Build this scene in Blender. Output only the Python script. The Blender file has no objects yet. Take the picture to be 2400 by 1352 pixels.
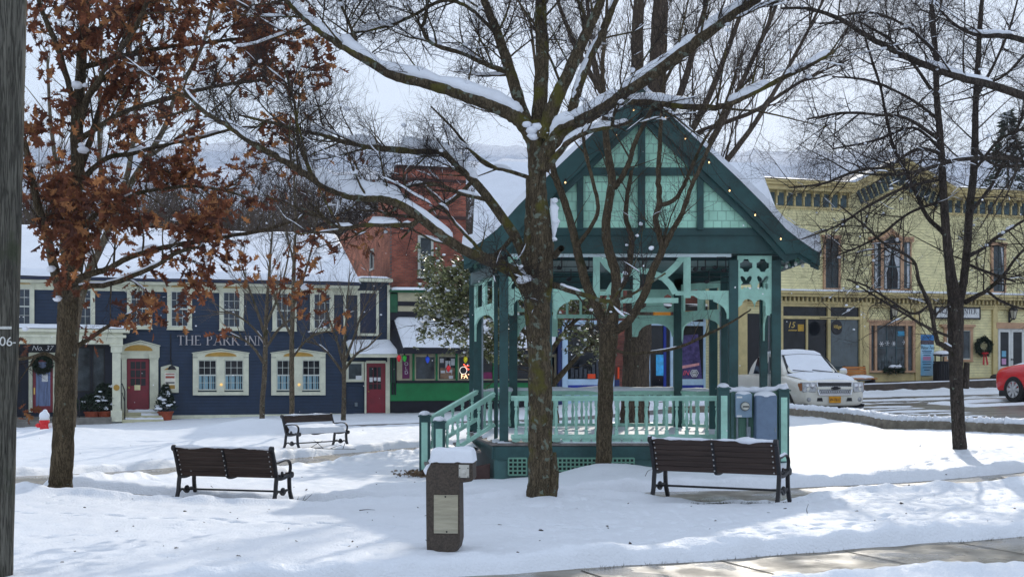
import bpy, bmesh, math, random
import numpy as np
from mathutils import Vector, Matrix
R = math.radians
scene = bpy.context.scene
COL = scene.collection
# ------------------------------------------------------------------ camera model (photo pixels 2400x1352)
F = 3000.0; H = 862.0; CZ = 1.85
def P(px, py, Y):
    return Vector(((px-1200.0)*Y/F, Y, CZ+(H-py)*Y/F))
def XX(px, Y): return (px-1200.0)*Y/F
def ZZ(py, Y): return CZ+(H-py)*Y/F

# ------------------------------------------------------------------ custom properties
def tag(o, label=None, cat=None, group=None, kind=None):
    if label: o['label'] = label
    if cat: o['category'] = cat
    if group: o['group'] = group
    if kind: o['kind'] = kind
    return o
def empty(name, loc=(0,0,0), rz=0.0, label=None, cat=None, group=None, scale=None):
    o = bpy.data.objects.new(name, None); COL.objects.link(o)
    o.location = loc; o.rotation_euler = (0,0,rz); o.empty_display_size = .2
    return tag(o, label, cat, group)
def copy_tree(o, parent=None):
    c = o.copy(); COL.objects.link(c)
    if parent is not None: c.parent = parent
    for ch in list(o.children): copy_tree(ch, c)
    return c

# ------------------------------------------------------------------ materials
def lin(v):
    v = v/255.0
    return v/12.92 if v <= .04045 else ((v+.055)/1.055)**2.4
def rgb(r, g, b, k=1.0):
    return (min(1,lin(r)*k), min(1,lin(g)*k), min(1,lin(b)*k), 1)
MATS = {}
def mat(name, col, rough=.7, var=.25, vscale=6.0, bump=0.0, bscale=40.0, metal=0.0, spec=.4, col2=None,
        stretch=None, coat=0.0, bdist=.02, emit=None, estr=0.0, detail=6.0, trans=0.0):
    if name in MATS: return MATS[name]
    m = bpy.data.materials.new(name); m.use_nodes = True
    nt = m.node_tree; b = nt.nodes['Principled BSDF']
    b.inputs['Roughness'].default_value = rough
    b.inputs['Metallic'].default_value = metal
    b.inputs['Specular IOR Level'].default_value = spec
    if coat: b.inputs['Coat Weight'].default_value = coat; b.inputs['Coat Roughness'].default_value = .08
    if trans: b.inputs['Transmission Weight'].default_value = trans
    tc = nt.nodes.new('ShaderNodeTexCoord'); mp = nt.nodes.new('ShaderNodeMapping')
    nt.links.new(tc.outputs['Object'], mp.inputs['Vector'])
    if stretch: mp.inputs['Scale'].default_value = stretch
    if var or col2:
        n = nt.nodes.new('ShaderNodeTexNoise'); n.inputs['Scale'].default_value = vscale
        n.inputs['Detail'].default_value = detail; n.inputs['Roughness'].default_value = .65
        nt.links.new(mp.outputs[0], n.inputs['Vector'])
        rp = nt.nodes.new('ShaderNodeValToRGB')
        c2 = col2 if col2 else tuple(c*(1-var) for c in col[:3])+(1,)
        c1 = col if col2 else tuple(min(1,c*(1+var*.6)) for c in col[:3])+(1,)
        rp.color_ramp.elements[0].position = .36; rp.color_ramp.elements[0].color = c2
        rp.color_ramp.elements[1].position = .64; rp.color_ramp.elements[1].color = c1
        nt.links.new(n.outputs['Fac'], rp.inputs['Fac'])
        nt.links.new(rp.outputs['Color'], b.inputs['Base Color'])
    else:
        b.inputs['Base Color'].default_value = col
    if bump:
        n2 = nt.nodes.new('ShaderNodeTexNoise'); n2.inputs['Scale'].default_value = bscale
        n2.inputs['Detail'].default_value = 5.0
        nt.links.new(mp.outputs[0], n2.inputs['Vector'])
        bp = nt.nodes.new('ShaderNodeBump'); bp.inputs['Strength'].default_value = bump; bp.inputs['Distance'].default_value = bdist
        nt.links.new(n2.outputs['Fac'], bp.inputs['Height']); nt.links.new(bp.outputs[0], b.inputs['Normal'])
    if emit:
        b.inputs['Emission Color'].default_value = emit; b.inputs['Emission Strength'].default_value = estr
    MATS[name] = m
    return m

def siding_mat(name, col, pitch=.115, dirt=.18, rough=.6):
    """horizontal clapboards: a saw-tooth bump in z plus weathering"""
    if name in MATS: return MATS[name]
    m = mat(name, col, rough, dirt, 2.2)
    nt = m.node_tree; b = nt.nodes['Principled BSDF']
    tc = nt.nodes.new('ShaderNodeTexCoord'); sp = nt.nodes.new('ShaderNodeSeparateXYZ')
    nt.links.new(tc.outputs['Object'], sp.inputs[0])
    d = nt.nodes.new('ShaderNodeMath'); d.operation = 'DIVIDE'; d.inputs[1].default_value = pitch
    nt.links.new(sp.outputs['Z'], d.inputs[0])
    fr = nt.nodes.new('ShaderNodeMath'); fr.operation = 'FRACT'; nt.links.new(d.outputs[0], fr.inputs[0])
    inv = nt.nodes.new('ShaderNodeMath'); inv.operation = 'SUBTRACT'; inv.inputs[0].default_value = 1.0
    nt.links.new(fr.outputs[0], inv.inputs[1])
    pw = nt.nodes.new('ShaderNodeMath'); pw.operation = 'POWER'; pw.inputs[1].default_value = .6
    nt.links.new(inv.outputs[0], pw.inputs[0])
    bp = nt.nodes.new('ShaderNodeBump'); bp.inputs['Strength'].default_value = 1.0; bp.inputs['Distance'].default_value = .03
    nt.links.new(pw.outputs[0], bp.inputs['Height']); nt.links.new(bp.outputs[0], b.inputs['Normal'])
    # board joints read as thin dark gaps between boards
    lt = nt.nodes.new('ShaderNodeMath'); lt.operation = 'GREATER_THAN'; lt.inputs[1].default_value = .9
    nt.links.new(fr.outputs[0], lt.inputs[0])
    mx = nt.nodes.new('ShaderNodeMix'); mx.data_type = 'RGBA'
    src = b.inputs['Base Color'].links[0].from_socket
    nt.links.new(lt.outputs[0], mx.inputs['Factor']); nt.links.new(src, mx.inputs['A'])
    mx.inputs['B'].default_value = tuple(c*.55 for c in col[:3])+(1,)
    nt.links.new(mx.outputs['Result'], b.inputs['Base Color'])
    return m

def brick_mat(name, c1, c2, mortar, sx=1.0, axis='XZ', bw=.21, bh=.075):
    if name in MATS: return MATS[name]
    m = bpy.data.materials.new(name); m.use_nodes = True; MATS[name] = m
    nt = m.node_tree; b = nt.nodes['Principled BSDF']; b.inputs['Roughness'].default_value = .85
    tc = nt.nodes.new('ShaderNodeTexCoord'); sp = nt.nodes.new('ShaderNodeSeparateXYZ'); cb = nt.nodes.new('ShaderNodeCombineXYZ')
    nt.links.new(tc.outputs['Object'], sp.inputs[0])
    nt.links.new(sp.outputs[axis[0]], cb.inputs[0]); nt.links.new(sp.outputs[axis[1]], cb.inputs[1])
    br = nt.nodes.new('ShaderNodeTexBrick'); nt.links.new(cb.outputs[0], br.inputs['Vector'])
    br.inputs['Color1'].default_value = c1; br.inputs['Color2'].default_value = c2; br.inputs['Mortar'].default_value = mortar
    br.inputs['Scale'].default_value = 1.0; br.inputs['Brick Width'].default_value = bw; br.inputs['Row Height'].default_value = bh
    br.inputs['Mortar Size'].default_value = .008; br.inputs['Bias'].default_value = -.1
    n = nt.nodes.new('ShaderNodeTexNoise'); n.inputs['Scale'].default_value = 1.3; n.inputs['Detail'].default_value = 8
    nt.links.new(tc.outputs['Object'], n.inputs['Vector'])
    rp = nt.nodes.new('ShaderNodeMapRange'); rp.inputs[1].default_value = .35; rp.inputs[2].default_value = .7
    rp.inputs[3].default_value = .55; rp.inputs[4].default_value = 1.15
    nt.links.new(n.outputs['Fac'], rp.inputs[0])
    mx = nt.nodes.new('ShaderNodeMix'); mx.data_type = 'RGBA'; mx.blend_type = 'MULTIPLY'; mx.inputs['Factor'].default_value = 1
    nt.links.new(br.outputs['Color'], mx.inputs['A']); nt.links.new(rp.outputs[0], mx.inputs['B'])
    nt.links.new(mx.outputs['Result'], b.inputs['Base Color'])
    bp = nt.nodes.new('ShaderNodeBump'); bp.inputs['Strength'].default_value = .5; bp.inputs['Distance'].default_value = .01; bp.invert = True
    nt.links.new(br.outputs['Fac'], bp.inputs['Height']); nt.links.new(bp.outputs[0], b.inputs['Normal'])
    return m

SNOW = mat('snow', (.80,.83,.89,1), .62, .04, 3.0, .35, 22.0, spec=.25, bdist=.03)
def bark_mat(name, col, col2, moss=None, mossy=.0, lichen=0.0, zscale=.22):
    if name in MATS: return MATS[name]
    m = mat(name, col, .9, 0, 14.0, .0, col2=col2, stretch=(1,1,zscale), spec=.15, detail=8)
    nt = m.node_tree; b = nt.nodes['Principled BSDF']
    tc = nt.nodes['Texture Coordinate']; mp = nt.nodes['Mapping']
    v = nt.nodes.new('ShaderNodeTexVoronoi'); v.inputs['Scale'].default_value = 15.0; v.feature = 'DISTANCE_TO_EDGE'
    n = nt.nodes.new('ShaderNodeTexNoise'); n.inputs['Scale'].default_value = 30; n.inputs['Detail'].default_value = 6
    mv = nt.nodes.new('ShaderNodeMix'); mv.data_type = 'RGBA'; mv.inputs['Factor'].default_value = .2
    nt.links.new(mp.outputs[0], n.inputs['Vector'])
    nt.links.new(mp.outputs[0], mv.inputs['A']); nt.links.new(n.outputs['Color'], mv.inputs['B'])
    nt.links.new(mv.outputs['Result'], v.inputs['Vector'])
    ad = nt.nodes.new('ShaderNodeMath'); ad.operation = 'MULTIPLY_ADD'; ad.inputs[1].default_value = 1.6
    nt.links.new(v.outputs['Distance'], ad.inputs[0]); nt.links.new(n.outputs['Fac'], ad.inputs[2])
    bp = nt.nodes.new('ShaderNodeBump'); bp.inputs['Strength'].default_value = 1.0; bp.inputs['Distance'].default_value = .05
    nt.links.new(ad.outputs[0], bp.inputs['Height']); nt.links.new(bp.outputs[0], b.inputs['Normal'])
    src = b.inputs['Base Color'].links[0].from_socket
    # fissures are darker bark
    fm = nt.nodes.new('ShaderNodeMapRange'); fm.inputs[1].default_value = 0; fm.inputs[2].default_value = .16; fm.inputs[3].default_value = .30; fm.inputs[4].default_value = 1
    nt.links.new(v.outputs['Distance'], fm.inputs[0])
    mf = nt.nodes.new('ShaderNodeMix'); mf.data_type = 'RGBA'; mf.blend_type = 'MULTIPLY'; mf.inputs['Factor'].default_value = 1
    nt.links.new(src, mf.inputs['A']); nt.links.new(fm.outputs[0], mf.inputs['B']); src = mf.outputs['Result']
    if moss:
        n3 = nt.nodes.new('ShaderNodeTexNoise'); n3.inputs['Scale'].default_value = 3.0; n3.inputs['Detail'].default_value = 9
        nt.links.new(tc.outputs['Object'], n3.inputs['Vector'])
        r3 = nt.nodes.new('ShaderNodeMapRange'); r3.inputs[1].default_value = .62-mossy; r3.inputs[2].default_value = .72-mossy*.8
        nt.links.new(n3.outputs['Fac'], r3.inputs[0])
        m3 = nt.nodes.new('ShaderNodeMix'); m3.data_type = 'RGBA'
        nt.links.new(r3.outputs[0], m3.inputs['Factor']); nt.links.new(src, m3.inputs['A']); m3.inputs['B'].default_value = moss
        src = m3.outputs['Result']
    if lichen:
        v4 = nt.nodes.new('ShaderNodeTexNoise'); v4.inputs['Scale'].default_value = 9; v4.inputs['Detail'].default_value = 7
        nt.links.new(tc.outputs['Object'], v4.inputs['Vector'])
        r4 = nt.nodes.new('ShaderNodeMapRange'); r4.inputs[1].default_value = .70-lichen; r4.inputs[2].default_value = .74-lichen
        nt.links.new(v4.outputs['Fac'], r4.inputs[0])
        m4 = nt.nodes.new('ShaderNodeMix'); m4.data_type = 'RGBA'
        nt.links.new(r4.outputs[0], m4.inputs['Factor']); nt.links.new(src, m4.inputs['A']); m4.inputs['B'].default_value = (.24,.28,.22,1)
        src = m4.outputs['Result']
    nt.links.new(src, b.inputs['Base Color'])
    return m

def glass_mat(name, col=(.02,.025,.03,1), rough=.04, var=.5):
    m = mat(name, col, rough, var, 1.5, spec=.28); return m

# ------------------------------------------------------------------ mesh builder
class MB:
    def __init__(s): s.v=[]; s.f=[]; s.mi=[]; s.n=0; s.cur=0
    def add(s, verts, faces):
        o = s.n
        s.v.extend(verts); s.n += len(verts)
        for f in faces: s.f.append([i+o for i in f]); s.mi.append(s.cur)
        return s
    def box(s, x0,x1,y0,y1,z0,z1):
        v=[(x0,y0,z0),(x1,y0,z0),(x1,y1,z0),(x0,y1,z0),(x0,y0,z1),(x1,y0,z1),(x1,y1,z1),(x0,y1,z1)]
        return s.add(v,[(0,3,2,1),(4,5,6,7),(0,1,5,4),(1,2,6,5),(2,3,7,6),(3,0,4,7)])
    def hexa(s, b4, t4):
        v=[tuple(p) for p in b4]+[tuple(p) for p in t4]
        return s.add(v,[(0,3,2,1),(4,5,6,7),(0,1,5,4),(1,2,6,5),(2,3,7,6),(3,0,4,7)])
    def bar(s, a, b, w, h=None, up=(0,0,1)):
        """rectangular bar from a to b, w across, h along up"""
        a=Vector(a); b=Vector(b); h = w if h is None else h
        t=(b-a).normalized(); u=Vector(up)
        if abs(t.dot(u))>.98: u=Vector((0,1,0))
        sx=t.cross(u).normalized(); uz=sx.cross(t).normalized()
        sx*=w/2; uz*=h/2
        return s.hexa([a-sx-uz,a+sx-uz,b+sx-uz,b-sx-uz],[a-sx+uz,a+sx+uz,b+sx+uz,b-sx+uz])
    def tube(s, pts, r, k=8, cap=True, noise=0.0, rng=None, flat=1.0):
        pts=np.asarray([tuple(p) for p in pts],float); n=len(pts)
        rr=np.full(n,r,float) if np.isscalar(r) else np.asarray(r,float)
        V,Fc=tube_arrays(pts,rr,k,cap,noise,rng,flat)
        return s.add([tuple(p) for p in V],Fc)
    def lathe(s, prof, k=12, o=(0,0,0), axis='z', cap=True):
        V=[];Fc=[]
        for (r,z) in prof:
            for j in range(k):
                a=2*math.pi*j/k
                if axis=='z': V.append((o[0]+r*math.cos(a),o[1]+r*math.sin(a),o[2]+z))
                elif axis=='y': V.append((o[0]+r*math.cos(a),o[1]+z,o[2]+r*math.sin(a)))
                else: V.append((o[0]+z,o[1]+r*math.cos(a),o[2]+r*math.sin(a)))
        n=len(prof)
        for i in range(n-1):
            for j in range(k):
                a=i*k+j;b=i*k+(j+1)%k
                Fc.append((a,b,b+k,a+k) if axis!='y' else (b,a,a+k,b+k))
        if cap:
            Fc.append(tuple(range(k))[::-1] if axis!='y' else tuple(range(k)))
            t=tuple(range((n-1)*k,n*k)); Fc.append(t if axis!='y' else t[::-1])
        return s.add(V,Fc)
    def ball(s, c, r, seg=8, rings=5, sq=(1,1,1), rot=None):
        V=[];Fc=[]
        for i in range(rings+1):
            th=math.pi*i/rings
            for j in range(seg):
                a=2*math.pi*j/seg
                V.append((c[0]+r*sq[0]*math.sin(th)*math.cos(a),c[1]+r*sq[1]*math.sin(th)*math.sin(a),c[2]+r*sq[2]*math.cos(th)))
        for i in range(rings):
            for j in range(seg):
                a=i*seg+j;b=i*seg+(j+1)%seg
                Fc.append((a,a+seg,b+seg,b))
        return s.add(V,Fc)
    def prism(s, poly, fn, d0, d1):
        """2D polygon (list of (a,b)) mapped by fn(a,b,d) and extruded from d0 to d1"""
        n=len(poly)
        V=[tuple(fn(a,b,d0)) for a,b in poly]+[tuple(fn(a,b,d1)) for a,b in poly]
        Fc=[tuple(range(n))[::-1],tuple(range(n,2*n))]
        for i in range(n):
            j=(i+1)%n; Fc.append((i,j,j+n,i+n))
        return s.add(V,Fc)
    def plate(s, outer, holes, fn, d0, d1):
        """polygon with holes, extruded (triangle fill)"""
        bm=bmesh.new(); loops=[outer]+list(holes); edges=[]
        allv=[]
        for lp in loops:
            vs=[bm.verts.new((a,b,0)) for a,b in lp]; allv.append(vs)
            for i in range(len(vs)): edges.append(bm.edges.new((vs[i],vs[(i+1)%len(vs)])))
        bmesh.ops.triangle_fill(bm,edges=edges,use_beauty=True,use_dissolve=False)
        bm.verts.index_update()
        pts=[(v.co.x,v.co.y) for v in bm.verts]; fs=[tuple(v.index for v in f.verts) for f in bm.faces]
        n=len(pts)
        V=[tuple(fn(a,b,d0)) for a,b in pts]+[tuple(fn(a,b,d1)) for a,b in pts]
        Fc=[f for f in fs]+[tuple(i+n for i in f[::-1]) for f in fs]
        for vs in allv:
            for i in range(len(vs)):
                a=vs[i].index;b=vs[(i+1)%len(vs)].index; Fc.append((a,b,b+n,a+n))
        bm.free()
        return s.add(V,Fc)
    def build(s, name, mats, parent=None, smooth=False, bevel=0.0, fixn=True, seg=2):
        me=bpy.data.meshes.new(name)
        me.from_pydata(s.v,[],s.f)
        if not isinstance(mats,(list,tuple)): mats=[mats]
        for m in mats: me.materials.append(m)
        if len(mats)>1: me.polygons.foreach_set('material_index',s.mi)
        if fixn:
            bm=bmesh.new(); bm.from_mesh(me); bmesh.ops.recalc_face_normals(bm,faces=bm.faces); bm.to_mesh(me); bm.free()
        if smooth: me.polygons.foreach_set('use_smooth',[True]*len(me.polygons))
        o=bpy.data.objects.new(name,me); COL.objects.link(o)
        if parent is not None: o.parent=parent
        if bevel:
            b=o.modifiers.new('bevel','BEVEL'); b.width=bevel; b.segments=seg; b.limit_method='ANGLE'; b.angle_limit=R(35)
        return o

def tube_arrays(pts, rr, k, cap=True, noise=0.0, rng=None, flat=1.0):
    n=len(pts)
    t=np.gradient(pts,axis=0); t/= (np.linalg.norm(t,axis=1,keepdims=True)+1e-9)
    mt=np.abs(t.mean(0)); ref=np.zeros(3); ref[int(np.argmin(mt))]=1.0
    u=np.cross(t,ref); u/=(np.linalg.norm(u,axis=1,keepdims=True)+1e-9)
    v=np.cross(t,u)
    a=np.arange(k)*2*np.pi/k
    rad=rr[:,None]*np.ones((1,k))
    if noise and rng is not None: rad=rad*(1+noise*rng.standard_normal((n,k)))
    V=pts[:,None,:]+rad[:,:,None]*(np.cos(a)[None,:,None]*u[:,None,:]+flat*np.sin(a)[None,:,None]*v[:,None,:])
    V=V.reshape(-1,3)
    Fc=[]
    for i in range(n-1):
        for j in range(k):
            p=i*k+j;q=i*k+(j+1)%k
            Fc.append((p,q,q+k,p+k))
    if cap:
        Fc.append(tuple(range(k))[::-1]); Fc.append(tuple(range((n-1)*k,n*k)))
    return V,Fc

class QB:
    """fast builder: batches of tubes / polygons with numpy, one mesh out"""
    def __init__(s): s.V=[]; s.L=[]; s.S=[]; s.M=[]; s.n=0
    def addarr(s, V, faces_idx, size, mi=0):
        """faces_idx: (m,size) int array"""
        s.V.append(V); s.L.append((faces_idx+s.n).reshape(-1)); s.S.append(np.full(len(faces_idx),size)); s.M.append(np.full(len(faces_idx),mi)); s.n+=len(V)
    _cache={}
    def tube(s, pts, rr, k, noise=0.0, rng=None, mi=0, flat=1.0):
        n=len(pts)
        t=np.gradient(pts,axis=0); t/=(np.linalg.norm(t,axis=1,keepdims=True)+1e-9)
        mt=np.abs(t).mean(0); ref=np.zeros(3); ref[int(np.argmin(mt))]=1.0
        u=np.cross(t,ref); u/=(np.linalg.norm(u,axis=1,keepdims=True)+1e-9); v=np.cross(t,u)
        key=(n,k)
        if key not in QB._cache:
            a=np.arange(k)*2*np.pi/k
            i,j=np.meshgrid(np.arange(n-1),np.arange(k),indexing='ij')
            p=(i*k+j).ravel(); q=(i*k+(j+1)%k).ravel()
            QB._cache[key]=(np.cos(a),np.sin(a),np.stack([p,q,q+k,p+k],1))
        ca,sa,fi=QB._cache[key]
        rad=rr[:,None]*np.ones((1,k))
        if noise: rad=rad*(1+noise*rng.standard_normal((n,k)))
        V=(pts[:,None,:]+rad[:,:,None]*(ca[None,:,None]*u[:,None,:]+flat*sa[None,:,None]*v[:,None,:])).reshape(-1,3)
        s.addarr(V,fi,4,mi)
    def build(s, name, mats, parent=None, smooth=True):
        me=bpy.data.meshes.new(name)
        if s.n:
            V=np.concatenate(s.V); L=np.concatenate(s.L); S=np.concatenate(s.S)
            me.vertices.add(len(V)); me.vertices.foreach_set('co',V.astype(np.float32).ravel())
            me.loops.add(len(L)); me.loops.foreach_set('vertex_index',L.astype(np.int32))
            me.polygons.add(len(S)); st=np.concatenate([[0],np.cumsum(S)[:-1]])
            me.polygons.foreach_set('loop_start',st.astype(np.int32))
            me.polygons.foreach_set('use_smooth',np.full(len(S),bool(smooth)))
        if not isinstance(mats,(list,tuple)): mats=[mats]
        for m in mats: me.materials.append(m)
        if s.n and len(mats)>1: me.polygons.foreach_set('material_index',np.concatenate(s.M).astype(np.int32))
        me.update(calc_edges=True); me.validate()
        o=bpy.data.objects.new(name,me); COL.objects.link(o)
        if parent is not None: o.parent=parent
        return o

# ------------------------------------------------------------------ lettering
def text_mesh(name, txt, size, mat_, parent, loc, rz=0.0, depth=.01, tilt=0.0, shear=0.0, sx=1.0, align='CENTER'):
    cu=bpy.data.curves.new(name,'FONT'); cu.body=txt; cu.size=size; cu.extrude=depth/2; cu.align_x=align; cu.align_y='CENTER'; cu.shear=shear
    o=bpy.data.objects.new(name,cu); COL.objects.link(o)
    dg=bpy.context.evaluated_depsgraph_get()
    me=bpy.data.meshes.new_from_object(o.evaluated_get(dg)); me.name=name
    bpy.data.objects.remove(o); bpy.data.curves.remove(cu)
    me.materials.clear(); me.materials.append(mat_)
    ob=bpy.data.objects.new(name,me); COL.objects.link(ob)
    if parent is not None: ob.parent=parent
    ob.location=loc; ob.rotation_euler=(R(90),tilt,rz); ob.scale=(sx,1,1)
    return ob

SER = {  # roman capitals: strokes (x0,y0,x1,y1,width) and arcs (cx,cy,rx,ry,a0,a1,width)
 'T':(.62,[('s',.31,0,.31,1,.12),('s',0.02,.97,.60,.97,.05),('s',.03,.84,.03,.98,.04),('s',.59,.84,.59,.98,.04)],[.31]),
 'H':(.74,[('s',.12,0,.12,1,.12),('s',.62,0,.62,1,.12),('s',.12,.52,.62,.52,.05)],[.12,.62]),
 'E':(.56,[('s',.12,0,.12,1,.12),('s',.12,.975,.50,.975,.05),('s',.12,.52,.40,.52,.05),('s',.12,.025,.54,.025,.05),('s',.50,.84,.50,1,.04),('s',.54,0,.54,.18,.04)],[.12]),
 'P':(.58,[('s',.12,0,.12,1,.12),('a',.26,.74,.24,.24,-90,90,.08),('s',.12,.975,.28,.975,.05),('s',.12,.50,.28,.50,.05)],[.12]),
 'A':(.74,[('s',.08,0,.37,1,.05),('s',.66,0,.36,1,.12),('s',.18,.34,.56,.34,.05)],[.07,.66]),
 'R':(.68,[('s',.12,0,.12,1,.12),('a',.26,.75,.22,.23,-90,90,.08),('s',.12,.975,.28,.975,.05),('s',.12,.52,.28,.52,.05),('s',.30,.52,.64,0,.11)],[.12,.64]),
 'K':(.70,[('s',.12,0,.12,1,.12),('s',.16,.42,.58,1,.05),('s',.28,.58,.66,0,.12)],[.12,.64]),
 'I':(.26,[('s',.13,0,.13,1,.12)],[.13]),
 'N':(.76,[('s',.10,0,.10,1,.05),('s',.10,1,.64,0,.12),('s',.64,0,.64,1,.05)],[.10,.64]),
 'V':(.70,[('s',.08,1,.36,0,.12),('s',.36,0,.62,1,.05)],[]),
 'S':(.52,[('a',.26,.74,.19,.23,20,270,.08),('a',.26,.27,.20,.25,-160,90,.08)],[]),
 'O':(.78,[('a',.39,.5,.33,.48,0,360,.09)],[]),
 'C':(.66,[('a',.38,.5,.32,.48,40,320,.09)],[]),
 ' ':(.34,[],[]),
}
def serif_text(mb, txt, width, h, fn, d0, d1):
    tot=sum(SER[c][0]+.06 for c in txt); kx=width/tot; x=0.0
    def quad(p):
        mb.prism([(a*kx,b*h) for a,b in p],fn,d0,d1)
    for c in txt:
        w,st,feet=SER[c]
        for s_ in st:
            if s_[0]=='s':
                _,x0,y0,x1,y1,wd=s_
                if abs(y1-y0)<1e-6: quad([(x+x0,y0-wd/2),(x+x1,y0-wd/2),(x+x1,y0+wd/2),(x+x0,y0+wd/2)])
                else: quad([(x+x0-wd/2,y0),(x+x0+wd/2,y0),(x+x1+wd/2,y1),(x+x1-wd/2,y1)])
            else:
                _,cx,cy,rx,ry,a0,a1,wd=s_
                N=max(6,int(abs(a1-a0)/20))
                for i in range(N):
                    q=[]
                    t0=R(a0+(a1-a0)*i/N); t1=R(a0+(a1-a0)*(i+1)/N)
                    ri=1-wd/ rx*.9
                    q=[(x+cx+rx*ri*math.cos(t0),cy+(ry-wd*.5)*math.sin(t0)),(x+cx+rx*math.cos(t0),cy+ry*math.sin(t0)),
                       (x+cx+rx*math.cos(t1),cy+ry*math.sin(t1)),(x+cx+rx*ri*math.cos(t1),cy+(ry-wd*.5)*math.sin(t1))]
                    quad(q)
        for fx in feet:
            quad([(x+fx-.13,0),(x+fx+.13,0),(x+fx+.13,.045),(x+fx-.13,.045)])
            if c in 'HPRKINA' and not c=='A': quad([(x+fx-.11,.955),(x+fx+.11,.955),(x+fx+.11,1),(x+fx-.11,1)])
        x+=w+.06

# ------------------------------------------------------------------ facade frame: author a building front in photo pixels
class Facade:
    def __init__(s, px, Y, yaw, zb):
        s.O=Vector((XX(px,Y),Y,zb)); s.yaw=yaw; s.c=math.cos(yaw); s.sn=math.sin(yaw); s.zb=zb
    def s(s, px, out=0.0):
        k=(px-1200.0)/F
        ox=s.O.x+s.sn*out; oy=s.O.y-s.c*out
        return (k*oy-ox)/(s.c-k*s.sn)
    def Y(s, t, out=0.0): return s.O.y-s.c*out+s.sn*t
    def z(s, px, py, out=0.0):
        t=s.s(px,out); return CZ+(H-py)*s.Y(t,out)/F-s.zb
    def rect(s, mb, x0, x1, y0, y1, d0, d1):
        """px rect, outward depth from d0 to d1"""
        xm=(x0+x1)/2; m=(d0+d1)/2
        mb.box(s.s(x0,d1),s.s(x1,d1),-d1,-d0,s.z(xm,y1,d1),s.z(xm,y0,d1))
    def poly(s, mb, pts, d0, d1):
        mb.prism([(s.s(x,d1),s.z(x,y,d1)) for x,y in pts],lambda a,b,d:(a,-d,b),d0,d1)
    def root(s, name, label, cat, group=None):
        return empty(name,s.O,s.yaw,label,cat,group)
    def world(s, px, py, out=0.0):
        t=s.s(px,out); Yt=s.Y(t,out)
        return P(px,py,Yt)
# ================================================================== terrain
CTRL = np.array([
 (-6,10,0),(0,10,0),(6,10,0),(-9,14,0),(-.67,13,0),(5,14,.0),(12,13,.05),(3,18.3,0),(.4,17.6,-.02),(-4.4,20,-.22),(-7.07,20,-.02),(8.75,25,.14),
 (5.4,25.3,0.02),(-.4,25.5,-.38),(-1.8,27,-.42),(1.8,24,-.16),(2.5,28.5,-.3),(-6,29,-.33),(-5.8,34,-.30),(-12,30,-.25),(-13,38,-.12),
 (-14.5,44,-.3),(-10,47,-.16),(-6,48,-.1),(-3,46,-.15),(0,45,-.1),(3,46,0.05),(5,42,.2),(8.4,39.8,.30),(12,30,.26),(9.3,34,.28),(14,24,.22),(18,19,.2),
 (9,42,.44),(12,44,.6),(16,44,.7),(14,34,.42),(18,36,.55),(14,52,.76),(18,53,.84),(22,54.5,.90),(9,50,.66),(5,52,.45),(0,55,.1),(-10,56,-.1),
 (-20,46,-.35),(27,46,.9),(30,30,.5),(-22,30,-.2),(-20,15,0),(26,14,.2),(-24,60,-.2),(30,62,1.05),(1.5,21,-.06),(7,20.3,.05),(-9,24,-.12),(.5,36,-.25),(5,34,.0)],float)
def _rbf():
    x=CTRL[:,:2]; d=np.sqrt(((x[:,None]-x[None])**2).sum(2)+2.0)
    A=np.block([[d,np.ones((len(x),1))],[np.ones((1,len(x))),np.zeros((1,1))]])
    return np.linalg.solve(A,np.concatenate([CTRL[:,2],[0]]))
_W=_rbf()
def z0(x,y):
    x=np.asarray(x,float); y=np.asarray(y,float); sh=x.shape
    q=np.stack([x.ravel(),y.ravel()],1); out=np.empty(len(q))
    for i in range(0,len(q),20000):
        d=np.sqrt(((q[i:i+20000,None]-CTRL[None,:,:2])**2).sum(2)+2.0)
        out[i:i+20000]=d@_W[:-1]+_W[-1]
    out=out-.085*np.clip((34-q[:,1])/8,0,1)*np.clip((q[:,1]-3)/4,0,1)
    xx=q[:,0]; yl=np.interp(xx,[3,9,14,19,26],[47.5,48.2,49.5,51.2,53.2]); out=out+np.where(xx>3,.02*np.clip((xx-3)/3,0,1)/(1+np.exp(-(q[:,1]-yl-.25)/.12)),0)
    return out.reshape(sh)
def _hash(ix,iy,seed):
    h=(ix*374761393+iy*668265263+seed*144665)&0xffffffff
    h=((h^(h>>13))*1274126177)&0xffffffff
    return ((h^(h>>16))&0xffff)/65535.0
def vnoise(x,y,seed=0):
    ix=np.floor(x).astype(np.int64); iy=np.floor(y).astype(np.int64); fx=x-ix; fy=y-iy
    fx=fx*fx*(3-2*fx); fy=fy*fy*(3-2*fy)
    a=_hash(ix,iy,seed);b=_hash(ix+1,iy,seed);c=_hash(ix,iy+1,seed);d=_hash(ix+1,iy+1,seed)
    return (a*(1-fx)+b*fx)*(1-fy)+(c*(1-fx)+d*fx)*fy-.5
def fbm(x,y,seed=0,o=4):
    s=0;a=1
    for i in range(o): s=s+a*vnoise(x*2**i,y*2**i,seed+i); a*=.5
    return s
def seg_dist(x,y,pl):
    best=np.full(x.shape,1e9)
    for (ax,ay),(bx,by) in zip(pl[:-1],pl[1:]):
        dx,dy=bx-ax,by-ay; t=np.clip(((x-ax)*dx+(y-ay)*dy)/(dx*dx+dy*dy),0,1)
        best=np.minimum(best,np.hypot(x-ax-t*dx,y-ay-t*dy))
    return best
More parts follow.
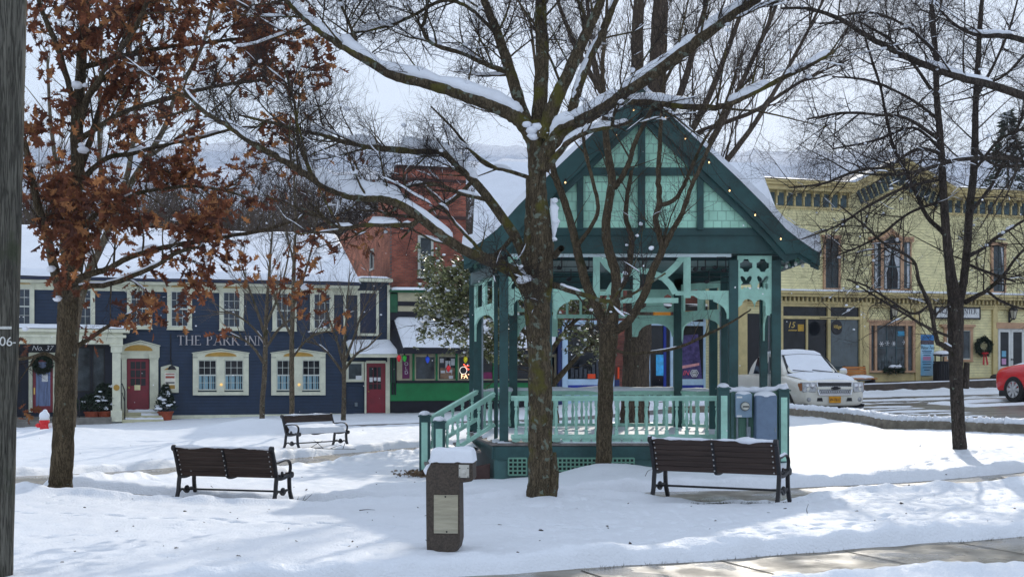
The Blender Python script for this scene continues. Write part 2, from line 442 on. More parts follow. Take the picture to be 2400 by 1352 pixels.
def poly_sd(x,y,pg):
    d=seg_dist(x,y,list(pg)+[pg[0]]); ins=np.zeros(x.shape,bool); n=len(pg)
    for i in range(n):
        (ax,ay),(bx,by)=pg[i],pg[(i+1)%n]
        c=((ay>y)!=(by>y))&(x<(bx-ax)*(y-ay)/(by-ay+1e-12)+ax); ins^=c
    return np.where(ins,-d,d)
PATH_FRONT=[(-9,6.9),(2.6,12.07),(5.2,13.25),(24,21.85)]
PATH_GAZ=[(-12,18.6),(-8.6,20.1),(-5.5,20.0),(-2.5,19.25),(1,19.3),(4,19.4),(7.5,20.6),(11,22.5)]
PATH_LEFT=[(-13,20.2),(-9.0,21.6),(-7.8,24.2),(-6.9,26.2),(-5.6,29.0),(-4.2,31.6),(-2.3,34.0),(2,38)]
ROAD=[(-22,32.0),(-14.6,36.6),(-3,44.6),(5,43.2),(8.6,40.3),(9.35,35.3),(9.65,32.3),(10.8,31.5),(12.1,30.1),(16,25.8),(30,16),
      (40,20),(34,58),(26,52.9),(19,50.9),(14,49.2),(9,47.9),(4,47.3),(-3,46.9),(-14.6,38.9),(-22,35)]
WALK_FAR=[(6,49.6),(9.2,50.6),(14,52.1),(19,53.7),(30,57)]
TREE_BASES=[(-7.07,20.1,.10,.8),(.5,17.8,.12,.75),(1.75,24.4,.18,.9),(8.75,25,.10,1.0),(-13.2,38,.16,1.5),(-7.6,38.5,.45,2.0),(-5.95,35.2,.1,.8),(-6.1,46.5,.1,.6),(4.0,37,.15,1.0)]
def snow_h(x,y):
    """height of the snow above the bare ground"""
    d=.10+.045*fbm(x*.35,y*.35,3,3)+.018*fbm(x*1.7,y*1.3,9,3)
    e=.13*fbm(x*1.1,y*1.1,21,4)
    sd=np.minimum(seg_dist(x,y,PATH_FRONT)-.88,np.minimum(np.minimum(seg_dist(x,y,PATH_GAZ)-.70,seg_dist(x,y,PATH_LEFT)-.75-.55*np.clip((-5.8-x)/1.5,0,1)),seg_dist(x,y,WALK_FAR)-1.05))+e
    # ploughed-up crumbly banks along the cleared walks
    bank=np.exp(-((sd-.32)/.22)**2)*(.06+.10*np.clip(fbm(x*2.2,y*2.2,31,4)+.25,0,1))
    k=np.clip(sd/.22,0,1); k=k*k*(3-2*k)
    h=-.06+(d+.06)*k+bank*k
    rs=poly_sd(x,y,ROAD); er=.35*fbm(x*.5,y*.8,41,4)
    rk=np.clip((rs+er*.6+.05)/.25,0,1)
    # snow left lying in the road: along the kerbs, a heap in front of the truck, strips by the far walk and the red car
    heap=np.exp(-(((x-9.9)/1.0)**2+((y-37.9)/1.1)**2))*.36
    lane=np.exp(-((seg_dist(x,y,[(8.3,40.6),(9.55,35.5),(9.85,32.6),(11,31.8),(12.3,30.4),(16.2,26.1)])-.10)/.30)**2)*.14
    redp=np.clip(.5-np.abs(poly_sd(x,y,[(14.2,43.2),(24,46.5),(24,43.6),(14.8,41.0)])+.2+.6*er),0,.4)*.3
    far=np.exp(-((seg_dist(x,y,[(4,47.6),(9,47.9),(14,49.0),(26,52.2)])-.1+er)/.45)**2)*.10
    glare_slush=.085*np.clip(fbm(x*.22+3,y*2.6,63,4)*2.6+.55,-.6,1)*np.clip((x-6.5)/2,0,1)*np.exp(-((-rs-3.4)/2.6)**2)  # white snow streaks shaped to stand in for sun glare on the wet road
    lefts=np.where(x<4,.05+.1*np.clip(fbm(x*.6,y*.9,55,4)+.1,-.3,1),0)*np.clip((4-x)/3,0,1)
    inr=-.06+glare_slush+heap+lane+redp+far+lefts*np.clip((-rs)/.6,0,1)*.9
    h=np.where(rs<1.0,inr*(1-rk)+h*rk,h)
    # the deeper snow over roots
    for bx,by,hh,ww in TREE_BASES:
        r2=((x-bx)/ww)**2+((y-by)/ww)**2
        h=h+hh*np.exp(-r2*1.2)*np.clip(sd/.4,0,1)
    # thin patch blown out under the two benches
    for bx,by,sx,sy in ((3.25,18.25,1.15,.55),(-4.4,20.3,1.1,.5)):
        h=h-.16*np.exp(-(((x-bx)/sx)**4+((y-by)/sy)**4))
    # crumbs, twig drips and little prints
    c=fbm(x*5,y*3.2,77,3); h=h+.020*c
    for bx,by,rad,sd_ in ((-7.0,18.9,1.5,5),(8.6,22.6,2.6,6),(1.2,16.6,2.0,7),(-6.4,31,2.5,8),(5,16,5,9)):
        g=np.exp(-(((x-bx)/rad)**2+((y-by)/rad/1.1)**2))
        v=_hash(np.floor(x*5.5).astype(np.int64),np.floor(y*4.2).astype(np.int64),sd_)
        cx=(x*5.5)%1-.5; cy=(y*4.2)%1-.5
        h=h-np.where(v>.70,1,0)*g*.055*np.exp(-(cx*cx/.04+cy*cy/.05))
    # shallow pocks of fallen clumps and drips all over the lawn, longer across the slope
    for kx,ky,thr,dp,sd_ in ((2.6,4.4,.90,.026,15),(4.7,8.0,.93,.018,16),(1.3,2.4,.93,.035,17)):
        v=_hash(np.floor(x*kx).astype(np.int64),np.floor(y*ky).astype(np.int64),sd_); w_=_hash(np.floor(x*kx).astype(np.int64),np.floor(y*ky).astype(np.int64),sd_+30)
        cx=(x*kx)%1-.5-(w_-.5)*.3; cy=(y*ky)%1-.5+(w_-.5)*.3
        h=h-np.where(v>thr,dp,0)*np.exp(-(cx*cx/.035+cy*cy/.03))
    # two lines of boot prints, one past the benches and one to the fountain
    for (ax,ay),(bx,by) in (((-9.5,17.2),(1.5,14.6)),((1.2,13.2),(6.4,17.0)),((-8,26.6),(-3.6,30.4)),((6.5,22.2),(11.5,27.5))):
        L=math.hypot(bx-ax,by-ay); ux,uy=(bx-ax)/L,(by-ay)/L; t=(x-ax)*ux+(y-ay)*uy; n_=-(x-ax)*uy+(y-ay)*ux+.12*np.sin(t*.9)
        k=np.floor(t/.36); tt=t-(k+.5)*.36-.05*(_hash(k.astype(np.int64),k.astype(np.int64)*0,71)-.5); nn=n_-np.where(k%2==0,.11,-.11)
        pr=np.exp(-((tt/.13)**4+(nn/.055)**4)); rim=np.exp(-((tt/.17)**4+(nn/.09)**4))-pr
        h=h+np.where((t>0)&(t<L),-.055*pr+.012*rim,0)
    # clearance under the steps-side of the pavilion is left as it falls
    return h
def gz(x,y):
    return float((z0(np.array([x]),np.array([y]))+np.maximum(snow_h(np.array([x]),np.array([y])),0))[0])

def grid_mesh(name, X, Y, Z, m, keep=None, kind='structure'):
    r,c=X.shape
    me=bpy.data.meshes.new(name); V=np.stack([X,Y,Z],2).reshape(-1,3)
    i,j=np.meshgrid(np.arange(r-1),np.arange(c-1),indexing='ij'); p=(i*c+j).ravel()
    fi=np.stack([p,p+1,p+c+1,p+c],1)
    if keep is not None: fi=fi[keep[fi].all(1)]
    me.vertices.add(len(V)); me.vertices.foreach_set('co',V.astype(np.float32).ravel())
    me.loops.add(fi.size); me.loops.foreach_set('vertex_index',fi.ravel().astype(np.int32))
    me.polygons.add(len(fi)); me.polygons.foreach_set('loop_start',(np.arange(len(fi))*4).astype(np.int32))
    me.polygons.foreach_set('use_smooth',np.ones(len(fi),bool))
    me.materials.append(m); me.update(calc_edges=True); me.validate()
    o=bpy.data.objects.new(name,me); COL.objects.link(o)
    if kind: o['kind']=kind
    return o

# snow sheet: rows packed towards the viewer so that the crumbs are resolved
snow_g = mat('snow_ground', (.82,.85,.90,1), .55, .03, 1.2, .8, 34.0, spec=.3, bdist=.02)
def sparkle(m):
    nt=m.node_tree; b=nt.nodes['Principled BSDF']; tc=nt.nodes['Texture Coordinate']
    v=nt.nodes.new('ShaderNodeTexVoronoi'); v.inputs['Scale'].default_value=26
    nt.links.new(tc.outputs['Object'],v.inputs['Vector'])
    lt=nt.nodes.new('ShaderNodeMath'); lt.operation='LESS_THAN'; lt.inputs[1].default_value=.10
    nt.links.new(v.outputs['Distance'],lt.inputs[0])
    s2=nt.nodes.new('ShaderNodeSeparateColor'); nt.links.new(v.outputs['Color'],s2.inputs[0])
    g2=nt.nodes.new('ShaderNodeMath'); g2.operation='GREATER_THAN'; g2.inputs[1].default_value=.93; nt.links.new(s2.outputs[0],g2.inputs[0])
    mu=nt.nodes.new('ShaderNodeMath'); mu.operation='MULTIPLY'; nt.links.new(lt.outputs[0],mu.inputs[0]); nt.links.new(g2.outputs[0],mu.inputs[1])
    mr=nt.nodes.new('ShaderNodeMapRange'); mr.inputs[3].default_value=.55; mr.inputs[4].default_value=.16
    nt.links.new(mu.outputs[0],mr.inputs[0]); nt.links.new(mr.outputs[0],b.inputs['Roughness'])
sparkle(snow_g)
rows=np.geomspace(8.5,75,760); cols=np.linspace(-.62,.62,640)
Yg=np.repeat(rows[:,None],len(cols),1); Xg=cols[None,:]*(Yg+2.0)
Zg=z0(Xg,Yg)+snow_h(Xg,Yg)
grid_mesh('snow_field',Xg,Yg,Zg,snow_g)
# bare ground sheet to the horizon, a little lower than the park
mfar=mat('far_snow',(.78,.80,.84,1),.8,.1,.02)
b=MB(); n=24
ring=[(0,0)]
xs=[-2500,-700,-200,-60,60,200,700,2500]; ys=[-60,8,75,160,300,700,1500,3000]
V=[];Fc=[]
for yy in ys:
    for xx in xs: V.append((xx,yy,-.9 if yy<400 else -2.0))
for i in range(len(ys)-1):
    for j in range(len(xs)-1):
        a=i*len(xs)+j; Fc.append((a,a+1,a+len(xs)+1,a+len(xs)))
b.add(V,Fc); o=b.build('ground',mfar); o['kind']='structure'

# paved sheets (wet concrete and asphalt) just under the snow's edge
def wet_mat(name,c1,c2,rlo,rhi,scale,speck=None,wet_pos=(.42,.58)):
    m=mat(name,c1,.4,0,scale,.25,120,col2=c2,bdist=.006,spec=.5)
    nt=m.node_tree; bs=nt.nodes['Principled BSDF']; tc=nt.nodes['Texture Coordinate']
    n=nt.nodes.new('ShaderNodeTexNoise'); n.inputs['Scale'].default_value=scale*.45; n.inputs['Detail'].default_value=7
    mp=nt.nodes['Mapping']; nt.links.new(mp.outputs[0],n.inputs['Vector'])
    r=nt.nodes.new('ShaderNodeMapRange'); r.inputs[1].default_value=wet_pos[0]; r.inputs[2].default_value=wet_pos[1]; r.inputs[3].default_value=rlo; r.inputs[4].default_value=rhi
    nt.links.new(n.outputs['Fac'],r.inputs[0]); nt.links.new(r.outputs[0],bs.inputs['Roughness'])
    return m
conc=wet_mat('wet_concrete',(.30,.27,.22,1),(.15,.13,.10,1),.22,.6,3.0)
asph=wet_mat('wet_asphalt',(.15,.13,.115,1),(.07,.06,.052,1),.30,.58,1.6,wet_pos=(.45,.62))
asph.node_tree.nodes['Principled BSDF'].inputs['Specular IOR Level'].default_value=1.0
asph.node_tree.nodes['Mapping'].inputs['Scale'].default_value=(.35,1.6,1)
def ribbon(name,pl,hw,m,step=.25,lift=.012):
    pts=[]
    for (ax,ay),(bx,by) in zip(pl[:-1],pl[1:]):
        k=max(1,int(math.hypot(bx-ax,by-ay)/step))
        for i in range(k): pts.append((ax+(bx-ax)*i/k,ay+(by-ay)*i/k))
    pts.append(pl[-1]); pts=np.array(pts)
    for _ in range(6): pts[1:-1]=(pts[:-2]+2*pts[1:-1]+pts[2:])/4
    t=np.gradient(pts,axis=0); t/=np.linalg.norm(t,axis=1,keepdims=True); nn=np.stack([-t[:,1],t[:,0]],1)
    w=np.linspace(-hw,hw,9)
    X=pts[:,0:1]+nn[:,0:1]*w; Y=pts[:,1:2]+nn[:,1:2]*w
    return grid_mesh(name,X,Y,z0(X,Y)+lift,m)
ribbon('front_sidewalk',PATH_FRONT,1.25,conc)
ribbon('park_path',PATH_GAZ,1.1,conc,lift=.010)
ribbon('far_pavement',WALK_FAR,1.5,mat('brown_pavement',(.10,.075,.058,1),.5,.4,2.5,.2,60,col2=(.055,.042,.034,1)),lift=.012)
ribbon('side_path',PATH_LEFT,1.6,conc,lift=.006)
gx=np.linspace(-22,34,200); gy=np.linspace(15,60,200); Xr,Yr=np.meshgrid(gx,gy)
sdr=poly_sd(Xr,Yr,ROAD).ravel()<.3
grid_mesh('road',Xr,Yr,z0(Xr,Yr)+.002,asph,keep=sdr)
# expansion joints of the front walk: shallow dark grooves with soil, laid as strips
jm=mat('joint_soil',(.05,.045,.035,1),.9,.3,20)
b=MB()
for t in (.0,1.55,3.1,4.65,6.2,7.75):
    cx=1.0+t*.916; cy=12.07+(cx-2.6)*.455
    d=Vector((-.40,.916,0)); p=Vector((cx,cy,0)); a=p-d*.86; c=p+d*.86; zz=float(z0(np.array([cx]),np.array([cy]))[0])+.018
    u=Vector((.916,.40,0))*.012
    b.add([tuple(q+Vector((0,0,zz))) for q in (a-u,a+u,c+u,c-u)],[(0,1,2,3)])
o=b.build('pavement_joints',jm); o['kind']='structure'
# concrete kerb between park lawn and road
kl=np.array([(5.2,43.3),(8.6,40.0),(9.2,35.2),(9.45,32.2),(10.7,31.4),(12.0,30.0),(16,25.6),(24,19.5)])
kp=[]
for a,c in zip(kl[:-1],kl[1:]):
    k=12
    for i in range(k): kp.append(a+(c-a)*i/k)
kp=np.array(kp)
for _ in range(10): kp[1:-1]=(kp[:-2]+2*kp[1:-1]+kp[2:])/4
t=np.gradient(kp,axis=0); t/=np.linalg.norm(t,axis=1,keepdims=True); nn=np.stack([-t[:,1],t[:,0]],1)
zb=z0(kp[:,0],kp[:,1])
kerbm=mat('kerb_stone',(.26,.23,.18,1),.85,.4,5,.3,30,col2=(.15,.125,.095,1))
b=MB(); V=[];Fc=[]
for i in range(len(kp)):
    for off,zz in ((0,-.25),(0,.30),(.03,.33),(.2,.33),(.2,-.25)):
        q=kp[i]+nn[i]*off; V.append((q[0],q[1],zb[i]+zz-.02))
for i in range(len(kp)-1):
    for j in range(4):
        a=i*5+j; Fc.append((a,a+1,a+6,a+5))
b.add(V,Fc); o=b.build('kerb',kerbm,smooth=False); o['kind']='structure'
# snow lying on the kerb
b=QB(); rng=np.random.default_rng(5)
ctr=kp+nn*.14; pts=np.stack([ctr[:,0],ctr[:,1],zb+.33],1)
m_=np.interp(np.linspace(0,len(pts)-1,len(pts)*4),np.arange(len(pts)),np.arange(len(pts)))
pts=np.stack([np.interp(m_,np.arange(len(kp)),pts[:,i]) for i in range(3)],1)
b.tube(pts,.11+.025*rng.standard_normal(len(pts)).cumsum()*.0+.018*rng.standard_normal(len(pts)),9,.10,rng)
o=b.build('kerb_snow',SNOW); o['kind']='structure'

# hills beyond the village
hillm=mat('hazed_forest_hill',(.42,.46,.54,1),.95,0,.35,col2=(.60,.64,.72,1),detail=10,spec=.05)  # blue of the distance haze is mixed into this base colour
xs=np.linspace(-900,1100,260); prof=lambda s:7*fbm(xs*.004+s,xs*0+s,int(s*7)+2,5)
for idx,(Y0,base,py,sl) in enumerate(((650,-5,372,20),(1000,-5,345,-14))):
    top=CZ+(H-py)*Y0/F+prof(3.3+idx*9)*1.0+sl*(xs/900)+ (1.8*np.random.default_rng(idx).standard_normal(len(xs)))*.8
    rows_=[]
    for f_ in np.linspace(0,1,14):
        yy=Y0-330*(1-f_); zz=base+(top-base)*f_**1.2+ (1.6*fbm(xs*.03,xs*0+yy*.03,90+idx,4) if 0<f_<1 else 0)
        rows_.append(np.stack([xs,np.full_like(xs,yy),zz],1))
    rows_.append(np.stack([xs,np.full_like(xs,Y0+200),np.full_like(xs,base)],1))
    G=np.array(rows_)
    grid_mesh('hill',G[:,:,0],G[:,:,1],G[:,:,2],hillm)
# ================================================================== painted bandstand (gazebo)
K_=1/.72
teal=mat('teal_paint',rgb(34,70,70,1.25),.45,.32,2.2,.15,60,spec=.45)
teal2=mat('teal_paint_skirt',rgb(62,96,94,1.15),.5,.22,3.0,.15,60)
mint=mat('mint_paint',rgb(146,188,172,1.4),.5,.2,2.2,.2,45,spec=.45)
mintdark=mat('sage_paint',rgb(104,146,128,1.2),.5,.15,3.0,.1,60)
deckm=mat('deck_wood',rgb(120,112,108,1.1),.7,.3,8,.2,30,stretch=(1,8,1))
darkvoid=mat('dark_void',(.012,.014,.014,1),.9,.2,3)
def bw(mb,name,mats,root,parent=None,**kw):
    O=root.location; mb.v=[(a-O[0],b-O[1],c-O[2]) for a,b,c in mb.v]
    return mb.build(name,mats,parent or root,**kw)
gaz=empty('bandstand',(2.55,28.6,-.36),0,'teal and mint bandstand with a steep snow edged gable roof in the park','bandstand')
YF=25.6; DZ=.36
# ---- deck, skirt, lattice
deck=[(-.42,25.3),(5.42,25.3),(6.05,29.5),(5.1,31.6),(0,31.6),(-1.06,29.7)]
b=MB(); b.prism(deck,lambda a,c,d:(a,c,d),DZ-.05,DZ); bw(b,'deck',deckm,gaz,bevel=.008)
sn=[(2.5+(x-2.5)*.985,28.5+(y-28.5)*.985) for x,y in deck]
b=QB()
def snow_patchwork(qb,poly,z,th,seed,step=.12,edge=.25,thr=-.02):
    xs=np.arange(min(p[0] for p in poly),max(p[0] for p in poly),step); ys=np.arange(min(p[1] for p in poly),max(p[1] for p in poly),step)
    X,Y=np.meshgrid(xs,ys); sd=-poly_sd(X,Y,poly)
    h=np.clip(sd/edge,0,1)*th*(1+.5*fbm(X*1.3,Y*1.3,seed,3))-(.012)
    h=np.where(fbm(X*.9,Y*.9,seed+3,3)<thr-.25,-.02,h)
    V=np.stack([X,Y,z+h],2).reshape(-1,3); r,c=X.shape
    i,j=np.meshgrid(np.arange(r-1),np.arange(c-1),indexing='ij'); p=(i*c+j).ravel()
    fi=np.stack([p,p+1,p+c+1,p+c],1); keep=(sd.ravel()[fi]>-step*.2).all(1)
    qb.addarr(V,fi[keep],4)
snow_patchwork(b,sn,DZ,.07,12,thr=-.1)
O=gaz.location
b.V=[v-np.array(O) for v in b.V]; b.build('deck_snow',SNOW,gaz)
sk=[(2.5+(x-2.5)*.975,28.5+(y-28.5)*.985) for x,y in deck]
b=MB(); b.prism(sk,lambda a,c,d:(a,c,d),-.75,DZ-.055); bw(b,'skirt',teal2,gaz)
b=MB(); y=25.315
b.box(-.33,5.36,y-.03,y+.03,DZ-.32,DZ-.06)
for p,q in ((0,1),(5,0),(1,2)):
    (x0,y0),(x1,y1)=sk[p],sk[q]; nrm=Vector((y1-y0,-(x1-x0),0)).normalized()*.02
    if p!=0: b.bar((x0+nrm.x,y0+nrm.y,DZ-.19),(x1+nrm.x,y1+nrm.y,DZ-.19),.05,.26)
bw(b,'skirt_band',teal,gaz,bevel=.006)
def lattice(x0,x1,z0_,z1_,y,cell=.083):
    v=MB(); v.box(x0,x1,y+.012,y+.02,z0_,z1_); bw(v,'lattice_dark_sheet',darkvoid,gaz)  # dark sheet stands in for the unlit hollow under the deck
    l=MB(); w=.030
    nx=int(round((x1-x0)/cell)); nz=int(round((z1_-z0_)/cell))
    for i in range(nx+1): xx=x0+(x1-x0)*i/nx; l.box(xx-w/2,xx+w/2,y-.006,y+.010,z0_,z1_)
    for i in range(nz+1): zz=z0_+(z1_-z0_)*i/nz; l.box(x0,x1,y-.014,y-.007,zz-w/2,zz+w/2)
    bw(l,'lattice',mintdark,gaz)
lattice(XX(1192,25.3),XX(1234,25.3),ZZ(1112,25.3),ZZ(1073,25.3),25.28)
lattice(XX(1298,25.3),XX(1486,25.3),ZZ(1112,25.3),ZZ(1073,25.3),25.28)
# ---- steps on the left with two newels and turned balusters
step_m=mat('step_brown',rgb(70,50,46,1.2),.7,.3,5,.2,40)
b=MB()
for i in range(3):
    x1=-.62-.34*i; x0=x1-.36; zt=DZ-.18*(i+1)
    b.hexa([(x0-.06,25.9,zt-.04),(x1,25.75,zt-.04),(x1-.25,28.9,zt-.04),(x0-.35,28.75,zt-.04)],[(x0-.06,25.9,zt),(x1,25.75,zt),(x1-.25,28.9,zt),(x0-.35,28.75,zt)])
    b.hexa([(x0,25.95,zt-.24),(x0+.03,25.95,zt-.24),(x0-.27,28.8,zt-.24),(x0-.30,28.8,zt-.24)],[(x0,25.95,zt-.041),(x0+.03,25.95,zt-.041),(x0-.27,28.8,zt-.041),(x0-.30,28.8,zt-.041)])
bw(b,'steps',deckm,gaz)
b=MB(); b.hexa([(-1.55,25.72,-.75),(-.44,25.5,-.75),(-.44,25.72,-.75),(-1.55,25.9,-.75)],[(-1.55,25.72,-.3),(-.44,25.5,-.06),(-.44,25.72,-.06),(-1.55,25.9,-.3)]); bw(b,'stair_cheek',step_m,gaz)
b=QB()
for i in range(3):
    x1=-.62-.34*i; zt=DZ-.18*(i+1)+.025
    pts=np.array([(x1-.2-.25*t,25.9+2.85*t,zt) for t in np.linspace(0,1,14)])-np.array(O)
    b.tube(pts,np.full(14,.15),8,.06,np.random.default_rng(i),flat=.35)
b.build('step_snow',SNOW,gaz)
def newel(x,y,zb,zt,name='newel_post',capsnow=True,w=.115):
    b=MB(); b.box(x-w,x+w,y-w,y+w,zb,zt); bw_o=bw(b,name,teal,gaz,bevel=.006)
    t=MB(); t.box(x-w-.025,x+w+.025,y-w-.025,y+w+.025,zt,zt+.03)
    t.hexa([(x-w-.01,y-w-.01,zt+.03),(x+w+.01,y-w-.01,zt+.03),(x+w+.01,y+w+.01,zt+.03),(x-w-.01,y+w+.01,zt+.03)],
           [(x-.03,y-.03,zt+.09),(x+.03,y-.03,zt+.09),(x+.03,y+.03,zt+.09),(x-.03,y+.03,zt+.09)])
    bw(t,'newel_cap',teal,gaz,parent=bw_o)
    p=MB(); p.box(x-w*.58,x+w*.58,y-w-.008,y-w+.002,zb+.32,zt-.12); bw(p,'newel_panel',mint,gaz,parent=bw_o)
    p.v=[(a,b_,c) for a,b_,c in p.v]
    if capsnow:
        s_=MB(); s_.ball((x,y,zt+.05),w*1.12,14,8,(1,1,.62)); bw(s_,'cap_snow',SNOW,gaz,parent=bw_o,smooth=True)
    return bw_o
n1=(-1.46,25.75); n2=(-1.90,27.9)
newel(n1[0],n1[1],-.75,ZZ(990,n1[1])); newel(n2[0],n2[1],-.75,ZZ(976,n2[1]))
BAL=[(.034,0),(.034,.10),(.020,.115),(.034,.14),(.022,.17),(.030,.24),(.038,.32),(.024,.44),(.020,.50),(.034,.53),(.034,.56),(.018,.585),(.034,.615),(.034,.72)]
def baluster_mesh(h):
    b=MB(); k=h/.72
    b.lathe([(r,z*k) for r,z in BAL],10)
    b.box(-.036,.036,-.036,.036,0,.09*k); b.box(-.036,.036,-.036,.036,h-.12*k,h)
    return b
_b0=None
def put_baluster(parent,x,y,z,h):
    global _b0
    if _b0 is None:
        _b0=baluster_mesh(.72).build('baluster',mint,parent,smooth=False); o=_b0
    else:
        o=_b0.copy(); COL.objects.link(o); o.parent=parent
    o.location=Vector((x,y,z))-O; o.scale=(1,1,h/.72); return o
def railing(a,c,za,zc,n,h=.92,name='railing',snow=0):
    """top rail at height za..zc; a,c are (x,y)"""
    b=MB(); A=Vector((a[0],a[1],za)); C=Vector((c[0],c[1],zc))
    b.bar(A,C,.11,.055); b.bar(A-Vector((0,0,.05)),C-Vector((0,0,.05)),.07,.05)
    r=bw(b,name,mint,gaz,bevel=.008)
    B0=A-Vector((0,0,h-.16)); B1=C-Vector((0,0,h-.16)); b=MB(); b.bar(B0,B1,.08,.075); bw(b,'bottom_rail',mint,gaz,parent=r,bevel=.008)
    for i in range(n):
        t=(i+.5)/n; p=A.lerp(C,t); put_baluster(r,p.x,p.y,p.z-(h-.16)+.035,h-.16-.07-.03)
    if snow:
        q=QB(); pts=np.array([tuple(A.lerp(C,t)+Vector((0,0,.03+snow*.3))-O) for t in np.linspace(.0,1,40)])
        q.tube(pts,.055*(1+.25*np.interp(np.arange(40),np.arange(0,40,5),np.random.default_rng(n).standard_normal(8))),8,.05,np.random.default_rng(n),flat=snow/.055*.6)
        q.build('rail_snow',SNOW,r)
    return r
RT=1.27
fr=railing((-.02,YF-.1),(XX(1690,YF),YF-.1),RT,RT,21,.95)
b=MB(); x=-.02
while x<XX(1690,YF)-.05:   # scalloped apron under the bottom rail
    b.prism([(x+.02,DZ+.03),(x+.10,DZ+.012),(x+.18,DZ+.03),(x+.19,DZ+.13),(x+.01,DZ+.13)],lambda a,c,d:(a,d,c),YF-.115,YF-.085); x+=.2
b.box(-.02,XX(1690,YF),YF-.115,YF-.085,DZ+.10,DZ+.17)
bw(b,'rail_apron',mint,gaz,parent=fr)
railing((.03,30.9),(4.0,30.9),RT,RT,18,.95,snow=.1)
railing((4.05,30.9),(4.8,29.9),RT,RT,5,.95,snow=.08)
railing((-.85,29.6),(.0,30.9),RT,RT,6,.95,snow=.08)
railing((5.2,25.8),(5.6,28.6),RT,RT,11,.95,snow=.06)
railing((n1[0]+.05,n1[1]),(-.36,26.2),ZZ(990,n1[1])-.06,ZZ(921,26.2),5,.80)
railing((n2[0]+.05,n2[1]+.05),(-.80,29.2),ZZ(976,n2[1])-.06,ZZ(916,29.2),5,.80)
# ---- posts
PT=4.0
def post(x,y,w=.09,zt=PT,name='post'):
    b=MB(); b.box(x-w,x+w,y-w,y+w,DZ,zt); o=bw(b,name,teal,gaz,bevel=.006)
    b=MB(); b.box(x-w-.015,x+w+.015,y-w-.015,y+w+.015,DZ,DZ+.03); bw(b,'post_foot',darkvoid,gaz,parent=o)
    return o
FX=[XX(1181,YF),XX(1283,YF),XX(1718,YF),XX(1818,YF)]
for x in FX: post(x,YF)
post(-.78,29.3); post(-.93,29.95,.07); post(.03,30.9,.10); post(4.0,30.9,.10); post(4.7,29.9,.09); post(4.86,29.3,.08); post(5.6,28.5,.08)
b=MB(); b.box(-.37,-.29,26.27,26.35,DZ,PT); bw(b,'post',teal,gaz)
metal=mat('conduit_grey',rgb(120,130,136,1.1),.4,.2,6,metal=.6)
b=MB(); b.tube([(XX(1131,29),29.0,DZ),(XX(1131,29),29.0,3.9)],.02,8); b.tube([(XX(1802,YF),YF-.02,1.2),(XX(1802,YF),YF-.02,2.9)],.012,6); b.tube([(XX(1688,26),26.0,1.2),(XX(1688,26),26.0,3.0)],.014,6)
bw(b,'conduit',metal,gaz)
# ---- beam and gable front
fz=lambda a,c,d:(a,d,c)
b=MB(); b.box(XX(1190,25.4)-.1,XX(1828,25.4)+.02,25.42,25.78,ZZ(594,25.42),ZZ(539,25.42)); b.box(XX(1186,25.4)-.1,XX(1832,25.4)+.03,25.38,25.42,ZZ(552,25.4),ZZ(534,25.4)); 
beam=bw(b,'beam',teal,gaz,bevel=.01)
for (xa,ya),(xb,yb) in (((-.3,25.8),(-.85,29.3)),((-.85,29.3),(.0,30.9)),((0,30.9),(4.2,30.9)),((4.2,30.9),(5.6,28.5)),((5.6,28.5),(5.25,25.8))):
    b=MB(); b.bar((xa,ya,3.95),(xb,yb,3.95),.2,.42); bw(b,'beam',teal,gaz,bevel=.008)
white_=mat('white_strip',rgb(205,220,222,1.2),.5,.1,4)
b=MB(); b.box(XX(1195,YF),XX(1712,YF),25.5,25.6,ZZ(602,25.5),ZZ(595,25.5)); bw(b,'fascia_strip',white_,gaz)
# shingled tympanum
shing=mat('mint_shingles',rgb(148,192,172,1.75),.6,.16,1.6)
def shingle(m):
    nt=m.node_tree; bs=nt.nodes['Principled BSDF']; tc=nt.nodes['Texture Coordinate']; sp=nt.nodes.new('ShaderNodeSeparateXYZ'); cb=nt.nodes.new('ShaderNodeCombineXYZ')
    nt.links.new(tc.outputs['Object'],sp.inputs[0]); nt.links.new(sp.outputs['X'],cb.inputs[0]); nt.links.new(sp.outputs['Z'],cb.inputs[1])
    br=nt.nodes.new('ShaderNodeTexBrick'); br.inputs['Scale'].default_value=1; br.inputs['Brick Width'].default_value=.17; br.inputs['Row Height'].default_value=.19; br.inputs['Mortar Size'].default_value=.008
    nt.links.new(cb.outputs[0],br.inputs['Vector'])
    br.inputs['Color1'].default_value=(1,1,1,1); br.inputs['Color2'].default_value=(.92,.93,.93,1); br.inputs['Mortar'].default_value=(.66,.7,.7,1)
    mx=nt.nodes.new('ShaderNodeMix'); mx.data_type='RGBA'; mx.blend_type='MULTIPLY'; mx.inputs['Factor'].default_value=1; src=bs.inputs['Base Color'].links[0].from_socket
    nt.links.new(src,mx.inputs['A']); nt.links.new(br.outputs['Color'],mx.inputs['B']); nt.links.new(mx.outputs['Result'],bs.inputs['Base Color'])
    bp=nt.nodes.new('ShaderNodeBump'); bp.invert=True; bp.inputs['Strength'].default_value=.9; bp.inputs['Distance'].default_value=.03
    nt.links.new(br.outputs['Fac'],bp.inputs['Height']); nt.links.new(bp.outputs[0],bs.inputs['Normal'])
shingle(shing)
b=MB(); yg=25.40
b.prism([(XX(1222,yg),ZZ(540,yg)),(XX(1788,yg),ZZ(540,yg)),(XX(1505,yg),ZZ(236,yg))],fz,25.40,25.50); bw(b,'gable_wall',shing,gaz)
b=MB(); y0,y1=25.30,25.405
def vbar(xa,ya,yb,w=15): b.box(XX(xa-w/2,y0),XX(xa+w/2,y0),y0,y1,ZZ(yb,y0),ZZ(ya,y0))
vbar(1504,240,538,17); vbar(1360,392,538); vbar(1642,392,538)
